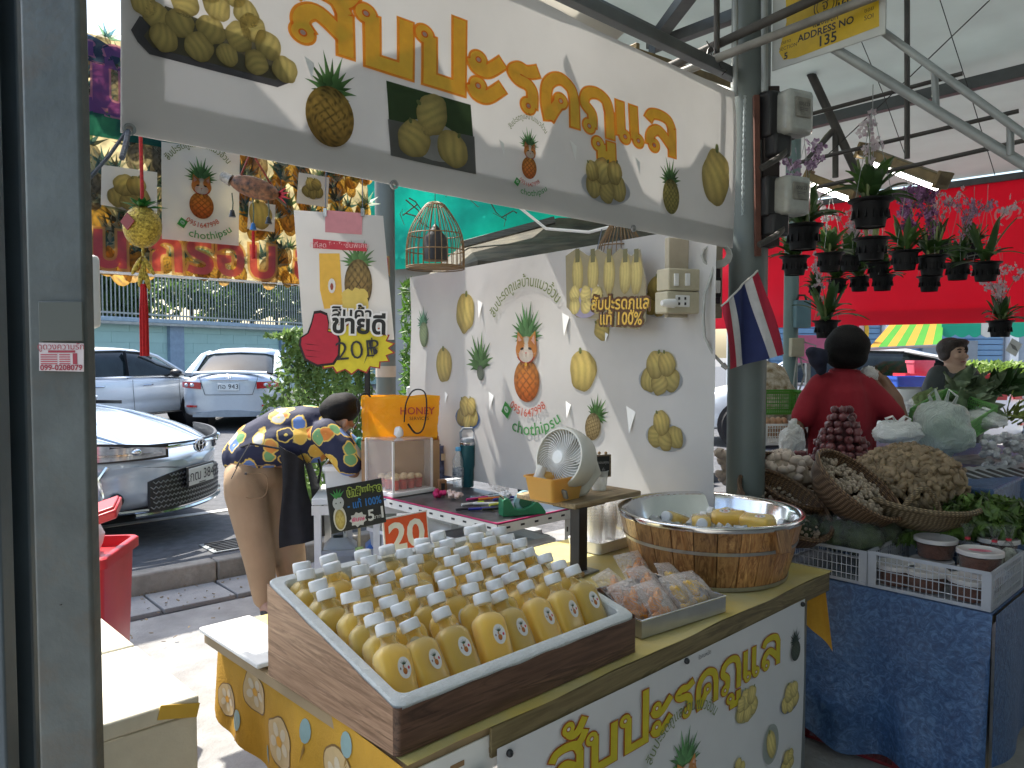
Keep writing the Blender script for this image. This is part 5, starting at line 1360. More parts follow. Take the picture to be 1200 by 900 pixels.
bst=[(w_*.49+math.cos(i*PI/9)*(.18 if i%2 else .14)*w_*.9,h_*.20+math.sin(i*PI/9)*(.17 if i%2 else .13)*h_)for i in range(18)]
P.poly(bst,(.65,.65,.65),2);P.text('พิเศษ',w_*.49,h_*.2,h_*.13,(.75,.10,.25),3,.0005)
P.disc(w_*.17,h_*.30,w_*.115,h_*.27,lambda a,b,r:(.72,.70,.62),2,0,2,20);P.disc(w_*.17,h_*.28,w_*.09,h_*.22,lattice((.70,.60,.25),(.70,.55,.15),(.55,.40,.1),3),3,0,5,20)
P.disc(w_*.17,h_*.64,w_*.10,h_*.15,lambda a,b,r:(.55,.58,.60),3,0,2,16)
for sg in(-1,1):P.disc(w_*(.17+sg*.04),h_*.64,w_*.012,h_*.018,lambda a,b,r:(.05,.05,.05),4,0,1,8)
for k in range(5):P.leaf(w_*.17,h_*.74,PI/2+(k-2)*.4,h_*.22,h_*.04,(.10,.40,.12),4)
P.build('sign_lettering',M_PRINTO,lambda x,y:(Ms@Vector((x,y,0)),Nn),cs_,0,.0002,.0004,w=True)
MB().bar(at(421,618,2.17),at(421,655,2.17),.010,.006).build('stick',wood('stick_wood',(.35,.30,.20),(.5,.45,.33),2),cs_,w=True)
MB().box(tuple(at(421,648,2.155)),(.022,.006,.034),(0,0,.2)).build('peg',mat('green_check_peg',(.15,.25,.12),.6,0,.9,120),cs_,w=True)
pts=[at(452,655,2.26),at(504,643,2.34),at(500,599,2.34),at(449,608,2.26)]
X_=(pts[1]-pts[0]).normalized();Yv=(pts[3]-pts[0]).normalized();Nn=X_.cross(Yv).normalized();Yv=Nn.cross(X_);Wd_,Hd_=(pts[1]-pts[0]).length,(pts[3]-pts[0]).length
ps=thing('price_sign','orange red price sign reading 20 behind the bottles','price sign',tuple((pts[0]+pts[2])/2))
Mt=Matrix((X_,Yv,Nn)).transposed().to_4x4();Mt.translation=pts[0]
m=MB();m.box((Wd_/2,Hd_/2,-.003),(Wd_,Hd_,.004));m.v=[tuple(Mt@Vector(p))for p in m.v];m.build('sign_board',M_WHITE,ps,w=True)
P=Print();P.rect(.004,.004,Wd_-.004,Hd_-.004,(.72,.10,.03),1);P.text('20',Wd_*.5,Hd_*.46,Hd_*.95,(.80,.80,.80),2,.003,0,1.05)
P.build('sign_lettering',M_PRINTO,lambda x,y:(Mt@Vector((x,y,0)),Nn),ps,0,.0003,.0004,w=True)
# SMALL RAISED SHELF, FAN AND BASKET
rs0,rs1,rs2=on(668,594,.995),on(731,575,.995),on(626,578,.995)
dU=(rs1-rs0);dV=(rs2-rs0);aU=math.atan2(dU.y,dU.x)
rs=thing('raised_shelf','small wooden shelf raised on a black steel post','shelf',(on(678,670,.757).x,on(678,670,.757).y,.757),UA)
Lu,Lv=dU.length,dV.length
cen=rs0+dU/2+dV/2;lc=Matrix.Rotation(-UA,4,'Z')@(cen-rs.location)
MB().box((lc.x,lc.y,lc.z-.009),(Lu,Lv*1.05,.018)).build('shelf_board',wood('shelf_wood',(.30,.22,.12),(.46,.36,.22),0,12,.6),rs,bevel=.004)
MB().box((0,0,(lc.z-.018)/2),(.042,.042,lc.z-.02)).build('post',M_BLACK,rs,bevel=.002)
MB().box((0,0,.004),(.10,.10,.006)).build('foot_plate',M_GALV,rs,bevel=.002)
MB().box((lc.x*.5,lc.y*.5,lc.z-.024),(.16,.10,.010)).build('bracket',M_BLACK,rs)
M_YB=tarp('translucent_yellow_plastic',(.80,.50,.14),.4,.3,bump=0)
bk=thing('yellow_basket','translucent yellow plastic basket on the raised shelf','basket',tuple(on(660,586,.995)),UA+.0)
m=MB()
def rrect(w,d,z,r=.014,k=4):
 pts=[]
 for cx,cy,s0 in((w/2-r,-d/2+r,-PI/2),(w/2-r,d/2-r,0),(-w/2+r,d/2-r,PI/2),(-w/2+r,-d/2+r,PI)):
  for i in range(k+1):t=s0+i*PI/2/k;pts.append((cx+math.cos(t)*r,cy+math.sin(t)*r,z))
 return pts
def tubbox(m,levels,k=4):
 rg=[rrect(w,d,z,r,k)for w,d,z,r in levels];n=len(rg[0]);b=len(m.v)
 m.v+=[p for r_ in rg for p in r_]
 m.f+=[tuple(b+i for i in range(n-1,-1,-1))]
 for i in range(len(rg)-1):m.f+=[(b+i*n+q,b+i*n+(q+1)%n,b+(i+1)*n+(q+1)%n,b+(i+1)*n+q)for q in range(n)]
 return m
tubbox(m,[(.14,.115,0,.014),(.165,.135,.075,.014),(.175,.145,.076,.014),(.175,.145,.081,.014),(.163,.133,.081,.013),(.138,.113,.006,.012),(.01,.01,.006,.004)]).build('basket_shell',M_YB,bk,loc=(.0,.04,.001))
for(x,y,z,r_,sd)in((-.03,.05,.05,.035,1),(.03,.04,.05,.04,2),(.0,.07,.07,.035,3)):
 MB().ball((x,y,z),(r_,r_*.8,r_*.55),12,8,fn=lambda q:1+.15*noise.noise(q*3+Vector((sd,0,0)))).build('bag_of_sugar',M_YB,bk)
FC=at(664,538,2.66)
fn_=thing('desk_fan','small round cream desk fan tilted upwards over the yellow basket','fan',tuple(FC),0)
fd=Vector((-.62,-.62,.22)).normalized();Q=fd.to_track_quat('Z','Y').to_matrix().to_4x4()
M_CR=mat('cream_fan_plastic',(.62,.60,.54),.4,0,.04,10)
MB().lathe([(.085,-.05),(.098,-.045),(.108,.0),(.110,.035),(.104,.045),(.098,.045),(.098,.0),(.085,-.02)],48,Q).build('fan_shroud',M_CR,fn_)
MB().lathe([(.0,-.095),(.05,-.09),(.075,-.07),(.09,-.045)],32,Q).build('motor_housing',M_CR,fn_)
m=MB()
for k in range(44):
 a0=2*PI*k/44
 pts=[Q@Vector((math.cos(a0+t*.7)*(.024+.078*t),math.sin(a0+t*.7)*(.024+.078*t),.046-.012*t*t))for t in(0,.25,.5,.75,1)]
 m.tube(pts,.0014,4)
tag(m.build('grille',M_WHITE,fn_),kind='stuff')
MB().lathe([(0,.052),(.022,.05),(.026,.044),(.0,.04)],24,Q).build('hub_cap',M_WHITE,fn_)
for k in range(5):
 m=MB();a0=2*PI*k/5
 m.sheet(lambda u,v:(Q@Vector((math.cos(a0+v*.9-.2*u)*(.02+.068*u),math.sin(a0+v*.9-.2*u)*(.02+.068*u),.02-.02*v)),Q.to_3x3()@Z),4,4,.001);m.build('blade',mat('fan_blade',(.45,.45,.42),.4),fn_)
MB().tube([(-.085,-.03,-.02),(-.10,-.035,-.06),(-.06,-.06,-.11),(0,-.04,-.125)],[.018,.022,.024,.02],10).build('fan_bracket',M_CR,fn_)
MB().tube([(.09,.03,.0),(.105,.03,-.05),(.06,.01,-.11),(0,0,-.125)],[.016,.02,.02,.02],10).build('fan_bracket',M_CR,fn_)
MB().box((-.03,-.085,-.10),(.07,.01,.035),(.5,.2,-.75)).build('control_panel',mat('panel_grey',(.2,.2,.2),.4),fn_,bevel=.004)
mc_=thing('mini_chalkboard','tiny black board clipped upright at the shelf corner','sign',tuple(at(706,546,2.78)))
MB().box((0,0,0),(.068,.008,.082),(0,0,.35)).build('frame',wood('mini_frame',(.25,.18,.1),(.38,.3,.2),0),mc_,bevel=.002)
MB().box((-.002,-.0055,0),(.058,.004,.072),(0,0,.35)).build('slate',MATS['chalkboard'],mc_)
P=Print();P.text('ขอบคุณ',0,.014,.014,(.5,.5,.5));P.text('ค่ะ',0,-.012,.014,(.5,.5,.5))
cc,ss_=math.cos(.35),math.sin(.35)
P.build('slate_lettering',M_PRINTO,lambda x,y:((x*cc+.003,x*ss_-.0085,y),(ss_,-cc,0)),mc_,0,.0002,.0003)
for sg in(-1,1):MB().ball((sg*.012,0,.047),.006,8,6).build('peg_knob',mat('knob_wood',(.4,.25,.12),.6),mc_)
cl_=thing('clear_cup','frosted plastic tub under the tiny chalkboard','tub',tuple(on(702,574,.995)),0)
MB().lathe([(.026,0),(.034,.07),(.036,.072),(.032,.072),(.024,.004),(0,.004)],24).build('tub_wall',thin('frosted_plastic',(.95,.97,.97),.35,rough=.3),cl_)
# SIDE TABLE AND ITS GOODS
ka,kb=1.474,1.315
stt=thing('side_table','slotted white angle table with dark top and pink edge, along the wall banner','table',tuple(S(ka,kb,0)),UA)
TLv,TLu=1.25,.50
MB().box((TLu/2,TLv/2,.737),(TLu,TLv,.018)).build('table_top',mat('dark_marble_laminate',(.035,.035,.04),.3,0,.8,14,col2=(.10,.10,.11)),stt)
M_PINK=mat('magenta_tape',(.45,.02,.12),.5)
MB().box((-.002,TLv/2,.745),(.006,TLv,.006)).build('edge_tape',M_PINK,stt);MB().box((TLu/2,-.003,.745),(TLu,.006,.006)).build('edge_tape',M_PINK,stt)
M_SLOT=mat('white_angle_steel',(.68,.67,.62),.45,0,.05,20,dirt=.15)
hl1=MB().box((-.003,TLv/2,.718),(.004,TLv,.042)).build('slotted_rail',M_SLOT,stt,bevel=.001)
hl2=MB().box((TLu/2,-.004,.718),(TLu,.004,.042)).build('slotted_rail',M_SLOT,stt,bevel=.001)
sl=MB().box((0,0,0),(.0015,.024,.009)).mesh('slot',M_BLACK,False)
for i in range(15):inst('slot',sl,hl1,(-.0055,.05+i*.083,.720))
for i in range(5):inst('slot',sl,hl2,(.06+i*.09,-.0065,.720),(0,0,PI/2))
for x,y in((.0,.0),(.0,TLv-.02),(TLu-.02,0),(TLu-.02,TLv-.02)):
 m=MB();m.box((x+.002,y+.018,.35),(.004,.036,.70));m.box((x+.018,y+.002,.35),(.036,.004,.70));lg=m.build('leg',M_SLOT,stt)
 for k in range(9):inst('slot',sl,lg,(x-.0005,y+.018,.08+k*.07),(PI/2,0,0))
MB().box((TLu/2,TLv/2,.25),(TLu,TLv,.016)).build('lower_shelf',M_SLOT,stt)
T0=.747
def ontable(px,py,z=T0):return on(px,py,z)
def tubthing(name,label,cat,loc,levels,mt,rz=UA,lid=None,group=None):
 t=thing(name,label,cat,loc,rz,group);tubbox(MB(),levels).build('body',mt,t,ang=50)
 if lid:tubbox(MB(),lid[0]).build('lid',lid[1],t,ang=50)
 return t
tubthing('storage_box','white plastic storage box on the lower shelf behind the bottles','storage box',tuple(S(ka+.25,kb+.30,.26)),[(.36,.42,0,.03),(.40,.46,.30,.03)],M_WHITE,lid=([(.42,.48,.30,.03),(.42,.48,.33,.03),(.38,.44,.345,.03)],M_WHITE))
tubthing('storage_box','pale grey storage box deeper on the lower shelf','storage box',tuple(S(ka+.25,kb+.90,.26)),[(.34,.38,0,.03),(.38,.44,.26,.03)],mat('pale_grey_plastic',(.5,.52,.55),.4),lid=([(.40,.46,.26,.03),(.40,.46,.28,.03)],M_WHITE))
tubthing('blue_basin','blue plastic basin on the ground beyond the side table','basin',tuple(S(1.1,2.15,.0)),[(.34,.34,0,.12),(.44,.44,.26,.14),(.41,.41,.26,.14),(.32,.32,.02,.12)],mat('blue_plastic',(.03,.12,.42),.35))
p=ontable(463,581);p=p+U*.09+V*.09
ck=thing('cake_box','clear acrylic food box on a white base holding snacks','display box',(p.x,p.y,T0),UA)
cbw=.25;cbh=.265
MB().box((0,0,.012),(cbw+.03,cbw+.03,.022)).build('base',M_WHITE,ck,bevel=.004)
M_ACR=thin('acrylic_wall',(1,.98,.96),.05,rough=.05,dark=.6)
for c,d in(((-cbw/2,0,.024+cbh/2),(.003,cbw,cbh)),((cbw/2,0,.024+cbh/2),(.003,cbw,cbh)),((0,-cbw/2,.024+cbh/2),(cbw-.006,.003,cbh)),((0,cbw/2,.024+cbh/2),(cbw-.006,.003,cbh)),((0,0,.026+cbh),(cbw+.004,cbw+.004,.003))):MB().box(c,d).build('acrylic_panel',M_ACR,ck)
for sx in(-1,1):
 for sy in(-1,1):MB().box((sx*cbw/2,sy*cbw/2,.024+cbh/2),(.010,.010,cbh)).build('corner_strip',mat('clear_edge',(.75,.70,.66),.2,coat=.5),ck)
rr=random.Random(3)
for i in range(12):
 x,y=-.075+(i%4)*.05,-.07+(i//4)*.06
 MB().lathe([(.020,0),(.024,.05),(.025,.052),(0,.052)],14).build('snack_cup',mat('red_jelly_cup',(.55,.06,.03),.2,0,.3,60,coat=.5),ck,loc=(x,y,.026))
 MB().ball((0,0,0),(.022,.022,.016),10,6,fn=lambda q:1+.2*noise.noise(q*4+Vector((i,0,0)))).build('snack',mat('pale_snack',(.75,.55,.30),.5,0,.2,60),ck,loc=(x,y,.085))
m=MB();m.ball((0,0,0),(.025,.02,.03),10,8,fn=lambda q:1+.5*noise.noise(q*3));tag(m.build('tissue',mat('tissue_white',(.75,.75,.75),.9),loc=(p.x,p.y,T0+.32)),'crumpled white tissue on top of the clear food box','tissue')
def lathing(name,label,cat,loc,parts,rz=0,n=28):
 t=thing(name,label,cat,loc,rz)
 for nm,prof,mt in parts:MB().lathe(prof,n).build(nm,mt,t,ang=50)
 return t
q=ontable(537,571)
lathing('water_bottle','clear water bottle with a light blue cap on the side table','water bottle',(q.x,q.y,T0),[('bottle_body',[(0,0),(.028,.002),(.031,.01),(.029,.03),(.032,.04),(.029,.05),(.032,.06),(.032,.115),(.029,.12),(.032,.13),(.030,.155),(.013,.195),(.013,.205)],thin('bottle_pet',(.95,.98,1),.16,rough=.05)),('bottle_label',[(.0325,.06),(.0328,.062),(.0328,.108),(.0325,.11)],mat('water_label',(.10,.25,.55),.4,0,.8,60,col2=(.55,.6,.65),alpha=.75)),('cap',[(.0155,.203),(.016,.204),(.016,.222),(.014,.224),(0,.224)],mat('sky_blue_cap',(.12,.42,.72),.4))])
q=ontable(556,569)-U*.05
tm=lathing('tumbler','tall dark teal steel tumbler with a grey loop handle lid','tumbler',(q.x,q.y,T0),[('tumbler_body',[(0,0),(.033,.001),(.034,.006),(.034,.10),(.041,.125),(.043,.20),(.043,.235)],mat('teal_powder_coat',(.012,.085,.105),.4,.3,.1,80)),('steel_ring',[(.043,.235),(.0445,.237),(.0445,.250),(.041,.252)],M_CHROME),('tumbler_lid',[(.041,.25),(.042,.262),(.036,.272),(0,.274)],mat('grey_lid',(.25,.28,.32),.35))])
MB().tube([(-.036,0,.262),(-.040,0,.305),(-.025,0,.325),(.025,0,.325),(.040,0,.305),(.036,0,.262)],.007,8).build('handle',MATS['grey_lid'],tm)
q=ontable(613,578)
bcup=lathing('black_cup','black insulated cup with lid and straw beside the fan','cup',(q.x,q.y,T0),[('cup_body',[(0,0),(.028,.001),(.030,.02),(.032,.06),(.040,.10),(.041,.155),(.041,.165)],mat('matte_black_cup',(.02,.022,.028),.35,.2,.05,40)),('cup_lid',[(.042,.163),(.043,.175),(.03,.178),(0,.178)],mat('smoky_lid',(.12,.13,.15),.2))])
MB().tube([(0,0,.15),(-.012,0,.215)],.0035,8).build('straw',M_BLACK,bcup)
q=on(612,604,T0)
td=thing('tape_dispenser','green tape dispenser with a pale blue tape roll','tape dispenser',(q.x,q.y+.03,T0),.32)
m=MB();pr=[(-.105,0),(.105,0),(.105,.012),(.085,.040),(.06,.065),(.035,.045),(-.01,.028),(-.05,.035),(-.066,.070),(-.074,.082),(-.092,.084),(-.105,.075)]
m.prism(pr,-.036,.036,Matrix.Rotation(PI/2,4,'X'));m.build('body',mat('green_plastic',(.015,.17,.075),.35,0,.06,20,dirt=.1),td,bevel=.004)
m=MB();m.lathe([(.030,-.012),(.050,-.012),(.050,.012),(.030,.012),(.030,-.012)],32,Matrix.Translation((.012,0,.058))@Matrix.Rotation(PI/2,4,'X'));m.build('tape_roll',mat('pale_blue_tape',(.28,.50,.55),.3),td)
m=MB();m.cyl((.012,-.018,.058),(.012,.018,.058),.029,n=20);m.build('tape_core',mat('green_plastic_dark',(.01,.10,.05),.4),td)
MB().box((-.10,0,.086),(.006,.05,.012),(0,-.4,0)).build('cutter_blade',M_CHROME,td)
rr=random.Random(12);pc_cols=[(.02,.02,.03),(.55,.75,.03),(.55,.03,.20),(.02,.03,.3),(.75,.75,.75),(.7,.2,.03),(.02,.02,.02),(.6,.62,.1),(.05,.05,.3)]
names=['black','lime green','crimson','navy','white','orange','black capped','yellow','dark blue']
for i,c in enumerate(pc_cols):
 q=on(548+i*5.2,596-(i%3)*6,T0+.008)
 t=thing('marker_pen','%s marker pen lying on the dark table beside the tape dispenser'%names[i],'pen',tuple(q),rr.uniform(.1,.9),'marker pens scattered on the side table')
 MB().tube([(-.06,0,0),(.03,0,0),(.05,0,0)],[.0065,.0065,.005],10).build('barrel',mat('pen_barrel_%d'%i,sc3(c,1)if i!=1 else(.6,.6,.6),.3),t)
 MB().tube([(.03,0,0),(.068,0,0)],[.0075,.006],10).build('pen_cap',mat('pen_cap_%d'%i,c,.3),t)
def crumple(label,cat,name,loc,r,mt,seed,n=18,amp=.5):
 m=MB();m.ball((0,0,0),r,n,n-4,fn=lambda q:1+amp*noise.noise(q*2.2+Vector((seed,seed,0)))+amp*.4*noise.noise(q*6+Vector((0,seed,0))))
 return tag(m.build(name,mt,loc=loc,ang=25),label,cat)
M_BAGW=thin('cloudy_plastic_bag',(.96,.98,.97),.45,rough=.25,wrinkle=.8,wscale=22)
crumple('crumpled clear plastic bag on the side table behind the tape dispenser','plastic bag','plastic_bag',on(586,568,T0+.03),(.055,.045,.035),M_FILM,1)
crumple('small white ruffled paper heap beside the clear bag','paper','paper_wad',on(592,580,T0+.02),(.03,.03,.02),MATS['tissue_white'],4)
for k in range(3):
 t=thing('phone_case' if False else 'pen_pouch',['blue grey zip pouch lying farthest left of the pouches','grey zip pouch in the middle of the pouches','pale blue pouch nearest the tape dispenser'][k],'pouch',tuple(on(560+k*10,583-k*1.5,T0+.006)),.3+.1*k,'small pouches on the side table')
 MB().box((0,0,0),(.075,.035,.012),(.1,0,0)).build('pouch_body',mat('pouch_%d'%k,[(.25,.35,.42),(.4,.42,.44),(.5,.6,.66)][k],.4,0,.2,40),t,bevel=.004)
 MB().box((0,0,.007),(.07,.003,.002),(.1,0,0)).build('zip',M_BLACK,t)
M_FLP=mat('hot_pink_petals',(.62,.03,.16),.7,0,.25,80,transl=.2)
for k,(px,py,mt,lb)in enumerate(((516,579,M_FLP,'hot pink fabric flower cluster on the side table edge'),(533,580,mat('cream_petals',(.72,.55,.50),.7,0,.2,80),'cream and pink flower garland beside the hot pink flowers'))):
 t=thing('flower_cluster',lb,'flowers',tuple(on(px,py,T0+.02)))
 for i in range(8):MB().ball((rr.uniform(-.028,.028),rr.uniform(-.02,.02),rr.uniform(-.008,.014)),(.014,.014,.012),10,8,fn=lambda q:1+.35*math.sin(q.x*9+i)*math.cos(q.y*9)).build('blossom',mt,t)
q=S(1.88,2.02,0)
def bagbox(t,w,d,h,mt,name='bag_body',seed=0,top=1.0):
 m=MB()
 def side(u,v):
  per=[(-w/2,-d/2),(w/2,-d/2),(w/2,d/2),(-w/2,d/2),(-w/2,-d/2)];k=u*4;i=min(3,int(k));f=k-i
  x=per[i][0]*(1-f)+per[i+1][0]*f;y=per[i][1]*(1-f)+per[i+1][1]*f
  s_=1+(top-1)*v;n_=.012*noise.noise(Vector((x*9+seed,y*9,v*3)))+.006*noise.noise(Vector((x*25,y*25+seed,v*9)))
  return Vector((x*s_+n_,y*(1-.35*v)+n_,h*v+.01*noise.noise(Vector((x*12,y*12,seed)))*v))
 m.grid(side,40,14);o=m.build(name,mt,t,ang=60);s_=o.modifiers.new('t','SOLIDIFY');s_.thickness=.0015;return o
t=thing('blue_pouch','navy patterned pouch standing behind the water bottle','bag',tuple(on(520,560,T0)+V*.0),UA-.4)
bagbox(t,.12,.06,.20,mat('navy_pattern_cloth',(.03,.05,.14),.7,0,.9,30,col2=(.10,.14,.30)),seed=3)
MB().box((.0,-.036,.13),(.05,.004,.04)).build('tag_label',mat('label_cream',(.55,.52,.42),.6),t)
t=thing('grey_shopping_bag','silver grey shopping bag with black trim between yellow bag and banner','bag',tuple(on(512,545,T0)+V*.18),UA-.5)
bagbox(t,.24,.10,.25,mat('silver_bag',(.30,.31,.33),.35,.2,.3,12,.1),seed=5)
MB().box((0,-.03,.255),(.20,.02,.05)).build('black_trim',M_CLOTHB,t,bevel=.004)
t=thing('crochet_ball','small brown ornament box beside the water bottle','ornament',tuple(on(518,577,T0+.0)),.4)
MB().box((0,0,.035),(.045,.04,.07)).build('box_body',mat('brown_ornament',(.25,.12,.05),.6,0,.4,60),t,bevel=.006)
MB().box((-.001,-.021,.035),(.02,.003,.035)).build('box_opening',M_BLACK,t)
M_YBAG=tarp('yellow_bag_film',(.95,.56,.03),.5,.22,wr=9,bump=.7,var=.08)
q=at(470,512,4.25)
yb=thing('yellow_shopping_bag','big yellow shopping bag with black handles and red lettering','shopping bag',(q.x,q.y,1.02),.12)
bagbox(yb,.40,.18,.235,M_YBAG,seed=9,top=1.06)
P=Print();P.text('HONEY',.05,.155,.055,(.55,.10,.04),1,.001);P.text('SERVICES',.06,.115,.026,(.10,.03,.01),1)
P.build('bag_lettering',M_PRINTO,lambda x,y:((x+.04,-.088+.02*(y/.235),y),(0,-1,0)),yb,0,.002,.006)
for pts in([(.02,-.095,.10),(.03,-.115,.20),(.07,-.12,.27),(.13,-.11,.26),(.14,-.115,.16),(.12,-.13,.06),(.08,-.125,.04),(.04,-.12,.09)],[(-.16,-.09,.235),(-.19,-.10,.26),(-.23,-.10,.21),(-.22,-.11,.12),(-.25,-.11,.07)]):
 MB().tube(smooth(pts,5),.013,6,flat=.3).build('handle',M_CLOTHB,yb)
ct=thing('cooler_table','white slotted steel table with a white cooler where the man bends','table',tuple(at(405,600,4.25)*1),UA*.0+.12)
ct.location.z=0
M_WHD=mat('white_enamel',(.66,.67,.66),.35,0,.05,8,dirt=.1)
MB().box((.24,.05,.70),(.80,.46,.035)).build('table_top',M_WHD,ct,bevel=.004)
MB().box((.24,-.185,.655),(.80,.004,.05)).build('slotted_rail',M_SLOT,ct)
for x in(-.13,.18,.60):
 for y in(-.17,.26):MB().box((x,y,.34),(.036,.036,.68)).build('leg',M_SLOT,ct)
for z in(.18,.42):MB().box((.24,-.17,z),(.76,.02,.03)).build('shelf_rail',M_GALV,ct)
MB().box((.24,.05,.19),(.76,.42,.012)).build('lower_shelf',M_SLOT,ct)
tubthing('cooler_box','white lidded cooler box at the bending man\'s hands','cooler',tuple(Vector(ct.location)+Vector((.09,.10,.718))),[(.40,.30,0,.02),(.42,.32,.13,.02)],M_WHD,.12,lid=([(.44,.34,.13,.02),(.44,.34,.155,.02),(.40,.30,.165,.02)],M_WHITE))
tubthing('yellow_bag_stand','brown carton under the yellow shopping bag','carton',(q.x,q.y,.718),[(.42,.22,0,.004),(.42,.22,.30,.004)],mat('cardboard',(.3,.2,.1)),.12)
for i,(dx,mt,lb)in enumerate(((-.03,mat('grey_jug',(.35,.38,.40),.4),'grey jug on the lower shelf left of the sign'),(.20,mat('blue_plastic',(.03,.12,.42),.35),'blue bottle crate on the lower shelf behind the chalk sign'),(.38,M_WHITE,'white canister on the lower shelf behind the price sign'))):
 tubthing('storage_item',lb,'container',tuple(Vector(ct.location)+Vector((dx,0,.20))),[(.16,.16,0,.03),(.18,.18,.22,.03),(.08,.08,.27,.02)],mt,.2)
t=thing('teal_bag','teal drawstring bag beside the bending man\'s head','bag',tuple(at(421,545,4.45)),0)
crumb=MB();crumb.ball((0,0,.02),(.05,.05,.10),16,12,fn=lambda q:1+.2*noise.noise(q*3));crumb.build('bag_body',mat('teal_cloth',(.02,.25,.22),.7),t)
MB().ball((0,0,.135),(.02,.02,.03),8,6).build('bag_neck',mat('teal_cloth',(.02,.25,.22),.7),t)
q=on(706,640,.757)
cs2=thing('cup_stack_tray','white foam tray with stacks of clear cups behind the raised shelf','tray',tuple(q),UA)
tubbox(MB(),[(.22,.15,0,.02),(.235,.165,.042,.02),(.225,.155,.042,.02),(.21,.14,.01,.02)]).build('tray',M_WHITE,cs2)
M_CUP=thin('clear_cup_plastic',(1,1,1),.16,rough=.06)
for i,(x,y)in enumerate(((-.07,-.02),(.0,-.03),(.07,-.02),(.035,.04),(-.035,.04))):
 t=thing('cup_stack','stack of clear plastic cups, %s in the foam tray'%['left front','middle front','right front','right rear','left rear'][i],'cup stack',tuple(q+U*x+V*y+Z*.012),0,'stacks of clear cups in the foam tray')
 for k in range(7):MB().lathe([(.022,0),(.033,.085),(.036,.086),(.036,.090)],20).build('cup',M_CUP,t,loc=(0,0,k*.012))
t=thing('straw_bundle','bundle of wrapped white straws in a clear jar behind the tub','straws',tuple(on(768,592,.80)+V*.03),0)
t.location.z=.757
rr=random.Random(5)
for i in range(42):
 a,r_=rr.uniform(0,6.28),rr.random()**.5;x,y=math.cos(a)*r_*.05,math.sin(a)*r_*.04
 MB().cyl((x*.5,y*.5,.02),(x*1.7,y*1.5,.30+rr.uniform(0,.08)),.0045,n=6).build('straw',mat('straw_white',(.72,.74,.75),.4,transl=.3),t)
MB().lathe([(.05,0),(.058,.13),(.060,.132)],24).build('jar',M_CUP,t)
t=thing('clear_jar','clear round plastic jar with domed lid left of the straws','jar',tuple(on(722,600,.757)+V*.05),0);t.location.z=.757
MB().lathe([(.045,0),(.048,.17),(.050,.175),(.049,.20),(.04,.225),(.02,.238),(0,.24)],28).build('jar_body',M_CUP,t)
t=thing('clear_jar','clear cup jar just left of the tub rim','jar',tuple(on(738,610,.757)+V*.10),0);t.location.z=.757
MB().lathe([(.04,0),(.043,.16),(.045,.165),(.0,.17)],28).build('jar_body',M_CUP,t)
t=thing('clear_tray_lid','clear edged white frame lying behind the last row of bottles','tray',tuple(S(.95,.72,.765)),UA+.3)
for c,d in(((0,-.09,0),(.22,.012,.014)),((0,.09,0),(.22,.012,.014)),((-.105,0,0),(.012,.17,.014)),((.105,0,0),(.012,.17,.014))):MB().box(c,d).build('frame_side',M_WHITE,t,bevel=.002)
MB().box((0,0,-.005),(.20,.17,.003)).build('dark_plate',mat('dark_screen',(.04,.045,.05),.15),t)
o=MB().box((0,0,0),(.10,.022,.016),(0,0,.5)).build('wood_block',wood('block_wood',(.35,.22,.10),(.5,.36,.2)),loc=S(1.06,.52,.767),bevel=.002);tag(o,'small wooden stick block at the foot of the black post','wood block')
# LEFT: white boxes and red bin
M_BOXW=mat('cream_white_box',(.60,.57,.47),.75,0,.05,20,.1,120,dirt=.08)
def lidbox(label,a0,a1,b0,b1,top,h=.75):
 t=thing('white_box',label,'box',tuple(S((a0+a1)/2,(b0+b1)/2,top-h)),UA)
 w,d=a1-a0,b1-b0
 MB().box((0,0,(h-.04)/2),(w-.008,d-.008,h-.04)).build('box_body',M_BOXW,t,bevel=.004)
 MB().box((0,0,h-.02),(w,d,.038)).build('lid',M_BOXW,t,bevel=.006)
 return t,w,d,h
wb_,w,d,h=lidbox('cream white lidded box nearest the left column, top in full sun',-.76,-.148,.528,.925,.75)
MB().box((w/2-.045,-d/2-.0015,h-.022),(.085,.0015,.03),(0,.25,0)).build('tape_strip',mat('yellow_tape',(.62,.40,.05),.5),wb_)
lidbox('white lidded box behind the nearest one, in full sun',-.76,-.15,.935,1.36,.75)
q=at(162,700,2.95)
rb=thing('red_bin','red plastic bin with a white liner bag beside the white boxes','bin',(q.x-.235,q.y,0),.15)
M_RED=mat('red_plastic',(.48,.02,.03),.35,0,.08,8,dirt=.1)
tubbox(MB(),[(.26,.30,0,.03),(.31,.36,.70,.03)]).build('bin_body',M_RED,rb,ang=50)
tubbox(MB(),[(.31,.36,.70,.03),(.345,.395,.70,.03),(.345,.395,.735,.03),(.33,.38,.742,.03),(.30,.35,.742,.03),(.26,.30,.60,.03)]).build('bin_rim',M_RED,rb,ang=50)
m=MB();m.ball((-.02,.02,.78),(.10,.12,.12),18,14,fn=lambda q:1+.35*noise.noise(q*3));m.build('liner_bag',mat('white_bag_film',(.68,.68,.70),.45,0,.05,20,.3,30,transl=.25),rb,ang=30)
q=at(122,605,2.75)
t=thing('red_basket','tilted red plastic lid above the red bin at the column edge','basket',tuple(q),.2)
MB().box((-.04,0,.0),(.20,.16,.035),(.15,-.32,.1),taper=.9).build('lid_shell',M_RED,t,bevel=.008)
MB().box((-.04,0,.022),(.17,.13,.012),(.15,-.32,.1)).build('lid_panel',M_RED,t,bevel=.004)
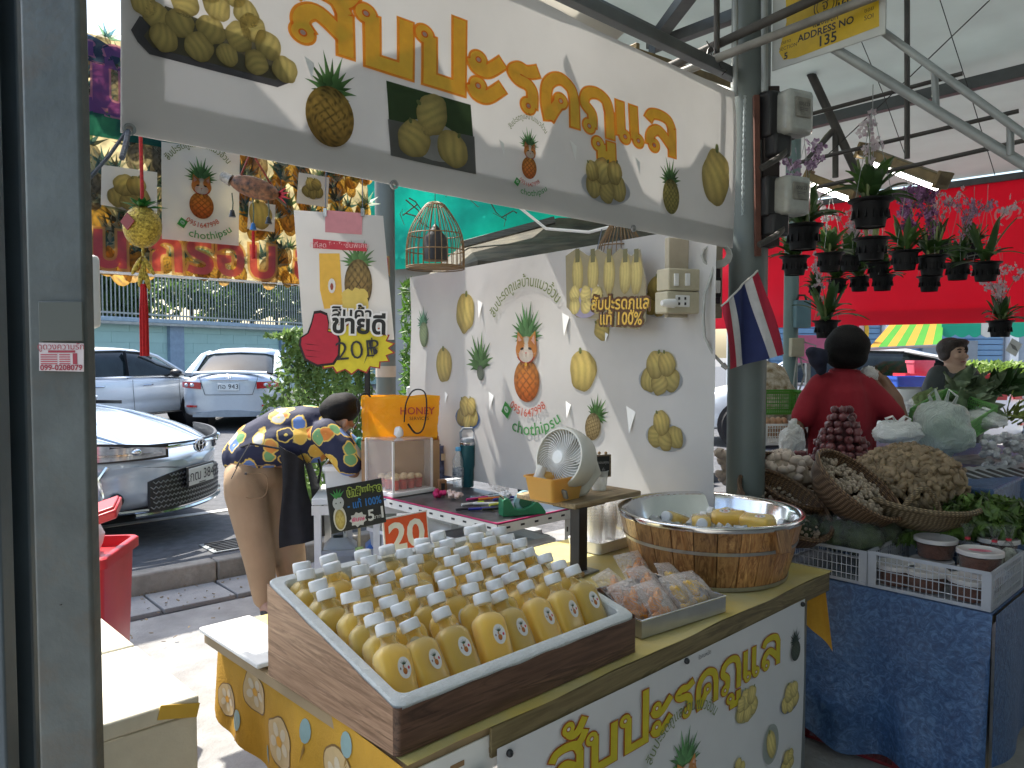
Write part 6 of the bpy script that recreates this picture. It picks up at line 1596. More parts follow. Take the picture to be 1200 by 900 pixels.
# HANGING ORNAMENTS
q=at(167,266,2.15)
go=thing('gold_pineapple_charm','glittery gold pineapple charm with red tassel hanging from red cord','ornament',tuple(q),.2)
M_GOLDG=mat('gold_glitter',(.35,.24,.03),.32,.75,.6,140,.8,200,col2=(.60,.45,.08))
k_=2.15/900
MB().ball((0,0,0),(21*k_,21*k_,24*k_),28,20,fn=lambda q:1+.02*math.sin(q.x*30)*math.sin(q.z*30)).build('pineapple_body',M_GOLDG,go)
m=MB()
for i in range(16):
 a=i*2.4;el=.2+.9*(i/16);L_=28*k_*(1.05-.5*i/16);d=Vector((math.cos(a)*math.cos(el),math.sin(a)*math.cos(el),math.sin(el)));s_=d.cross(Z).normalized()*4*k_
 b0=Vector((0,0,21*k_));m.add([b0-s_*.6,b0+s_*.6,b0+d*L_*.5+s_,b0+d*L_-Z*L_*.15,b0+d*L_*.5-s_],[(0,1,2,3,4)])
m.build('green_crown',mat('green_ribbon',(.02,.14,.03),.35),go,smooth=False)
MB().box((-11*k_,-19*k_,3*k_),(14*k_,.003,14*k_),Euler((0,PI/4,-.5)).to_matrix()).build('red_diamond',mat('dark_red_card',(.18,.01,.01),.4),go)
MB().tube([(0,0,22*k_),(.001,0,45*k_),(0,0,105*k_)],.005,7).build('red_cord',mat('red_cord',(.35,.015,.015),.8,0,.4,200),go)
m=MB();m.tube([(0,0,-23*k_),(0,0,-34*k_)],.004,6)
m.build('gold_thread',M_GOLDG,go)
for dx,dz,rz in((-7,-45,.5),(6,-45,-.5),(-3,-58,.15),(4,-62,-.2),(0,-50,0)):
 MB().ball((dx*k_,0,dz*k_),(3*k_,3*k_,12*k_),8,8,Matrix.Rotation(rz,4,'Y')).build('gold_leaf',M_GOLDG,go)
m=MB()
for i in range(26):
 a=rnd.uniform(0,6.28);r_=rnd.random()**.5*.011
 m.tube([(math.cos(a)*r_*.6,math.sin(a)*r_*.6,-66*k_),(math.cos(a)*r_,math.sin(a)*r_,-100*k_),(math.cos(a)*r_*1.1,math.sin(a)*r_,-150*k_)],.0022,4)
m.build('tassel',mat('red_tassel',(.40,.01,.012),.85,0,.2,100),go)
q=at(298,220,2.5);k_=2.5/900
fc_=thing('fish_bell_charm','brown painted fish charm with small bells and a red tassel','ornament',tuple(q),0)
FR=Matrix.Rotation(.30,4,'Y')
MB().ball((0,0,0),(30*k_,11*k_,12*k_),22,14,FR).build('fish_body',mat('painted_fish',(.10,.05,.025),.5,0,.9,60,col2=(.30,.12,.05)),fc_)
MB().tube([FR@Vector((-28*k_,0,0)),FR@Vector((-40*k_,0,2*k_))],[7*k_,5.5*k_],10).build('fish_snout',mat('silver_weave',(.30,.28,.25),.5,.4,.6,90),fc_)
m=MB()
for a in(-.5,0,.5,1.0):d=FR@Vector((math.cos(a),0,math.sin(a)));b0=FR@Vector((28*k_,0,0));m.add([b0-Z*2*k_,b0+d*16*k_,b0+Z*3*k_],[(0,1,2)])
m.build('red_tail',mat('red_feather',(.50,.03,.05),.7),fc_,smooth=False)
for sx in(-1,1):MB().tube([FR@Vector((sx*19*k_,0,8*k_)),Vector((-3*k_,0,42*k_))],.0035,6).build('bead_string',mat('gold_beads',(.35,.25,.04),.4,.4,.8,200,col2=(.35,.03,.03)),fc_)
MB().tube([(-3*k_,0,42*k_),(-3*k_,0,90*k_)],.002,5).build('hanging_thread',M_BLACK,fc_)
for i,(dx,z0,z1)in enumerate(((-26,-6,-30),(-2,-12,-45),(16,-14,-38))):
 MB().tube([(dx*k_,0,z0*k_),(dx*k_+.003,0,(z0+z1)/2*k_),(dx*k_,0,z1*k_)],.0022,5).build('bell_string',mat('dark_beads',(.05,.08,.05),.5,0,.9,200),fc_)
 MB().lathe([(.001,.014),(.006,.011),(.0085,.0),(.0115,-.010),(.0,-.009)],14).build('bell',mat('blue_enamel' if i==1 else 'dark_bronze',(.03,.12,.30)if i==1 else(.03,.03,.03),.35,.5),fc_,loc=(dx*k_,0,z1*k_))
MB().tube([(-2*k_,0,-50*k_),(-2*k_,0,-82*k_)],[.005,.006],8).build('red_tassel',mat('red_tassel',(.40,.01,.012),.85),fc_)
def cage(px,py,d,h,w,label):
 q=at(px,py,d);t=thing('bamboo_cage',label,'bird cage',tuple(q),0)
 M_BAM=mat('bamboo',(.19,.115,.05),.55,0,.25,30,rand=.15)
 prof=[(.11,h*.5),(.34,h*.45),(.70,h*.22),(.92,0),(1.0,-.25*h),(1.0,-h*.5)]
 pp=[(r_*w/2,z)for r_,z in prof]
 for i in range(30):
  a=2*PI*i/30;MB().tube([(math.cos(a)*r_,math.sin(a)*r_,z)for r_,z in smooth(pp,3)],.0022,5).build('cane_bar',M_BAM,t)
 for r_,z in(pp[1],pp[3],pp[4],pp[5],(pp[5][0],pp[5][1]-.008)):
  MB().tube([(math.cos(2*PI*i/36)*r_,math.sin(2*PI*i/36)*r_,z)for i in range(37)],.003,6,False).build('hoop',M_BAM,t)
 m=MB();m.cyl((0,0,-h*.5),(0,0,-h*.49),w*.49,n=28);m.build('floor',M_BAM,t)
 m=MB();m.lathe([(.0,h*.18),(.2*w,-.05*h),(.22*w,-.40*h),(0,-.40*h)],16);m.build('inner_lamp',M_BLACK,t)
 MB().lathe([(.0,-.30*h),(.16*w,-.31*h),(.17*w,-.34*h),(0,-.35*h)],18).build('inner_dish',mat('dish_bamboo',(.42,.30,.16),.6),t)
 MB().tube([(0,0,h*.5),(0,0,h*.5+.4)],.002,5).build('hanging_cord',M_BLACK,t)
cage(510,275,3.6,.30,.27,'whole bell shaped bamboo bird cage right of the round column')
cage(727,289,3.35,.24,.20,'bamboo bird cage half hidden behind the overhead banner')
# RIGHT HAND STALL
RC=on(1160,720,.65);RC.z=0
def RS(a,b,z=0):return RC+U*a+V*b+Z*z
rt_=thing('vegetable_stall_table','market table draped in mottled blue cloth at the right','table',tuple(RC),UA)
bm_,bnt,bb,bo_=newmat('mottled_blue_cloth')
vec=coord(bnt);f1=ntex(bnt,vec,26,5,.65,2.5)
c=ramp(bnt,f1,[(.36,(.022,.055,.14)),(.5,(.035,.085,.20)),(.64,(.075,.15,.30))]);lk(bnt,c,bb.inputs['Base Color']);bb.inputs['Roughness'].default_value=.42
bumpn(bnt,bb,ntex(bnt,vec,18,5,.6,1.5),.5,.01)
M_BLUE=bm_
MB().box((1.3,.69,.628),(2.6,1.38,.04)).build('table_top',mat('plywood',(.3,.2,.1)),rt_)
MB().box((1.3,.69,.652),(2.62,1.40,.004)).build('cloth_top',M_BLUE,rt_)
def drape(u,v):
 b=-.01+1.41*u;L=.52+.10*math.sin(u*5+.4)-.34*max(0,u-.42)+.02*math.sin(u*23);fold=(.032*math.sin(b*13)+.020*math.sin(b*29+1)+.03*max(0,1-u*7))*v
 return Vector((-.012-fold-.01*v+.018*noise.noise(Vector((b*6,v*4,2)))*v,b,.654-L*v)),Vector((-1,0,0))
MB().sheet(drape,90,26,.0015).build('cloth_front',M_BLUE,rt_,ang=80)
def drape2(u,v):
 a=-.01+2.5*u;L=.50+.03*math.sin(u*9);fold=.018*math.sin(a*11)*v
 return Vector((a,-.022-fold,.654-L*v)),Vector((0,-1,0))
MB().sheet(drape2,60,16,.0015).build('cloth_side',M_BLUE,rt_,ang=80)
for a in(.10,2.4):
 for b in(.05,1.3):MB().box((a,b,.31),(.055,.055,.61)).build('leg',wood('leg_wood',(.22,.17,.10),(.38,.30,.2),2),rt_,bevel=.003)
def crate(name,label,loc,rz,w,d,h,mt,group=None,nb=10,rows=3,tilt=(0,0)):
 t=thing(name,label,'crate',loc,(tilt[0],tilt[1],rz),group)
 for sx in(0,1):
  for sy in(0,1):
   m=MB();m.box((sx*w+(.012 if sx==0 else-.012),sy*d,h/2),(.03,.004,h));m.box((sx*w,sy*d+(.012 if sy==0 else-.012),h/2),(.004,.03,h));m.build('corner_panel',mt,t,bevel=.001)
 for z,hh in((h-.006,.012),(.006,.012)):
  m=MB()
  for c,s_ in(((w/2,0,z),(w,.006,hh)),((w/2,d,z),(w,.006,hh)),((0,d/2,z),(.006,d,hh)),((w,d/2,z),(.006,d,hh))):m.box(c,s_)
  m.build('rim' if z>.01 else 'bottom_rim',mt,t)
 m=MB()
 for k in range(1,rows+1):
  z=h*k/(rows+1)
  for c,s_ in(((w/2,0,z),(w,.003,.003)),((w/2,d,z),(w,.003,.003)),((0,d/2,z),(.003,d,.003)),((w,d/2,z),(.003,d,.003))):m.box(c,s_)
 for k in range(1,nb*2):
  x=w*k/(nb*2);m.box((x,0,h/2),(.0022,.003,h));m.box((x,d,h/2),(.0022,.003,h))
  y=d*k/(nb*2);m.box((0,y,h/2),(.003,.0022,h));m.box((w,y,h/2),(.003,.0022,h))
 tag(m.build('lattice',mt,t,smooth=False),kind='stuff')
 MB().box((w/2,d/2,.004),(w,d,.003)).build('floor',mt,t)
 return t
M_CRW=mat('milky_crate_plastic',(.50,.52,.58),.35,0,.06,10,transl=.3)
M_CRL=mat('lilac_crate_plastic',(.32,.36,.62),.35,0,.06,10,transl=.3)
zt=.656
cr2=crate('plastic_crate','white lattice crate of lidded tubs at the table corner',tuple(RS(.005,.0,zt)),UA,.40,.385,.13,M_CRW,'lattice crates along the table edge')
cr1=crate('plastic_crate','white lattice crate of bagged greens next to the wooden tub',tuple(RS(.005,.393,zt)),UA,.34,.355,.125,M_CRW,'lattice crates along the table edge')
M_TUBW=thin('tub_clear_wall',(.95,.9,.85),.03,rough=.12,dark=.3)
def paste_tub(label,p,col,pink=True):
 t=thing('paste_tub',label,'lidded tub',tuple(p),rnd.uniform(0,6),'lidded tubs of brown paste')
 MB().lathe([(0,.001),(.056,.001),(.064,.05),(.065,.052),(0,.052)],36).build('contents',mat('paste_%d'%int(col[0]*1000),col,.5,0,.35,70,.5,90),t)
 MB().lathe([(.058,0),(.068,.062)],36).build('tub_wall',M_TUBW,t)
 MB().lathe([(.0685,.056),(.0735,.058),(.0735,.071),(.069,.073),(.062,.069),(0,.069)],40).build('tub_lid',mat('frosted_lid',(.55,.52,.52),.3,0,.15,12,coat=.3),t)
 if pink:
  P=Print();P.disc(0,0,.036,.020,lambda a,b,r:(.72,.22,.30),0,.3,2,18)
  P.text('กะปิแท้',0,.004,.012,(.35,.03,.08),1);P.text('อย่างดี',0,-.008,.008,(.35,.03,.08),1)
  P.build('pink_label',M_PRINTO,lambda x,y:((x,y,.0695),(0,0,1)),t,0,.0003,.0004)
 return t
br=(.13,.05,.035);lb=(.36,.24,.16)
z2=zt+.082
paste_tub('dark paste tub with pink label, nearest the crate corner, top layer',on(1148,668,z2),br)
paste_tub('dark paste tub without label just left of the corner tub, top layer',on(1096,652,z2),br,False)
paste_tub('pale brown paste tub with pink label at the crate left side, top layer',on(1107,634,z2),lb)
paste_tub('pale brown paste tub with plain lid behind the pink labelled one',on(1133,624,z2),lb,False)
paste_tub('dark paste tub with pink label behind the corner tub',on(1168,652,z2),br)
for i,(a,b)in enumerate(((.085,.08),(.085,.22),(.085,.32),(.24,.09),(.24,.25))):
 paste_tub('dark paste tub in the bottom layer of the corner crate, %s'%['by the corner','mid front','front left','inner right','inner middle'][i],RS(.005+a,.0+b,zt+.008),br,False)
M_GREENS=mat('bagged_dark_greens',(.010,.020,.008),.5,0,.6,22,.4,50,col2=(.07,.11,.035))
def knot_bag(name,label,p,r,fill,seed,hgt=1.0,group=None):
 t=thing(name,label,'plastic bag',tuple(p),seed*.7,group)
 fn=lambda q:(1+.10*noise.noise(q*2.5+Vector((seed,0,0)))+.05*noise.noise(q*9+Vector((0,seed,0))))*(1 if q.z>-.6 else .93)
 MB().ball((0,0,r*.62*hgt),(r,r*.92,r*.68*hgt),26,18,fn=fn).build('film',M_FILMD,t,ang=60)
 MB().ball((0,0,r*.60*hgt),(r*.90,r*.82,r*.58*hgt),20,14,fn=lambda q:1+.25*noise.noise(q*4+Vector((seed,3,0)))).build('contents',fill,t,ang=30)
 m=MB();top=r*1.28*hgt;m.tube([(0,0,top-.014),(0,0,top),(.003,0,top+.006)],[.012,.005,.004],8)
 for k in range(5):a=k*1.26;m.add([(0,0,top+.002),(math.cos(a)*.014,math.sin(a)*.014,top+.022),(math.cos(a+.6)*.014,math.sin(a+.6)*.014,top+.018)],[(0,1,2)])
 m.build('knot',mat('bag_knot',(.60,.48,.50),.4,0,.2,60),t,smooth=False)
 return t
M_FILMD=thin('bag_film',(.9,.92,.92),.05,rough=.07,wrinkle=.9,wscale=45,dark=.25)
for i,(px,py,lb_)in enumerate(((968,632,'knotted bag of dark greens at the left end of the crate'),(1000,622,'knotted bag of dark greens, back left of the crate'),(1018,640,'large knotted bag of dark greens at the crate front'),(1046,628,'knotted bag of dark greens at the crate right end'),(1040,612,'knotted bag of dark greens behind the right end one'),(985,612,'knotted bag of dark greens farthest back in the crate'))):
 knot_bag('greens_bag',lb_,RS(*[(.09,.66),(.22,.66),(.10,.53),(.11,.46),(.25,.45),(.25,.56)][i],zt+.085),.094,M_GREENS,i+1,1.15,'knotted bags of greens in the crate')
M_PALEF=mat('pale_bag_fill',(.42,.42,.36),.6,0,.4,60)
for i,(px,py,lb_)in enumerate(((1160,632,'small tied clear bag, leftmost of three in the corner crate'),(1178,640,'small tied clear bag, middle of three in the corner crate'),(1194,646,'small tied clear bag, rightmost of three at the photo edge'))):
 t=thing('tied_bag',lb_,'plastic bag',tuple(RS(*[(.30,.15),(.32,.07),(.38,.04)][i],zt+.05)),i,'small tied clear bags')
 MB().lathe([(0,0),(.032,.005),(.036,.04),(.026,.08),(.007,.115),(.018,.155),(.026,.165)],18).build('film',M_FILMD,t)
 MB().ball((0,0,.045),(.030,.030,.042),14,10,fn=lambda q:1+.2*noise.noise(q*4)).build('contents',M_PALEF,t)
 MB().lathe([(.009,.112),(.009,.120)],12).build('rubber_band',mat('red_band',(.5,.03,.05),.5),t)
def core(name,label,cat,p,r,mt,seed=0):
 m=MB();m.ball((0,0,0),r,24,14,fn=lambda q:1+.12*noise.noise(q*3+Vector((seed,0,0))))
 return tag(m.build(name,mt,loc=tuple(p)),label,cat,kind='stuff')
M_SHAL=mat('shallot_skin',(.11,.022,.032),.35,0,.4,30,coat=.2,rand=.35,col2=(.22,.075,.08))
M_GARL=mat('garlic_skin',(.52,.44,.37),.5,0,.15,30,rand=.12,col2=(.62,.52,.46))
M_GING=mat('ginger_skin',(.27,.195,.115),.6,0,.3,24,.3,60,rand=.32,dirt=.35)
sm=MB()
sm.lathe([(0,-.9),(.35,-.82),(.75,-.5),(.98,0),(.88,.45),(.5,.78),(.18,1.0),(.08,1.25),(0,1.3)],12)
sh_me=sm.mesh('shallot',M_SHAL,ang=70)
gm=MB();vs_=[]
N_=16
prf=[(0,-.72),(.5,-.7),(.9,-.4),(1.0,0),(.85,.35),(.45,.65),(.15,.8),(.10,1.15),(0,1.15)]
for r_,z in prf:
 for k in range(N_):
  a=2*PI*k/N_;q=r_*(1+.09*math.cos(a*8)*(1 if .3<r_ else 0));vs_.append((math.cos(a)*q,math.sin(a)*q,z))
gm.add(vs_,[(i*N_+k,i*N_+(k+1)%N_,(i+1)*N_+(k+1)%N_,(i+1)*N_+k)for i in range(len(prf)-1)for k in range(N_)])
ga_me=gm.mesh('garlic_bulb',M_GARL,ang=70)
def produce(name,me,label,cat,group,p,s_,rr):
 o=inst(name,me,None,tuple(p),(rr.uniform(-1.2,1.2),rr.uniform(-1.2,1.2),rr.uniform(0,6.28)),s_*rr.uniform(.85,1.15));tag(o,label,cat,group);return o
rr=random.Random(31)
SP=at(985,556,3.42);topz=at(988,478,3.42).z;zb=SP.z-.05
Hh=topz-zb
core('shallot_heap_core','lower layers inside the tall purple shallot pyramid','shallots',(SP.x,SP.y,zb+Hh*.16),(.125,.125,Hh*.42),mat('shallot_core',(.10,.03,.035),.6,0,.4,40),1)
core('shallot_peak_core','inner shallots at the peak of the purple pyramid','shallots',(SP.x,SP.y+.01,zb+Hh*.62),(.05,.05,Hh*.30),MATS['shallot_core'],4);cnt=0
rad=.165;ri=.0185
for L_ in range(12):
 zz=zb+L_*Hh/11.5
 t_=L_/11.5;rr_=.17*(1-t_)**.75 if t_<.6 else .075*(1-(t_-.6)/.5)+.012
 n=max(1,int(2*PI*rr_/(ri*2.0)))
 for k in range(n):
  a=2*PI*(k+.5*(L_%2))/n+rr.uniform(-.06,.06)
  if math.sin(a)>.75 and L_<8:continue
  produce('shallot',sh_me,'purple shallot stacked in the tall pyramid in front of the red shirt','shallot','shallots in the pyramid',(SP.x+math.cos(a)*rr_*rr.uniform(.88,1.06),SP.y+math.sin(a)*rr_*rr.uniform(.88,1.06),zz+rr.uniform(-.009,.009)),ri*rr.uniform(.92,1.15),rr);cnt+=1
for i in range(36):
 p=at(rr.uniform(900,955),rr.uniform(530,556),3.5)
 produce('shallot',sh_me,'purple shallot in the low spill left of the pyramid','shallot','shallots spilling left of the pyramid',p,ri,rr)
core('shallot_tray_fill','low bed of shallots under the spill left of the pyramid','shallots',at(925,562,3.55),(.19,.14,.06),MATS['shallot_core'],2)
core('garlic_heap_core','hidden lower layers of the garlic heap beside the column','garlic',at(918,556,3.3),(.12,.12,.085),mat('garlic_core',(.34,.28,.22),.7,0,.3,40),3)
for i in range(44):
 a,e=rr.uniform(0,6.28),rr.random()
 c=at(918,556,3.3);p=c+Vector((math.cos(a)*.125*math.cos(e*1.5),-abs(math.sin(a))*.125*math.cos(e*1.5),.09*math.sin(e*1.5)))
 produce('garlic_bulb',ga_me,'white garlic bulb in the heap just right of the main column','garlic','garlic bulbs right of the column',p,.0235,rr)
for i in range(16):
 p=at(rr.uniform(843,854),rr.uniform(530,566),3.55)
 produce('garlic_bulb',ga_me,'garlic bulb glimpsed between the wall banner and the column','garlic','garlic bulbs left of the column',p,.024,rr)
def wick(name,c1,c2):
 m,nt,b,out=newmat(name);tc=nt.nodes.new('ShaderNodeTexCoord')
 w1=nt.nodes.new('ShaderNodeTexWave');w1.inputs['Scale'].default_value=44;w1.inputs['Distortion'].default_value=.6;w1.bands_direction='Z';lk(nt,tc.outputs['Object'],w1.inputs[0])
 w2=nt.nodes.new('ShaderNodeTexWave');w2.inputs['Scale'].default_value=20;w2.inputs['Distortion'].default_value=1.2;w2.bands_direction='X';lk(nt,tc.outputs['Object'],w2.inputs[0])
 mm=nt.nodes.new('ShaderNodeMath');mm.operation='MULTIPLY';lk(nt,w1.outputs['Fac'],mm.inputs[0]);lk(nt,w2.outputs['Fac'],mm.inputs[1])
 c=ramp(nt,mm.outputs[0],[(.1,c1),(.7,c2)]);lk(nt,c,b.inputs['Base Color']);b.inputs['Roughness'].default_value=.6;bumpn(nt,b,mm.outputs[0],.7,.006);return m
M_WICK=wick('woven_bamboo',(.07,.035,.015),(.24,.14,.07))
M_WICKP=wick('woven_bamboo_pale',(.10,.07,.035),(.32,.23,.13))
def basket(label,p,r,dep,tilt,mt,name='bamboo_basket',sq=1.0):
 t=thing(name,label,'basket',tuple(p),0)
 t.rotation_euler=tilt
 MB().lathe([(0,.0),(r*.72,.004),(r*.92,dep*.45),(r,dep),(r*.985,dep),(r*.90,dep*.5),(r*.70,.012),(0,.01)],44,Matrix.Diagonal((1,sq,1,1))).build('basket_bowl',mt,t,ang=60)
 m=MB();m.tube([(math.cos(2*PI*i/48)*r,math.sin(2*PI*i/48)*r*sq,dep)for i in range(49)],r*.034+.003,8,False);m.build('basket_rim',mt,t)
 return t
b1=basket('brown bamboo basket lowest by the column, tilted towards the tub',at(905,612,2.95),.19,.10,(R(28),R(22),0),M_WICK)
b3=basket('brown bamboo basket above the lowest one, holding garlic',at(915,585,3.15),.185,.10,(R(24),R(18),0),M_WICK)
b2=basket('brown bamboo basket tilted right and full of small garlic',at(985,590,3.0),.185,.11,(R(26),R(30),0),M_WICK)
b4=basket('pale woven basket carrying the ginger heap, with looped handle',at(1065,606,3.05),.24,.10,(R(8),R(4),0),M_WICKP)
hp=[b4.location+Vector((-.13+.14*i/8,-.20-.02*math.sin(PI*i/8),.07+.085*math.sin(PI*i/8)))for i in range(9)]
MB().tube(hp,.011,8).build('basket_handle',M_WICKP,b4,w=False)
b4h=[c for c in bpy.data.objects if c.parent==b4 and c.name.startswith('basket_handle')][0]
b4h.matrix_parent_inverse=(Matrix.Translation(b4.location)@b4.rotation_euler.to_matrix().to_4x4()).inverted()
bpy.context.view_layer.update()
m=MB();mw=b2.matrix_world.copy()if b2.matrix_world!=Matrix()else Matrix.Translation(b2.location)@b2.rotation_euler.to_matrix().to_4x4()
for i in range(330):
 a,r_=rr.uniform(0,6.28),rr.random()**.5*.165
 p=mw@Vector((math.cos(a)*r_,math.sin(a)*r_,.07+rr.uniform(0,.02)+.02*(1-r_/.165)))
 m.ball(p,.0095*rr.uniform(.8,1.15),6,5,Matrix.Rotation(rr.uniform(0,3),4,'X'),fn=lambda q:1+.3*max(0,q.z)**3)
tag(m.build('small_garlic',mat('small_garlic_skin',(.34,.27,.20),.55,0,.4,60)),'small loose garlic filling the tilted bamboo basket','garlic',kind='stuff')
m=MB();mw=Matrix.Translation(b3.location)@b3.rotation_euler.to_matrix().to_4x4();mw1=Matrix.Translation(b1.location)@b1.rotation_euler.to_matrix().to_4x4()
for i in range(360):
 a,r_=rr.uniform(0,6.28),rr.random()**.5*.16;p=(mw1 if i%2 else mw)@Vector((math.cos(a)*r_,math.sin(a)*r_,.05+rr.uniform(0,.015)))
 m.ball(p,.006*rr.uniform(.8,1.3),5,4)
tag(m.build('dried_garlic_bits',MATS['small_garlic_skin']),'tiny dried garlic bits lining the two lower bamboo baskets','garlic',kind='stuff')
gin=[]
for v_ in range(6):
 q=random.Random(60+v_);m=MB()
 def finger(p,a,L,r):
  n=7;pts=[];rs=[]
  for i in range(n):
   t=i/(n-1);a2=a+.5*math.sin(t*3+v_);p2=Vector(p)+Vector((math.cos(a2)*L*t,math.sin(a2)*L*t,.004*math.sin(t*9)));pts.append(p2);rs.append(r*(1.15 if i%2 else .82)*(1-.25*t)*(.35 if i in(0,n-1)else 1))
  m.tube(pts,rs,8)
  return pts
 pp_=finger((-.06,0,0),q.uniform(-.3,.3),.12,.0135)
 for k in(1,2,4,5):
  if q.random()<.85:finger(pp_[k],q.choice((-1,1))*q.uniform(.7,1.5),q.uniform(.03,.06),.0115)
 gin.append(m.mesh('ginger_root',M_GING,ang=80))
gc=at(1062,565,3.2)
core('ginger_heap_core','hidden lower layers of the ginger heap','ginger',(gc.x,gc.y,gc.z-.05),(.15,.10,.11),mat('ginger_core',(.07,.05,.03),.7,0,.4,30,.4),5)  # shade between the roots put into the dark colour of this core
for i in range(260):
 a=rr.uniform(0,2*PI);e=math.asin(rr.uniform(.0,1));d=Vector((math.cos(a)*math.cos(e),math.sin(a)*math.cos(e),math.sin(e)))
 if d.y>.45:continue
 p=Vector((gc.x,gc.y,gc.z-.02))+Vector((d.x*.205,d.y*.155,d.z*.155))
 nrm=Vector((d.x,d.y,d.z*1.3)).normalized();ta=nrm.cross(Vector((rr.gauss(0,1),rr.gauss(0,1),rr.gauss(0,1)))).normalized()
 if rr.random()<.6:ta=(nrm.cross(Vector((0,-1,.3)))+.5*ta).normalized()
 by2=nrm.cross(ta)
 o=inst('ginger_root',rr.choice(gin),None,tuple(p),Matrix((ta,by2,nrm)).transposed().to_euler(),rr.uniform(.95,1.45));tag(o,'knobbly tan ginger root in the big ginger heap','ginger','ginger roots in the heap')
def herb_fn(c,rx,ry,rz):
 def f(q):
  d=Vector((q.gauss(0,1),q.gauss(0,1),abs(q.gauss(0,1)))).normalized();k=q.random()**.35
  return c+Vector((d.x*rx*k,d.y*ry*k,d.z*rz*k)),d
 return f
M_HERB=mat('herb_leaf',(.03,.075,.018),.45,0,.7,14,col2=(.16,.28,.05),transl=.2)
leafmass('green_herbs',M_HERB,herb_fn(at(1158,625,2.95),.24,.16,.15),1900,.024,'heap of dark green kaffir leaves behind the paste tubs','herbs','stuff',seed=7)
leafmass('green_herbs',M_HERB,herb_fn(at(1075,632,2.98),.20,.10,.06),900,.02,'loose dark leaves under the ginger basket','herbs','stuff',seed=8)
q=at(1145,588,3.35)
bt=thing('blue_display_box','blue cloth covered display box carrying black and white packets','display box',tuple(q-Z*.10),UA-.5)
MB().box((.30,.15,.08),(.70,.34,.20)).build('box_body',M_BLUE,bt,bevel=.006)
for i in range(11):
 t=thing('seed_packet','flat black and white packet, number %s from the left on the blue display box'%ordn[i%8]if i<8 else 'flat black and white packet at the far right of the blue display box','packet',tuple(q-Z*.10+Vector((math.cos(UA-.5),math.sin(UA-.5),0))*(.0+i*.062)+Z*.192),(R(12),R(-6),UA-.5+.2),'packets on the blue display box')
 MB().box((0,.08,0),(.055,.16,.007)).build('packet_body',mat('packet_foil',(.35,.37,.40),.3,.3,.2,20),t,bevel=.002)
 MB().box((.010,.06,.0045),(.028,.11,.001)).build('packet_label',M_BLACK,t)
m=MB()
for i in range(70):
 p=at(rr.uniform(1150,1215),rr.uniform(508,548),3.7+rr.uniform(-.1,.1));m.ball(p,(.022,.018,.016),8,6,Matrix.Rotation(rr.uniform(0,3),4,'Z'),fn=lambda q:1+.4*noise.noise(q*3))
tag(m.build('white_pouches',mat('white_pouch',(.52,.52,.55),.35,0,.25,50),ang=25),'heap of tiny white wrapped pouches right of the green basket','pouches',kind='stuff')
o=core('market_display_bed','pale cloth bed under the pouches and vegetables at the right','display bed',at(1170,580,3.95),(.65,.45,.20),mat('pale_bed',(.30,.30,.30),.7,0,.5,16),6)
M_GRB=mat('green_crate_plastic',(.10,.34,.05),.35,0,.08,10,transl=.2)
crate('green_basket','tilted light green lattice basket beside the milky plastic bag',tuple(at(1122,526,3.75)),.55,.34,.26,.12,mat('pale_green_plastic',(.22,.50,.16),.35,transl=.3),None,14,5,(R(18),R(-16)))
crate('green_crate','bright green lattice crate just right of the main column',tuple(at(893,486,4.2)),.1,.30,.25,.125,M_GRB,None,12,5)
crate('wire_basket','white wire basket of eggs below the green crate',tuple(at(893,522,3.9)),.1,.22,.2,.11,M_WHITE,None,8,4)
for i in range(14):
 p=at(898+(i%5)*7,508-(i//5)*7,3.98);o=MB().ball((0,0,0),(.019,.019,.024),12,8).mesh('egg',mat('brown_egg',(.45,.27,.16),.5,rand=.1))if i==0 else o
 tag(inst('egg',o,None,tuple(p),(rr.uniform(-.5,.5),rr.uniform(-.5,.5),0)),'brown egg in the white wire basket beside the column','egg','eggs in the wire basket')
def milkbag(label,p,sc,seed,mt=M_BAGW):
 t=thing('carrier_bag',label,'carrier bag',tuple(p),seed)
 def f(q):return 1+.22*noise.noise(q*1.6+Vector((seed,0,0)))+.10*abs(noise.noise(q*4.5+Vector((0,seed,0))))*2+(.25*max(0,q.z)**2)
 MB().ball((0,0,0),sc,34,26,fn=f).build('bag_body',mt,t,ang=60)
 for sx in(-1,1):MB().tube([(sx*sc[0]*.3,0,sc[2]*.9),(sx*sc[0]*.5,0,sc[2]*1.4),(sx*sc[0]*.25,.01,sc[2]*1.65),(sx*sc[0]*.1,0,sc[2]*1.1)],[.022,.012,.010,.02],7,flat=.4).build('bag_handle',mt,t)
 return t
milkbag('milky carrier bag standing open right of the red shirted vendor',at(1104,505,3.65),(.13,.10,.12),2.2,thin('milky_polythene',(.80,.90,.86),.5,rough=.28,wrinkle=1,wscale=16,dark=.75))
milkbag('clear carrier bag on the stall below the green crate',at(928,522,3.8),(.06,.06,.08),4.1,M_BAGW)
M_KALE=mat('grey_green_leaf',(.10,.17,.09),.5,0,.5,14,col2=(.26,.34,.20),rand=.2,transl=.2)
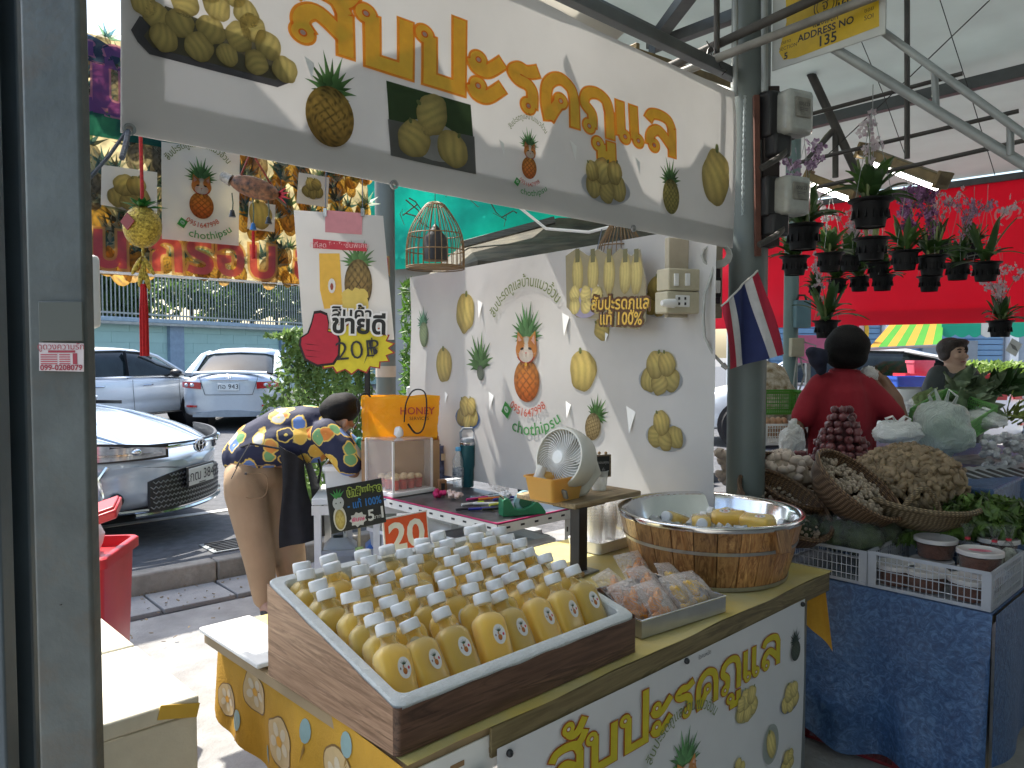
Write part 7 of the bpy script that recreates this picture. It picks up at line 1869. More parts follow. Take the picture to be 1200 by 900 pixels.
def bunch(label,p,L,n,seed,mt=M_KALE,r=.05,w=.030):
 q=random.Random(seed);t=thing('vegetable_bunch',label,'vegetables',tuple(p),q.uniform(-.5,.5),'leafy vegetable bunches at the back right')
 for i in range(n):
  a=q.uniform(-1.2,1.2);el=q.uniform(-.1,.9);d=Vector((math.sin(a)*math.cos(el)+.35,-math.cos(a)*.5,math.sin(el))).normalized();s_=d.cross(Vector((q.gauss(0,1),q.gauss(0,1),q.gauss(0,1)))).normalized();nn=s_.cross(d)
  b0=Vector((q.uniform(-r,r),q.uniform(-r,r),q.uniform(-r*.5,r)));m=MB();ll=L*q.uniform(.7,1.1)
  def f(u,v):
   ww=w*math.sin(PI*min(1,.15+v*.9))**.7*(u-.5)*2;return b0+d*ll*v+s_*ww+nn*(.25*abs(u-.5)*w*2-.12*ll*v*v*(1 if nn.z>0 else-1)+.004*math.sin(v*14+u*5))
  m.grid(f,4,6);m.build('leaf',mt,t)
 return t
bunch('grey green leafy bunch farthest left, in front of the seated woman',at(1118,462,4.25),.17,20,1)
bunch('grey green leafy bunch in the middle of the back heap',at(1146,460,4.25),.18,20,2)
bunch('dark leafy bunch at the right of the back heap',at(1176,460,4.2),.17,18,3,M_LEAFD)
bunch('grey green leafy bunch low at the front of the back heap',at(1135,478,4.05),.15,18,4)
bunch('pale cabbage leaves behind the milky bag',at(1078,478,4.2),.13,16,5,mat('pale_cabbage',(.38,.48,.24),.5,0,.4,20,rand=.15,transl=.3))
bunch('green stalks heaped at the right photo edge',at(1180,492,3.95),.15,22,6,mat('yellow_green_stalks',(.22,.28,.06),.5,0,.5,20,rand=.25),.05,.008)
t=milkbag('rumpled white plastic wrap over the greens left of the woman',at(1090,478,4.35),(.13,.09,.05),6,M_BAGW)
milkbag('rumpled clear plastic under the leafy bunches at the right',at(1150,492,3.95),(.17,.09,.04),7.7,M_BAGW)
t=milkbag('rumpled clear plastic pile right above the ginger',at(1052,508,3.6),(.11,.08,.05),9.3,M_BAGW)
MB_=MB().box((0,0,0),(1.75,1.0,.30));o=MB_.build('display_step',M_BLUE,loc=tuple(RS(1.62,.68,.79)),bevel=.01);o.rotation_euler=(0,0,UA);tag(o,'blue covered step raising the produce at the back of the stall','display step')
M_MAR=mat('maroon_crate_plastic',(.16,.012,.02),.45,0,.2,12,dirt=.3)
crate('maroon_crate','maroon lattice crate on the floor under the blue cloth',tuple(RS(.05,.28,.0)),UA,.5,.36,.30,M_MAR,None,8,4)
crate('maroon_crate','maroon lattice crate behind the counter end, half hidden',tuple(RS(-.10,.95,.0)),UA,.45,.34,.32,M_MAR,None,8,4)
tubthing('brown_box','worn brown wooden box on the floor between the two stalls','box',tuple(RS(-.22,.72,0)),[(.30,.26,0,.004),(.30,.26,.22,.004),(.27,.23,.22,.004),(.27,.23,.02,.004)],wood('old_box_wood',(.06,.03,.018),(.16,.09,.05)),UA)
# RIGHT HAND ROOF, RED AWNING, HANGING ORCHIDS
A0,A1=on(936,239,3.1),on(1212,201,3.1)
dA=(A1-A0).normalized();A0e=A0-dA*1.2;A1e=A1+dA*3.5
m=MB()
poly=[S(1.93,-9),S(9.5,-9),A1e,A0e,S(1.93,3.6)]
cpx=[(p.x,p.y)for p in poly]
def ceilz(x,y):return 3.14+.05*math.sin(x*1.9+y*1.1)
m.prism(cpx,3.13,3.14);tag(m.build('roof_sheet',M_ROOFT,smooth=False),'wide pale tarp ceiling over the orchids and vegetable stall','roof sheet')
M_REDT=tarp('red_awning_tarp',(.86,.03,.09),.62,.4,wr=1.5,bump=.3,var=.04)
Rn=Vector((dA.y,-dA.x,0));
RB_=Bn(A0e,dA,.03,3,Rn);RB_.p0.z=3.1
ra=thing('red_awning','big sunlit red awning sheet hanging behind the orchid pots','awning',tuple(RB_.p0),math.atan2(dA.y,dA.x))
LL=(A1e-A0e).length;yb0=RB_.st(940,386)[1];yb1=RB_.st(1200,374)[1]
sheet_obj('awning_sheet',M_REDT,RB_,[(0,(yb0+yb1)/2),(LL,(yb0+yb1)/2),(LL,0),(0,0)],50,16,ra)
sheet_obj('awning_valance',M_REDT,Bn(RB_.p0+Rn*.03,dA,.03,3,Rn),[(0,(yb0+yb1)/2),(LL,(yb0+yb1)/2),(LL,(yb0+yb1)/2+.14),(0,(yb0+yb1)/2+.14)],50,4,ra)
P=Print();x,y,_=RB_.st(1185,251);P.text('092-',x,y,.15,(.80,.70,.72),1,.002,align='CENTER')
P.build('awning_lettering',M_PRINT,RB_.surf,ra,.1,w=True)
beam('dark purlin crossing under the pale ceiling at the right',[(on(935,148,3.04),on(1215,80,3.04))],.06,.07)
beam('dark rail along the top of the red awning',[(A0e-Z*.02,A1e-Z*.02)],.05,.06)
for(x0,y0,x1,y1,w_,lb_)in((941,66,1014,224,.05,'dark diagonal brace dropping right from the roof behind the meters'),(944,190,979,150,.035,'short dark brace leaning on the diagonal brace'),(979,150,979,208,.035,'short upright dark strut below the diagonal brace')):
 m=MB();m.cyl(at(x0,y0,4.6),at(x1,y1,4.6),w_/2,n=10);tag(m.build('roof_strut',M_DARKST),lb_,'strut')
for(x0,y0,d0,x1,y1,d1,r_,lb_)in((976,56,2.75,1212,200,2.35,.017,'silver rack pipe sloping down right, nearest the camera'),(1036,38,2.65,1212,166,2.3,.013,'silver rack pipe sloping down right above the nearest one'),(930,192,3.6,1194,130,3.1,.009,'upper thin hanging rod over the orchids'),(930,226,3.5,1212,162,2.9,.009,'lower thin hanging rod over the orchids'),(938,137,3.9,1128,86,3.5,.010,'short thin rod just under the dark purlin'),(1063,-10,3.2,1063,186,3.2,.011,'upright dark rod hanging from the ceiling'),(1095,84,2.55,1097,127,2.55,.011,'short upright post between the silver pipes'),(1184,144,2.38,1184,182,2.38,.011,'second short upright post between the silver pipes')):
 m=MB();m.cyl(at(x0,y0,d0),at(x1,y1,d1),r_,n=10);tag(m.build('rack_pipe',M_GALV if 'silver' in lb_ or 'post' in lb_ else M_DARKST),lb_,'pipe')
q=at(928,300,5.4)
t=thing('rear_column','slim teal grey column behind the flag with boxes and cables','column',(q.x,q.y,0))
MB().cyl((0,0,0),(0,0,3.1),.05,n=20).build('column_shaft',mat('teal_column_paint',(.18,.27,.27),.5,0,.1,3,dirt=.3),t)
def rc(px,py,d=-.07):return at(px,py,q.y+d)-t.location
a,b=rc(931,352),rc(948,384);MB().box(tuple((a+b)/2),(abs(b.x-a.x),.08,abs(a.z-b.z))).build('blue_box',mat('slate_blue_box',(.14,.25,.30),.5),t,bevel=.006)
a,b=rc(936,345),rc(944,353);MB().tube([rc(934,352),rc(936,346),rc(943,346),rc(945,352)],.008,6).build('box_handle',M_BLACK,t)
a,b=rc(926,396),rc(941,418);MB().box(tuple((a+b)/2),(.09,.06,.13)).build('socket_box',M_BEI,t,bevel=.006)
m=MB();m.tube([rc(940,400),rc(956,405),rc(950,425),rc(935,418)],.006,6);m.tube([rc(934,418),rc(930,450),rc(924,480)],.006,6);m.tube([rc(938,420),rc(943,440),rc(932,470)],.006,6);m.build('cable',mat('grey_cable',(.4,.4,.4)),t)
lamp(at(1010,176,3.8),at(1107,212,3.4),'lit tube lamp hanging over the orchids at the right')
lamp(at(945,206,4.4),at(1004,228,4.2),'brown tube lamp partly hidden behind orchids near the column')
def wire(label,pts,r=.0025,mt=None):m=MB();m.tube(pts,r,5);tag(m.build('wire',mt or M_BLACK),label,'wire')
wire('thin wire slanting up right across the pale ceiling',[at(950,200,3.6),at(1030,125,3.4),at(1160,0,3.0)])
wire('thin wire dropping from the top edge to the tube lamp',[at(1008,45,3.5),at(1035,110,3.5),at(1060,180,3.5)],.0018)
wire('thin wire hanging down at the right of the ceiling',[at(1100,-5,3.0),at(1140,120,3.2),at(1166,205,3.4)],.0018)
sp0,sp1=at(904,80,2.92),at(1037,36,2.58);SX=sp1-sp0;SX.z=0
YS=Bn(sp0,SX,0,1);Ls=SX.length;zs=sp0.z
ys=thing('yellow_sign','tattered yellow market sign reading ADDRESS NO 135 on a white board','sign',tuple(YS.p0),math.atan2(SX.y,SX.x))
MB().box((Ls/2,.006,.17),(Ls,.008,.36)).build('sign_board',mat('sign_board_white',(.48,.50,.49),.5,0,.08,6,dirt=.2),ys,bevel=.002)
P=Print()
ypts=[YS.st(*q)[:2]for q in[(908,64),(912,56),(924,69),(1033,27),(1030,-60),(1000,-60),(909,22)]]
ypts=[(.03,.05),(.05,.016),(.10,.008),(Ls-.02,.02),(Ls-.03,.34),(.05,.34),(.06,.15)]
P.poly(ypts,(.62,.42,.02),0)
kx=(.03,.03,.03)
P.text('ADDRESS NO',Ls*.50,0.072,.035,kx,1,.0008);P.text('135',Ls*.52,0.035,.050,kx,1,.001);P.text('แผงเลขที่',Ls*.5,0.102,.026,kx,1,.0005)
P.text('SECTION',Ls*.16,0.057,.018,kx,1);P.text('ตลาด',Ls*.14,0.079,.018,kx,1);P.text('5',Ls*.14,0.027,.032,kx,1,.001)
P.text('SOI',Ls*.87,0.062,.022,kx,1);P.text('ซอย',Ls*.87,0.087,.02,kx,1);P.text('โครงการ',Ls*.80,0.142,.05,kx,1,.001)
P.disc(Ls*.5,0.157,.045,.045,lambda a,b,r:kx,1,0,2,24);P.disc(Ls*.5,0.157,.041,.041,lambda a,b,r:(.62,.42,.02),2,0,2,24);P.disc(Ls*.5,0.157,.034,.034,lambda a,b,r:kx,3,0,2,24);P.disc(Ls*.5,0.157,.031,.031,lambda a,b,r:(.62,.42,.02),4,0,2,24);P.text('ฐ',Ls*.5,0.157,.05,kx,5)
P.build('sign_print',M_PRINTO,lambda x,y:(Vector((x,.0015,y)),Vector((0,-1,0))),ys,0,.0003,.0006)
M_POT=mat('black_pot',(.006,.006,.007),.6,0,.3,20,spec=.25)
def make_pot(label,seed,n=11,L=.22,flowers=None,nf=0,upright=.5,group='hanging black pots of orchids'):
 q=random.Random(seed);t=thing('orchid_pot',label,'potted plant',(0,0,0),0,group)
 m=MB();m.lathe([(.048,0),(.062,.085),(.076,.092),(.078,.098),(.070,.098),(.058,.080),(.045,.006),(.0,.006)],26);m.build('pot',M_POT,t)
 sl_=MB().box((0,0,0),(.010,.006,.030)).mesh('slot_rib',M_POT,False)
 for k in range(13):
  a=2*PI*k/13;inst('slot_rib',sl_,t,(math.cos(a)*.058,math.sin(a)*.058,.045),(0,-.15,a+PI/2*0))
 m=MB()
 for k in range(3):a=2*PI*k/3+.5;m.tube([(math.cos(a)*.072,math.sin(a)*.072,.095),(0,0,.42)],.0012,4)
 m.tube([(0,0,.42),(0,0,.50)],.0015,4);m.build('hanging_wire',M_GALV,t)
 m=MB();m.ball((0,0,.09),(.055,.055,.018),10,6,fn=lambda p_:1+.4*noise.noise(p_*5));m.build('root_medium',mat('bark_medium',(.07,.045,.025),.9,0,.5,60,.5),t)
 for i in range(n):
  a=q.uniform(0,6.28);el=q.uniform(.35,1.35)if upright else q.uniform(.2,1.1);b0=Vector((math.cos(a)*.02,math.sin(a)*.02,.09+q.random()*.05))
  d=Vector((math.cos(a)*math.cos(el),math.sin(a)*math.cos(el),math.sin(el)));s_=d.cross(Z).normalized();ll=L*q.uniform(.6,1.15);w_=.019*q.uniform(.8,1.25)
  m=MB()
  def f(u,v):
   ww=w_*math.sin(PI*min(1,.12+v*.88))**.6*(u-.5)*2;return b0+d*ll*v+s_*ww+Z*(-.45*ll*v*v*math.cos(el))+d.cross(s_)*(-.3*abs(u-.5)*w_*2)
  m.grid(f,2,6);m.build('leaf',M_LEAF if i%3 else M_LEAFD,t)
 for i in range(3):
  a=q.uniform(0,6.28);m=MB();m.tube([(math.cos(a)*.02,math.sin(a)*.02,.09),(math.cos(a)*.035,math.sin(a)*.035,.17),(math.cos(a)*.05,math.sin(a)*.05,.24)],[.008,.007,.004],7);m.build('cane',mat('orchid_cane',(.16,.20,.07),.5,0,.3,30),t)
 for i in range(nf):
  a=q.uniform(0,6.28);pts=[Vector((0,0,.12)),Vector((math.cos(a)*.03,math.sin(a)*.03,.26)),Vector((math.cos(a)*.10,math.sin(a)*.10,.38)),Vector((math.cos(a)*.19,math.sin(a)*.19,.42))]
  pts=[Vector(p_)for p_ in smooth([tuple(p_)for p_ in pts],4)]
  m=MB();m.tube(pts,.0018,5);st_=m.build('flower_stem',mat('flower_stem_green',(.10,.14,.05),.5),t)
  m=MB()
  for k in range(16):
   p_=pts[3+int(q.random()*(len(pts)-4))]+Vector((q.gauss(0,.018),q.gauss(0,.018),q.gauss(0,.018)))
   fd_=Vector((q.gauss(0,.5),-1,q.gauss(0,.5))).normalized();sx=fd_.cross(Z).normalized();sy=sx.cross(fd_)
   for j in range(5):
    b_=2*PI*j/5+q.random();r_=.021;e=sx*math.cos(b_)+sy*math.sin(b_);g_=sx*math.cos(b_+PI/2)+sy*math.sin(b_+PI/2)
    m.add([p_,p_+e*r_*.6+g_*r_*.35,p_+e*r_,p_+e*r_*.6-g_*r_*.35],[(0,1,2,3)])
  m.build('blossoms',flowers,t,smooth=False)
 return t
M_PUR=mat('purple_petals',(.22,.06,.24),.6,0,.5,60,col2=(.62,.50,.64),transl=.3)
M_DPU=mat('deep_purple_petals',(.10,.015,.08),.6,0,.6,60,col2=(.35,.15,.35),transl=.25)
M_PIW=mat('pink_white_petals',(.60,.42,.50),.6,0,.3,60,col2=(.72,.68,.70),transl=.35)
protos=[('leafy',1,30,.15,M_PIW,1),('purple',2,26,.15,M_PUR,4),('dpurple',3,26,.15,M_DPU,5),('pink',4,24,.14,M_PIW,5),('long',5,18,.24,M_PIW,1)]
built={}
pots=[(941,287,42,'purple','purple orchid in a black pot, upper left beside the lower meter'),(931,318,32,'leafy','black pot hung directly below the purple orchid beside the meter'),(972,314,31,'leafy','leafy orchid pot second from the column, upper tier'),(1020,260,47,'leafy','largest nearest orchid pot with broad bright leaves, top centre'),(1021,300,38,'none','empty black pot nested directly under the largest orchid pot'),(996,314,26,'pink','pink white orchid pot in the gap left of the largest pot'),(1029,322,26,'leafy','small leafy pot right behind the nested black pot'),(1060,312,33,'dpurple','dark purple orchid pot directly right of the largest pot'),(1092,318,33,'dpurple','dark purple orchid pot over a second lower pot'),(1089,338,26,'none','bare black pot peeking out under the dark purple orchid'),(1122,324,29,'purple','purple orchid pot second from the right of the row'),(1155,325,32,'long','long leaved orchid pot at the right end of the row'),(955,344,16,'leafy','small far pot just right of the flag top'),(981,340,23,'pink','lower far pot, leftmost of the bottom three'),(1007,338,24,'leafy','lower far pot, middle of the bottom three'),(1034,337,26,'leafy','lower far pot, rightmost of the bottom three'),(1172,391,28,'pink','pot with white pink orchid hanging alone above the seated woman\'s right'),(1100,296,24,'pink','far pink orchid pot behind the dark purple ones'),(1140,300,24,'purple','far purple orchid pot between the two rightmost pots'),(968,392,30,'long','yellow green leaved pot beside the vendor\'s head')]
for(px,py,w_,kind,lb_)in pots:
 d=.155*900/w_
 d=min(d,5.6)
 if kind not in built:
  if kind=='none':t=make_pot(lb_,9,0,.1)
  else:
   k=[p_ for p_ in protos if p_[0]==kind][0];t=make_pot(lb_,k[1],k[2],k[3],k[4],k[5])
  built[kind]=t
 else:t=copy_tree(built[kind],label=lb_)
 s_=1.08*w_*d/900/.155;t.location=at(px,py,d)-Z*.02*s_;t.rotation_euler=(0,0,rnd.uniform(0,6.28));t.scale=(s_,)*3
q=at(1188,407,4.9);t=thing('price_tag','small white tag dangling right of the lone hanging pot','tag',tuple(q),.1)
MB().box((0,0,0),(.08,.003,.09),(0,.5,0)).build('tag_card',M_WHITE,t);P=Print();P.rect(-.022,-.02,.022,.02,(.3,.3,.3));P.build('tag_print',M_PRINTO,lambda x,y:((x*.88-y*.48,-.002,x*-.48+y*.88 if False else y*.88-x*.48),(0,-1,0)),t,0,.0003,.0005)
# PEOPLE
M_SKIN=mat('skin_tan',(.36,.20,.13),.5,0,.08,14,.08,90,sss=.12)
M_SKIND=mat('skin_brown',(.20,.105,.065),.5,0,.1,14,.08,90,sss=.1)
M_HAIR=mat('black_hair',(.006,.005,.005),.7,0,.5,90,.4,260,spec=.2)
fm,fnt,fbs,fo=newmat('floral_shirt');vec=coord(fnt)
dn=fnt.nodes.new('ShaderNodeTexNoise');dn.inputs['Scale'].default_value=22;lk(fnt,vec,dn.inputs['Vector'])
va=fnt.nodes.new('ShaderNodeVectorMath');va.operation='MULTIPLY_ADD';va.inputs[1].default_value=(.03,.03,.03);lk(fnt,dn.outputs['Color'],va.inputs[0]);lk(fnt,vec,va.inputs[2])
vo=fnt.nodes.new('ShaderNodeTexVoronoi');vo.inputs['Scale'].default_value=11;lk(fnt,va.outputs[0],vo.inputs['Vector'])
cr_=fnt.nodes.new('ShaderNodeValToRGB');cr_.color_ramp.interpolation='CONSTANT'
stops=[(0,(.62,.20,.03)),(.22,(.12,.22,.50)),(.38,(.70,.42,.06)),(.52,(.012,.015,.045)),(.62,(.16,.34,.14)),(.74,(.66,.26,.05)),(.88,(.45,.45,.42))]
while len(cr_.color_ramp.elements)<len(stops):cr_.color_ramp.elements.new(.5)
for e,(p_,c_)in zip(cr_.color_ramp.elements,stops):e.position=p_;e.color=(*c_,1)
sr=fnt.nodes.new('ShaderNodeSeparateColor');lk(fnt,vo.outputs['Color'],sr.inputs[0]);lk(fnt,sr.outputs[0],cr_.inputs[0])
mask=ramp(fnt,vo.outputs['Distance'],[(.50,(1,1,1)),(.54,(0,0,0))]);eye=ramp(fnt,vo.outputs['Distance'],[(.11,(1,1,1)),(.15,(0,0,0))])
rimm=ramp(fnt,vo.outputs['Distance'],[(.43,(0,0,0)),(.46,(1,1,1))])
c=mixc(fnt,cr_.outputs[0],(.75,.55,.12),eye);c=mixc(fnt,c,(.70,.48,.10),rimm);c=mixc(fnt,(.010,.013,.045),c,mask)
lk(fnt,c,fbs.inputs['Base Color']);fbs.inputs['Roughness'].default_value=.75
bumpn(fnt,fbs,ntex(fnt,vec,9,3),.35,.02)
M_FLORAL=fm
M_KHAKI=mat('khaki_cotton',(.36,.24,.14),.85,0,.08,8,.45,14)
Ym=4.32
def pm(x,y,d=0):return at(x,y,Ym+d)
mn=thing('person','man bending forward in a navy floral shirt, khaki trousers and black apron','person',(pm(310,716).x,Ym,0))
blob('body',M_SKIN,mn,[('c',[pm(300,540),pm(335,525),pm(375,508),pm(392,500)],[.10,.10,.10,.06]),('b',pm(397,487,.0),(.082,.095,.108)),('c',[pm(392,502),pm(398,495)],[.055,.055]),('c',[pm(386,510,-.13),pm(407,535,-.16),pm(412,552,-.14),pm(428,560,-.02)],[.055,.045,.038,.026]),('c',[pm(386,506,.16),pm(410,530,.18),pm(428,556,.10)],[.055,.045,.028]),('c',[pm(428,560,-.02),pm(436,563,0)],[.030,.022]),('c',[pm(428,556,.10),pm(437,560,.08)],[.030,.022]),('c',[pm(295,560,-.08),pm(300,640,-.06),pm(312,706,-.04)],[.075,.06,.042]),('c',[pm(320,560,.10),pm(335,640,.12),pm(348,706,.14)],[.075,.06,.042]),('c',[pm(312,712,-.04),pm(322,720,-.16)],[.042,.035]),('c',[pm(348,706,.14),pm(358,714,.02)],[.042,.035]),('b',pm(405,498,-.085),(.012,.022,.030)),('c',[pm(410,497,-.02),pm(417,501,-.02)],[.02,.012])],.014,4,w=True)
blob('hair',M_HAIR,mn,[('b',pm(397,481,0),(.098,.108,.100)),('b',pm(405,477,.0),(.085,.10,.085)),('b',pm(391,480,0),(.08,.095,.07))],.012,3,w=True)
MB().ball(tuple(pm(404,497,-.105)),(.014,.010,.030),12,8,Matrix.Rotation(.4,4,'Y')).build('ear',M_SKIN,mn,w=True)
blob('floral_shirt',M_FLORAL,mn,[('c',[pm(284,535,.02),pm(300,522,.02),pm(330,507,.02),pm(362,502,.02),pm(384,503,.02)],[.115,.135,.145,.135,.09]),('c',[pm(292,534,-.05),pm(330,520,-.06),pm(360,517,-.05)],[.10,.12,.10]),('c',[pm(340,530,-.06),pm(372,528,-.04)],[.07,.07]),('c',[pm(382,508,-.12),pm(400,527,-.15),pm(409,540,-.15)],[.085,.085,.085]),('c',[pm(384,504,.14),pm(408,524,.17),pm(418,538,.15)],[.08,.078,.075]),('c',[pm(386,500,0),pm(391,498,0)],[.075,.065])],.013,3,w=True)
blob('khaki_trousers',M_KHAKI,mn,[('b',pm(292,556,.0),(.135,.16,.12)),('b',pm(312,552,.03),(.12,.16,.11)),('b',pm(286,566,-.09),(.11,.11,.13)),('b',pm(300,564,.10),(.11,.11,.13)),('c',[pm(288,575,-.07),pm(296,615,-.07),pm(304,655,-.05),pm(310,700,-.03)],[.12,.105,.088,.066]),('c',[pm(318,570,.08),pm(332,615,.10),pm(340,660,.12),pm(346,698,.14)],[.125,.115,.095,.070])],.014,4,w=True)
m=MB()
def apr(u,v):
 a=pm(327,522,-.21)*(1-u)+pm(356,540,-.15)*u;b=pm(331,642,-.17)*(1-u)+pm(373,630,-.10)*u
 p=a*(1-v)+b*v;return p+Vector((.015*math.sin(v*5+u*3),-.03*math.sin(u*PI)-.012*math.sin(u*9+v*2),0)),Vector((-.2,-1,0))
m.sheet(apr,14,22,.004);m.build('apron',M_CLOTHB,mn,w=True)
m=MB()
def apr2(u,v):
 a=pm(350,522,-.15)*(1-u)+pm(366,545,.12)*u;b=pm(373,630,-.10)*(1-u)+pm(384,628,.16)*u
 return a*(1-v)+b*v+Vector((.02*math.sin(v*4),0,0)),Vector((1,-.2,0))
m.sheet(apr2,10,18,.004);m.build('apron',M_CLOTHB,mn,w=True)
MB().tube([pm(334,527,-.20),pm(312,523,-.19),pm(294,520,-.19),pm(282,524,-.12)],.006,6).build('apron_string',M_CLOTHB,mn,w=True)
for e_ in((271,561),(276,548)):MB().tube([pm(293,520,-.20),pm(285,533,-.22),pm(*e_,-.22)],[.008,.006,.005],6,flat=.4).build('apron_string',M_CLOTHB,mn,w=True)
MB().tube([pm(373,538,-.14),pm(376,550,-.15),pm(373,566,-.14)],[.012,.012,.014],6,flat=.4).build('apron_strap',M_CLOTHB,mn,w=True)
MB().box(tuple(pm(288,555,-.20)),(.012,.006,.012)).build('pocket_button',M_DARKST,mn,w=True)
for pts in([(270,543),(290,546),(322,545)],[(283,556),(284,580),(300,584),(312,578),(311,556),(283,556)]):
 MB().tube(smooth([tuple(pm(x,y,-.165-.02*(1-abs(x-298)/30)))for x,y in pts],4),.0025,5).build('seam',mat('khaki_seam',(.24,.15,.08),.9),mn,w=True)
for px,d_ in((316,-.10),(352,.06)):blob('shoe',M_BLACK,mn,[('c',[Vector((pm(px-6,715,d_).x,Ym+d_+.06,.035)),Vector((pm(px+6,715,d_).x,Ym+d_-.10,.032))],[.045,.036])],.012,2,w=True)
Yv_=3.95
def pv(x,y,d=0):return at(x,y,Yv_+d)
vd=thing('person','vendor in a red polo shirt seen from behind, one hand raised with a bag','person',(pv(988,500).x,Yv_,0))
M_REDP=mat('red_polo_cotton',(.28,.010,.022),.85,0,.12,6,1,7)
hand=[]
hw=pv(1031,441,.06)
for k,(dx,dz,L_)in enumerate(((-.034,.018,.050),(-.036,.002,.055),(-.034,-.014,.052),(-.028,-.028,.042))):
 b0=hw+Vector((-.016,-.01,.020-.013*k));hand.append(('c',[b0,b0+Vector((dx*.6,-.016,dz*.6+.006)),b0+Vector((dx*1.05,-.004,dz*.8-.004))],[.0085,.008,.007]))
hand.append(('c',[hw+Vector((0,0,.01)),hw+Vector((-.012,.016,.034)),hw+Vector((-.032,.014,.040))],[.010,.009,.008]))
hand.append(('c',[hw+Vector((.004,0,-.018)),hw+Vector((-.014,-.004,.004))],[.026,.022],.6))
blob('body',M_SKIND,vd,[('c',[pv(988,620),pv(988,560),pv(988,480),pv(988,456),pv(990,440)],[.11,.11,.10,.07,.05]),('c',[pv(990,440),pv(992,424)],[.052,.052]),('b',pv(991,410),(.078,.095,.105)),('c',[pv(958,456),pv(940,482),pv(933,500,-.05),pv(945,520,.2)],[.045,.042,.040,.030]),('c',[pv(1020,455),pv(1045,486,-.03),pv(1056,492,-.05),pv(1050,468,-.03),pv(1036,445,.04)],[.055,.046,.040,.034,.025]),('c',[pv(978,620),Vector((pv(976,600).x,Yv_,.45)),Vector((pv(974,600).x,Yv_,.05))],[.10,.07,.05]),('c',[pv(998,620),Vector((pv(1000,600).x,Yv_,.45)),Vector((pv(1002,600).x,Yv_,.05))],[.10,.07,.05])]+hand,.008,2,w=True)
blob('red_polo',M_REDP,vd,[('c',[pv(986,590),pv(986,540),pv(987,500),pv(988,468),pv(989,448)],[.15,.145,.14,.125,.09]),('c',[pv(965,466),pv(962,520),pv(962,580)],[.075,.065,.075]),('c',[pv(1008,466),pv(1010,520),pv(1010,580)],[.08,.07,.08]),('c',[pv(963,452),pv(950,470),pv(941,488,-.03)],[.068,.066,.060]),('c',[pv(1012,453),pv(1032,472,-.02),pv(1047,487,-.04)],[.066,.064,.060]),('c',[pv(970,448),pv(1008,448)],[.052,.052])],.012,3,w=True)
m=MB();c0=pv(990,436);m.tube([c0+Vector((math.cos(a/16*2*PI)*.066,math.sin(a/16*2*PI)*.06,.008*math.sin(a/16*2*PI)))for a in range(17)],.013,8,False);m.build('collar',M_REDP,vd,w=True)
blob('hair',M_HAIR,vd,[('b',pv(993,405,-.01),(.112,.118,.092)),('b',pv(992,418,-.01),(.105,.10,.07)),('b',pv(993,398,0),(.09,.10,.08))],.012,3,w=True)
blob('hair_scarf',mat('navy_scarf',(.012,.015,.035),.85,0,.3,20,.3),vd,[('b',pv(959,420,-.05),(.05,.05,.055)),('b',pv(952,413,-.05),(.035,.04,.03)),('b',pv(962,432,-.05),(.03,.03,.035)),('b',pv(966,413,-.04),(.02,.02,.02))],.010,2,w=True)
milk2=MB();milk2.ball(tuple(pv(1018,440,.0)),(.045,.04,.045),20,14,fn=lambda q:1+.35*noise.noise(q*3));tag(milk2.build('clear_bag',M_BAGW),'small clear bag held up in the red shirted vendor\'s hand','plastic bag')
Yw=5.2
def pw(x,y,d=0):return at(x,y,Yw+d)
wm=thing('person','short haired woman in a dark grey top seated behind the vegetables','person',(pw(1118,440).x,Yw,0))
F0=pw(1118,415)
blob('body',mat('skin_light',(.50,.32,.23),.5,0,.08,14,sss=.1),wm,[('b',F0+Vector((0,.01,.005)),(.070,.085,.095)),('b',F0+Vector((.012,-.035,-.045)),(.050,.045,.052)),('c',[F0+Vector((0,.02,-.07)),F0+Vector((0,.03,-.14))],[.045,.05]),('c',[pw(1117,442),pw(1117,520)],[.10,.15]),('b',F0+Vector((.030,-.085,-.012)),(.011,.018,.018)),('b',F0+Vector((-.062,.005,-.005)),(.012,.02,.027)),('b',F0+Vector((-.012,-.075,-.018)),(.024,.018,.018)),('b',F0+Vector((.050,-.055,-.018)),(.018,.02,.018)),('c',[pw(1097,446),pw(1090,470,-.1),pw(1104,464,-.22)],[.05,.04,.03]),('c',[pw(1138,446),pw(1146,470,-.1),pw(1132,472,-.22)],[.05,.04,.03])],.009,2,w=True)
for dx,dz in((-.006,.014),(.044,.014)):
 e=MB().ball(tuple(F0+Vector((dx,-.077+abs(dx)*.35,dz))),(.010,.005,.005),10,8).build('eye',mat('eye_dark',(.02,.012,.01),.2),wm,w=True)
 MB().tube([F0+Vector((dx-.014,-.074+abs(dx)*.4,dz+.016)),F0+Vector((dx,-.080+abs(dx)*.4,dz+.021)),F0+Vector((dx+.013,-.074+abs(dx)*.4,dz+.016))],.003,5).build('eyebrow',M_HAIR,wm,w=True)
MB().tube([F0+Vector((.000,-.080,-.052)),F0+Vector((.018,-.086,-.050)),F0+Vector((.036,-.076,-.052))],[.003,.0055,.003],6).build('mouth',mat('lips',(.32,.08,.07),.5),wm,w=True)
blob('hair',mat('dark_brown_hair',(.025,.014,.010),.5,0,.5,80,.5,200),wm,[('b',F0+Vector((-.008,.03,.040)),(.088,.095,.075)),('b',F0+Vector((-.052,.02,.0)),(.030,.07,.05)),('b',F0+Vector((.01,-.035,.078)),(.070,.045,.028)),('b',F0+Vector((.062,.0,.03)),(.02,.05,.04))],.009,2,w=True)
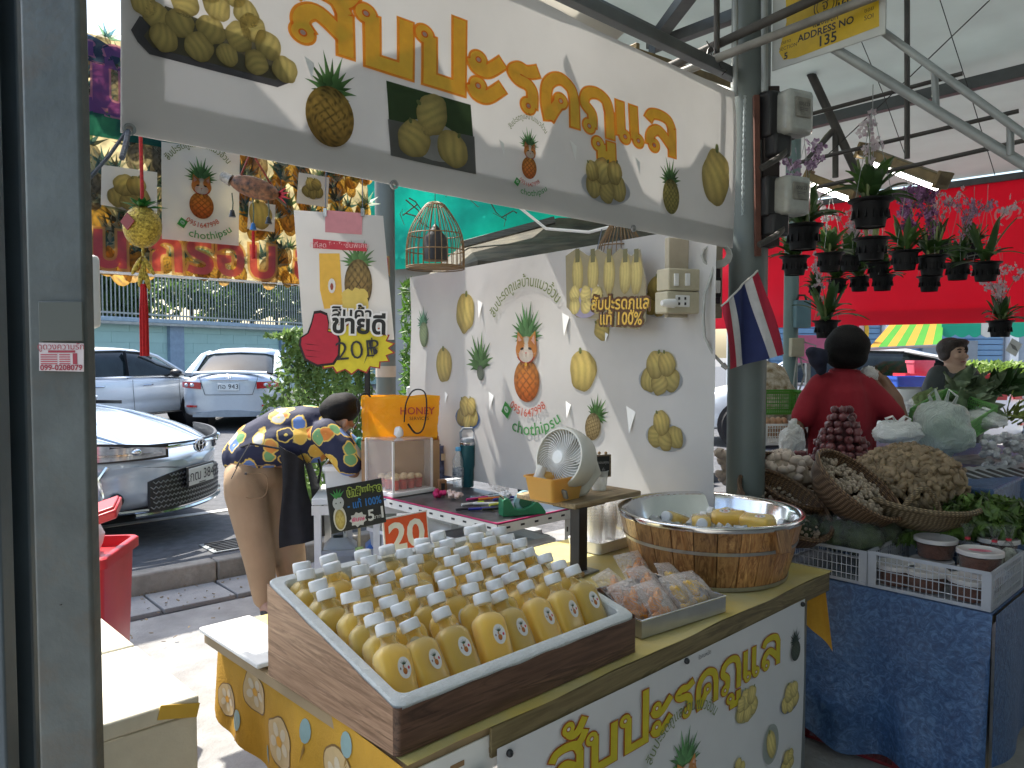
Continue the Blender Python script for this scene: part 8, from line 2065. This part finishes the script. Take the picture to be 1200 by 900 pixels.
blob('grey_top',mat('charcoal_top',(.045,.055,.055),.6,0,.2,12,.4,16),wm,[('c',[pw(1117,540),pw(1117,470),pw(1117,446)],[.19,.17,.11]),('c',[pw(1100,440),pw(1092,456,-.04),pw(1092,470,-.08)],[.072,.066,.06]),('c',[pw(1134,440),pw(1144,456,-.04),pw(1145,470,-.08)],[.072,.066,.06]),('c',[pw(1104,438),pw(1131,438)],[.055,.055])],.012,3,w=True)
cs_chair=tubthing('white_chair','white plastic chair back behind the seated woman','chair',(pw(1098,450).x,Yw+.25,0),[(.40,.36,0,.05),(.44,.40,1.22,.09),(.42,.38,1.24,.08)],M_WHITE,.1)
# BEYOND THE STALL, LEFT AND CENTRE
hg=thing('hedge','bright green leafy hedge between the price card and the yellow bag','hedge',tuple(at(388,440,6.3)*1),0)
hg.location.z=0
hc=at(388,440,6.3)
def hf(q):
 x,y,z=q.uniform(-.40,.34),q.uniform(-.25,.25),q.uniform(.15,1.68);k=1+.2*math.sin(x*9+z*5)
 f=q.choice((0,1,2));
 if f==0:y=-.25*k
 if f==1:z=1.58+.05*math.sin(x*13)
 return Vector((hc.x+x*k,hc.y+y,z)),(0,-.8,.6)
leafmass('foliage',mat('hedge_leaf',(.12,.24,.05),.5,0,.6,3,col2=(.32,.48,.14),transl=.45),hf,8500,.032,parent=hg,seed=11)
m=MB()
for i in range(9):m.tube([hc+Vector((-.35+i*.08,0,-hc.z+.1)),hc+Vector((-.36+i*.08,.03,0))],.012,5)
m.build('stem',mat('bark',(.1,.075,.05)),hg,w=True)
def pl2(q):return at(478+q.uniform(-7,7),q.uniform(330,470),5.6+q.uniform(-.1,.1)),(0,-.6,.5)
leafmass('potted_greenery',mat('strap_leaf',(.10,.22,.03),.5,0,.5,6,transl=.4),pl2,300,.045,'leafy greens in the slit between the round column and wall banner','plants','stuff',seed=12,flat=.25)
crate('black_crate','black slotted crate standing up behind the round column',tuple(at(428,470,5.3)),.1,.17,.10,.33,M_BLACK,None,5,2)
t=thing('white_notice_post','small white box sign right of the round column','sign',tuple(at(483,466,5.2)),0)
MB().box((0,0,0),(.07,.05,.15)).build('sign_box',M_WHITE,t,bevel=.006);P=Print();P.rect(-.015,-.03,.015,-.02,(.1,.15,.2));P.rect(-.015,.01,.015,.03,(.2,.25,.3));P.build('sign_print',M_PRINTO,lambda x,y:((x,-.0255,y),(0,-1,0)),t,0)
M_NET=tarp('teal_shade_net',(.03,.50,.40),.65,.6,wr=4,bump=.4,var=.35,scale=2)
NB=Bn(at(420,330,7.2),Vector((.98,-.18,0)),.05,6)
nt1=thing('shade_net','bright teal shade netting under the overhead banner','shade net',tuple(NB.p0),0)
c4=[NB.st(*q)[:2]for q in[(425,320),(700,300),(760,160),(425,150)]]
sheet_obj('net_sheet',M_NET,NB,c4,30,14,nt1,.002)
q=[at(497,326,5.6),at(560,305,5.0),at(800,320,4.6),at(800,262,6.2),at(655,255,6.6),at(545,284,6.4)]
m=MB();n=6;m.v=[tuple(p)for p in q]+[tuple(p-Z*.03)for p in q];m.f=[tuple(range(n)),tuple(range(2*n-1,n-1,-1))]+[(i,n+i,n+(i+1)%n,(i+1)%n)for i in range(n)]
tag(m.build('lean_to_roof',mat('dark_tarred_sheet',(.06,.05,.035),.8,0,.5,5,.4,30,col2=(.13,.11,.07)),smooth=False),'dark brown lean-to roof behind the wall banner top','roof')
beam('weathered grey timber under the teal netting',[(at(541,287,5.9),at(650,258,5.9))],.07,.05,'roof_beam',wood('grey_timber',(.12,.12,.11),(.2,.2,.18)))
m=MB();rr=random.Random(9)
for i in range(12):
 p=at(rr.uniform(470,700),rr.uniform(215,260),6.0);pts=[p]
 for k in range(4):p=p+Vector((rr.uniform(-.12,.12),0,rr.uniform(-.10,.06)));pts.append(p)
 m.tube(pts,[.006,.005,.004,.003,.002],5)
tag(m.build('bare_twigs',mat('bark',(.1,.075,.05))),'tangle of bare twigs against the teal netting','twigs',kind='stuff')
cbl=MB();cbl.tube([at(600,236,4.0),at(640,268,4.0),at(690,272,3.9),at(760,255,3.6)],.008,6);tag(cbl.build('white_cable',M_WHITE),'white cable sagging behind the bird cage under the banner','cable')
# BEYOND THE RED AWNING
q=at(1050,470,14);sh=thing('shuttered_shop','blue shuttered shop front far behind the striped awning','building',(q.x,14,0),.0)
MB().box((0,.6,1.8),(5.6,1.0,3.6)).build('wall',mat('shop_wall',(.30,.34,.38),.8),sh)
M_SHUT=mat('blue_shutter',(.16,.30,.48),.45,.2,.08,4,dirt=.1)
slt=MB().box((0,0,0),(2.0,.04,.085)).mesh('shutter_slat',M_SHUT,False)
for x in(-1.3,.95):
 for i in range(30):inst('shutter_slat',slt,sh,(x,.06,.08+i*.1),(R(14),0,0))
for x in(-2.45,-.17,2.1):MB().box((x,.02,1.5),(.16,.16,3.0)).build('pillar',M_WHITE,sh,bevel=.01)
MB().box((.95,.0,1.35),(1.0,.06,.7)).build('grey_window',mat('grey_window_panel',(.20,.23,.26),.2),sh)
q=at(1165,440,16);s2=thing('grey_shop','grey and white shop front with dark windows at the far right','building',(q.x,16,0),-.1)
MB().box((.6,.6,1.9),(5.5,1.0,3.8)).build('wall',mat('grey_shop_wall',(.34,.35,.38),.8,0,.1,2),s2)
for x in(-1.5,-.6,.35,1.3,2.3):
 f_=MB().box((x,.06,1.55),(.78,.08,1.5)).build('window_frame',M_WHITE,s2,bevel=.01);MB().box((x,.01,1.55),(.66,.04,1.36)).build('pane',mat('dark_pane',(.03,.045,.06),.08,coat=.5),f_)
MB().box((-1.05,-.05,1.5),(.12,.12,3.0)).build('red_post',mat('brick_red_post',(.22,.05,.05),.7),s2)
MB().box((.4,-.1,2.6),(5.0,.3,.25)).build('fascia',mat('maroon_fascia',(.25,.05,.06),.6),s2)
TL,TR,BR,BL=at(1050,372,10.4),at(1106,374,10.4),at(1103,405,9.2),at(1017,409,9.2)
aw=thing('striped_awning','green and yellow striped awning beyond the red sheet','awning',tuple((TL+BR)/2))
cols=[(.70,.42,.05),(.12,.45,.05)]
for i in range(8):
 a0,a1=i/8,(i+1)/8;mm=MB()
 mm.sheet(lambda u,v:(((BL*(1-(a0+(a1-a0)*u))+BR*(a0+(a1-a0)*u))*(1-v)+(TL*(1-(a0+(a1-a0)*u))+TR*(a0+(a1-a0)*u))*v),Z),3,6,.006)
 mm.build('awning_stripe',tarp('stripe_%s'%('yellow','green')[i%2],cols[i%2],.5,.6),aw,w=True)
MB().tube([BL,BR],.02,6).build('awning_pole',M_GALV,aw,w=True)
ta=thing('teal_awning','teal and white scalloped awning right of the striped one','awning',tuple(at(1130,388,10)))
for i,(x0,x1,c_)in enumerate(((1104,1120,(.05,.45,.33)),(1120,1136,(.05,.45,.33)),(1136,1150,(.05,.45,.33)),(1150,1166,(.6,.62,.6)),(1166,1184,(.6,.62,.6)),(1184,1204,(.05,.45,.33)))):
 a_,b_=at(x0,372,10),at(x1,372,10);mm=MB()
 mm.sheet(lambda u,v:(a_*(1-u)+b_*u-Z*(v*(.22+.04*math.sin(u*PI))),Vector((0,-1,0))),6,4,.006);mm.build('awning_panel',tarp('tealpanel%d'%(c_[0]>.3),c_,.5,.6),ta,w=True)
for(px,py,d_,w_,h_,c_,nm,lb_,cat)in((1070,462,8.8,.34,.42,(.55,.03,.05),'red_box','red plastic box stack left of the seated woman','box'),(1062,455,8.3,.36,.20,(.03,.10,.50),'blue_crate','blue crate on the white table left of the seated woman','crate'),(1078,432,8.9,.25,.13,(.65,.12,.18),'pink_box','pink lidded box on top of the red boxes','box'),(1152,455,7.5,.40,.22,(.55,.05,.06),'red_cool_box','red box behind the seated woman\'s shoulder','box')):
 q=at(px,py,d_);tubthing(nm,lb_,cat,tuple(q-Z*h_*.5),[(w_*.85,w_*.6,0,.02),(w_,w_*.7,h_,.02),(w_*1.05,w_*.75,h_,.02),(w_*1.05,w_*.75,h_+.03,.02),(w_*.95,w_*.65,h_+.03,.02),(w_*.8,w_*.55,.03,.02)],mat(nm+'_plastic',c_,.4),.1)
q=at(1068,472,8.5);t=thing('white_table','white folding table far behind the vendor\'s raised arm','table',(q.x,q.y,0),.0)
MB().box((0,0,q.z),(1.0,.7,.04)).build('table_top',M_WHITE,t)
for x in(-.45,.45):
 for y in(-.3,.3):MB().box((x,y,q.z/2),(.04,.04,q.z-.04)).build('leg',M_GALV,t)
pkq=at(948,409,7.5);t=thing('pink_screen','plain pink screen behind the slim rear column','screen',tuple(pkq),.1)
MB().box((0,0,0),(.42,.03,.27)).build('panel_board',mat('pink_board',(.75,.22,.45),.6),t);MB().box((0,.02,-.85),(.04,.04,1.5)).build('panel_post',M_GALV,t)
def hf2(q):return at(q.uniform(1128,1225),q.uniform(424,452),11+q.uniform(-.5,.5)),(0,-.5,.7)
h2=thing('hedge','yellow green hedge row at the far right under the shop windows','hedge',(at(1170,440,11).x,11,0))
leafmass('foliage',mat('far_hedge_leaf',(.20,.30,.05),.5,0,.5,3,transl=.4),hf2,1800,.05,parent=h2,seed=15)
m=MB()
for i in range(8):x_=at(1135+i*11,440,11).x;m.tube([(x_,11,0),(x_,11,1.2)],.02,5)
m.build('stem',mat('bark',(.1,.075,.05)),h2,w=True)
sedan('pale car parked far behind the red shirted vendor',M_PAINT_W,(at(985,450,11.5).x,11.5),(-.95,.3),kind='far')
blob_y=MB();q=at(903,470,4.9);blob_y.ball(tuple(q+Vector((0,0,-.02))),(.16,.12,.26),22,16,fn=lambda p_:1+.2*noise.noise(p_*2.5))
tag(blob_y.build('draped_cloth',mat('yellow_print_cloth',(.55,.36,.10),.8,0,.7,26,.2,col2=(.65,.60,.50))),'heap of yellow patterned cloth just right of the main column','cloth')
for i,(px,c_,lb_)in enumerate(((1003,(.5,.03,.08),'red hanging strip'),(1009,(.6,.55,.55),'white hanging strip'),(1014,(.65,.5,.05),'yellow hanging strip'))):
 a_=at(px,376,9.5);mm=MB();mm.sheet(lambda u,v:(a_+Vector((.06*(u-.5)+.02*math.sin(v*4),0,-.34*v)),Vector((0,-1,0))),3,8,.003);tag(mm.build('hanging_strip',mat('strip_%d'%i,c_,.7)),lb_+' of cloth beside the striped awning','cloth strip')
for i,(x,w_,h_,c_,lb_)in enumerate(((14.5,7,4.2,(.42,.40,.34),'cream shop block at the far end, right of the grey shop'),(-.2,5.5,3.6,(.38,.36,.33),'long plain shed behind the wall banner, left of the blue shutters'),(22,7,4.6,(.30,.33,.36),'grey shop block farthest right along the street'))):
 t=thing('shop_block',lb_,'building',(x,19,0),0)
 MB().box((0,1.5,h_/2),(w_,3,h_)).build('wall',mat('block_wall_%d'%i,c_,.85,0,.08,1.5,dirt=.2),t)
 MB().box((0,1.2,h_+.08),(w_+.4,4.0,.14),(.04,0,0)).build('roof',M_GALV,t)
 for k in range(int(w_//1.7)):
  f_=MB().box((-w_/2+1.1+k*1.7,-.02,1.7),(1.1,.08,1.3)).build('window',M_WHITE,t);MB().box((-w_/2+1.1+k*1.7,-.07,1.7),(.98,.03,1.16)).build('pane',mat('dark_pane',(.03,.045,.06),.08),f_)
# UNSEEN BLOCKERS ADDED TO SHADE THE SCENE
mh=thing('market_hall_wall','long plain market hall wall facing the stalls','building',tuple(S(1,-9.2,0)),UA)  # added wall out of view, cuts sky light from the front
MB().box((2,0,1.6),(20,.2,3.2)).build('wall',mat('hall_wall',(.22,.20,.18),.85,0,.2,1),mh)
for i in range(7):MB().box((-6+i*2.6,.14,1.1),(1.8,.08,2.2)).build('shutter',mat('hall_shutter',(.16,.17,.17),.5,.2),mh)
m=MB();m.prism([tuple(S(*q)[:2])for q in((-8,-9),(-.92,-9),(-.92,-1.2),(-8,-1.2))],3.05,3.06);tag(m.build('roof_sheet',M_ROOFT,smooth=False),'pale roof sheet over the aisle left of and behind the camera','roof sheet')  # added along with the wall, out of view, to hold back sky light
m=MB();m.prism([tuple(S(*q)[:2])for q in((-2.0,5.15),(1.9,5.15),(1.9,6.2),(-2.0,6.2))],3.25,3.26)
tag(m.build('kerb_awning',mat('grey_awning_sheet',(.3,.3,.3),.8),smooth=False),'grey sheet awning high over the kerb behind the pineapple banner','awning')  # sheet added out of view to cast shade on slabs and kerb
for a in(-1.9,.9):MB().cyl(S(a,6.1,.1),S(a,6.1,3.25),.02,n=8).build('awning_prop',M_GALV)['label']='thin prop at the %s end of the added shade sheet'%('left' if a<0 else 'right')  # props carrying the added shade sheet
for o in bpy.data.objects:
 if o.name.startswith('awning_prop'):o['category']='pole'
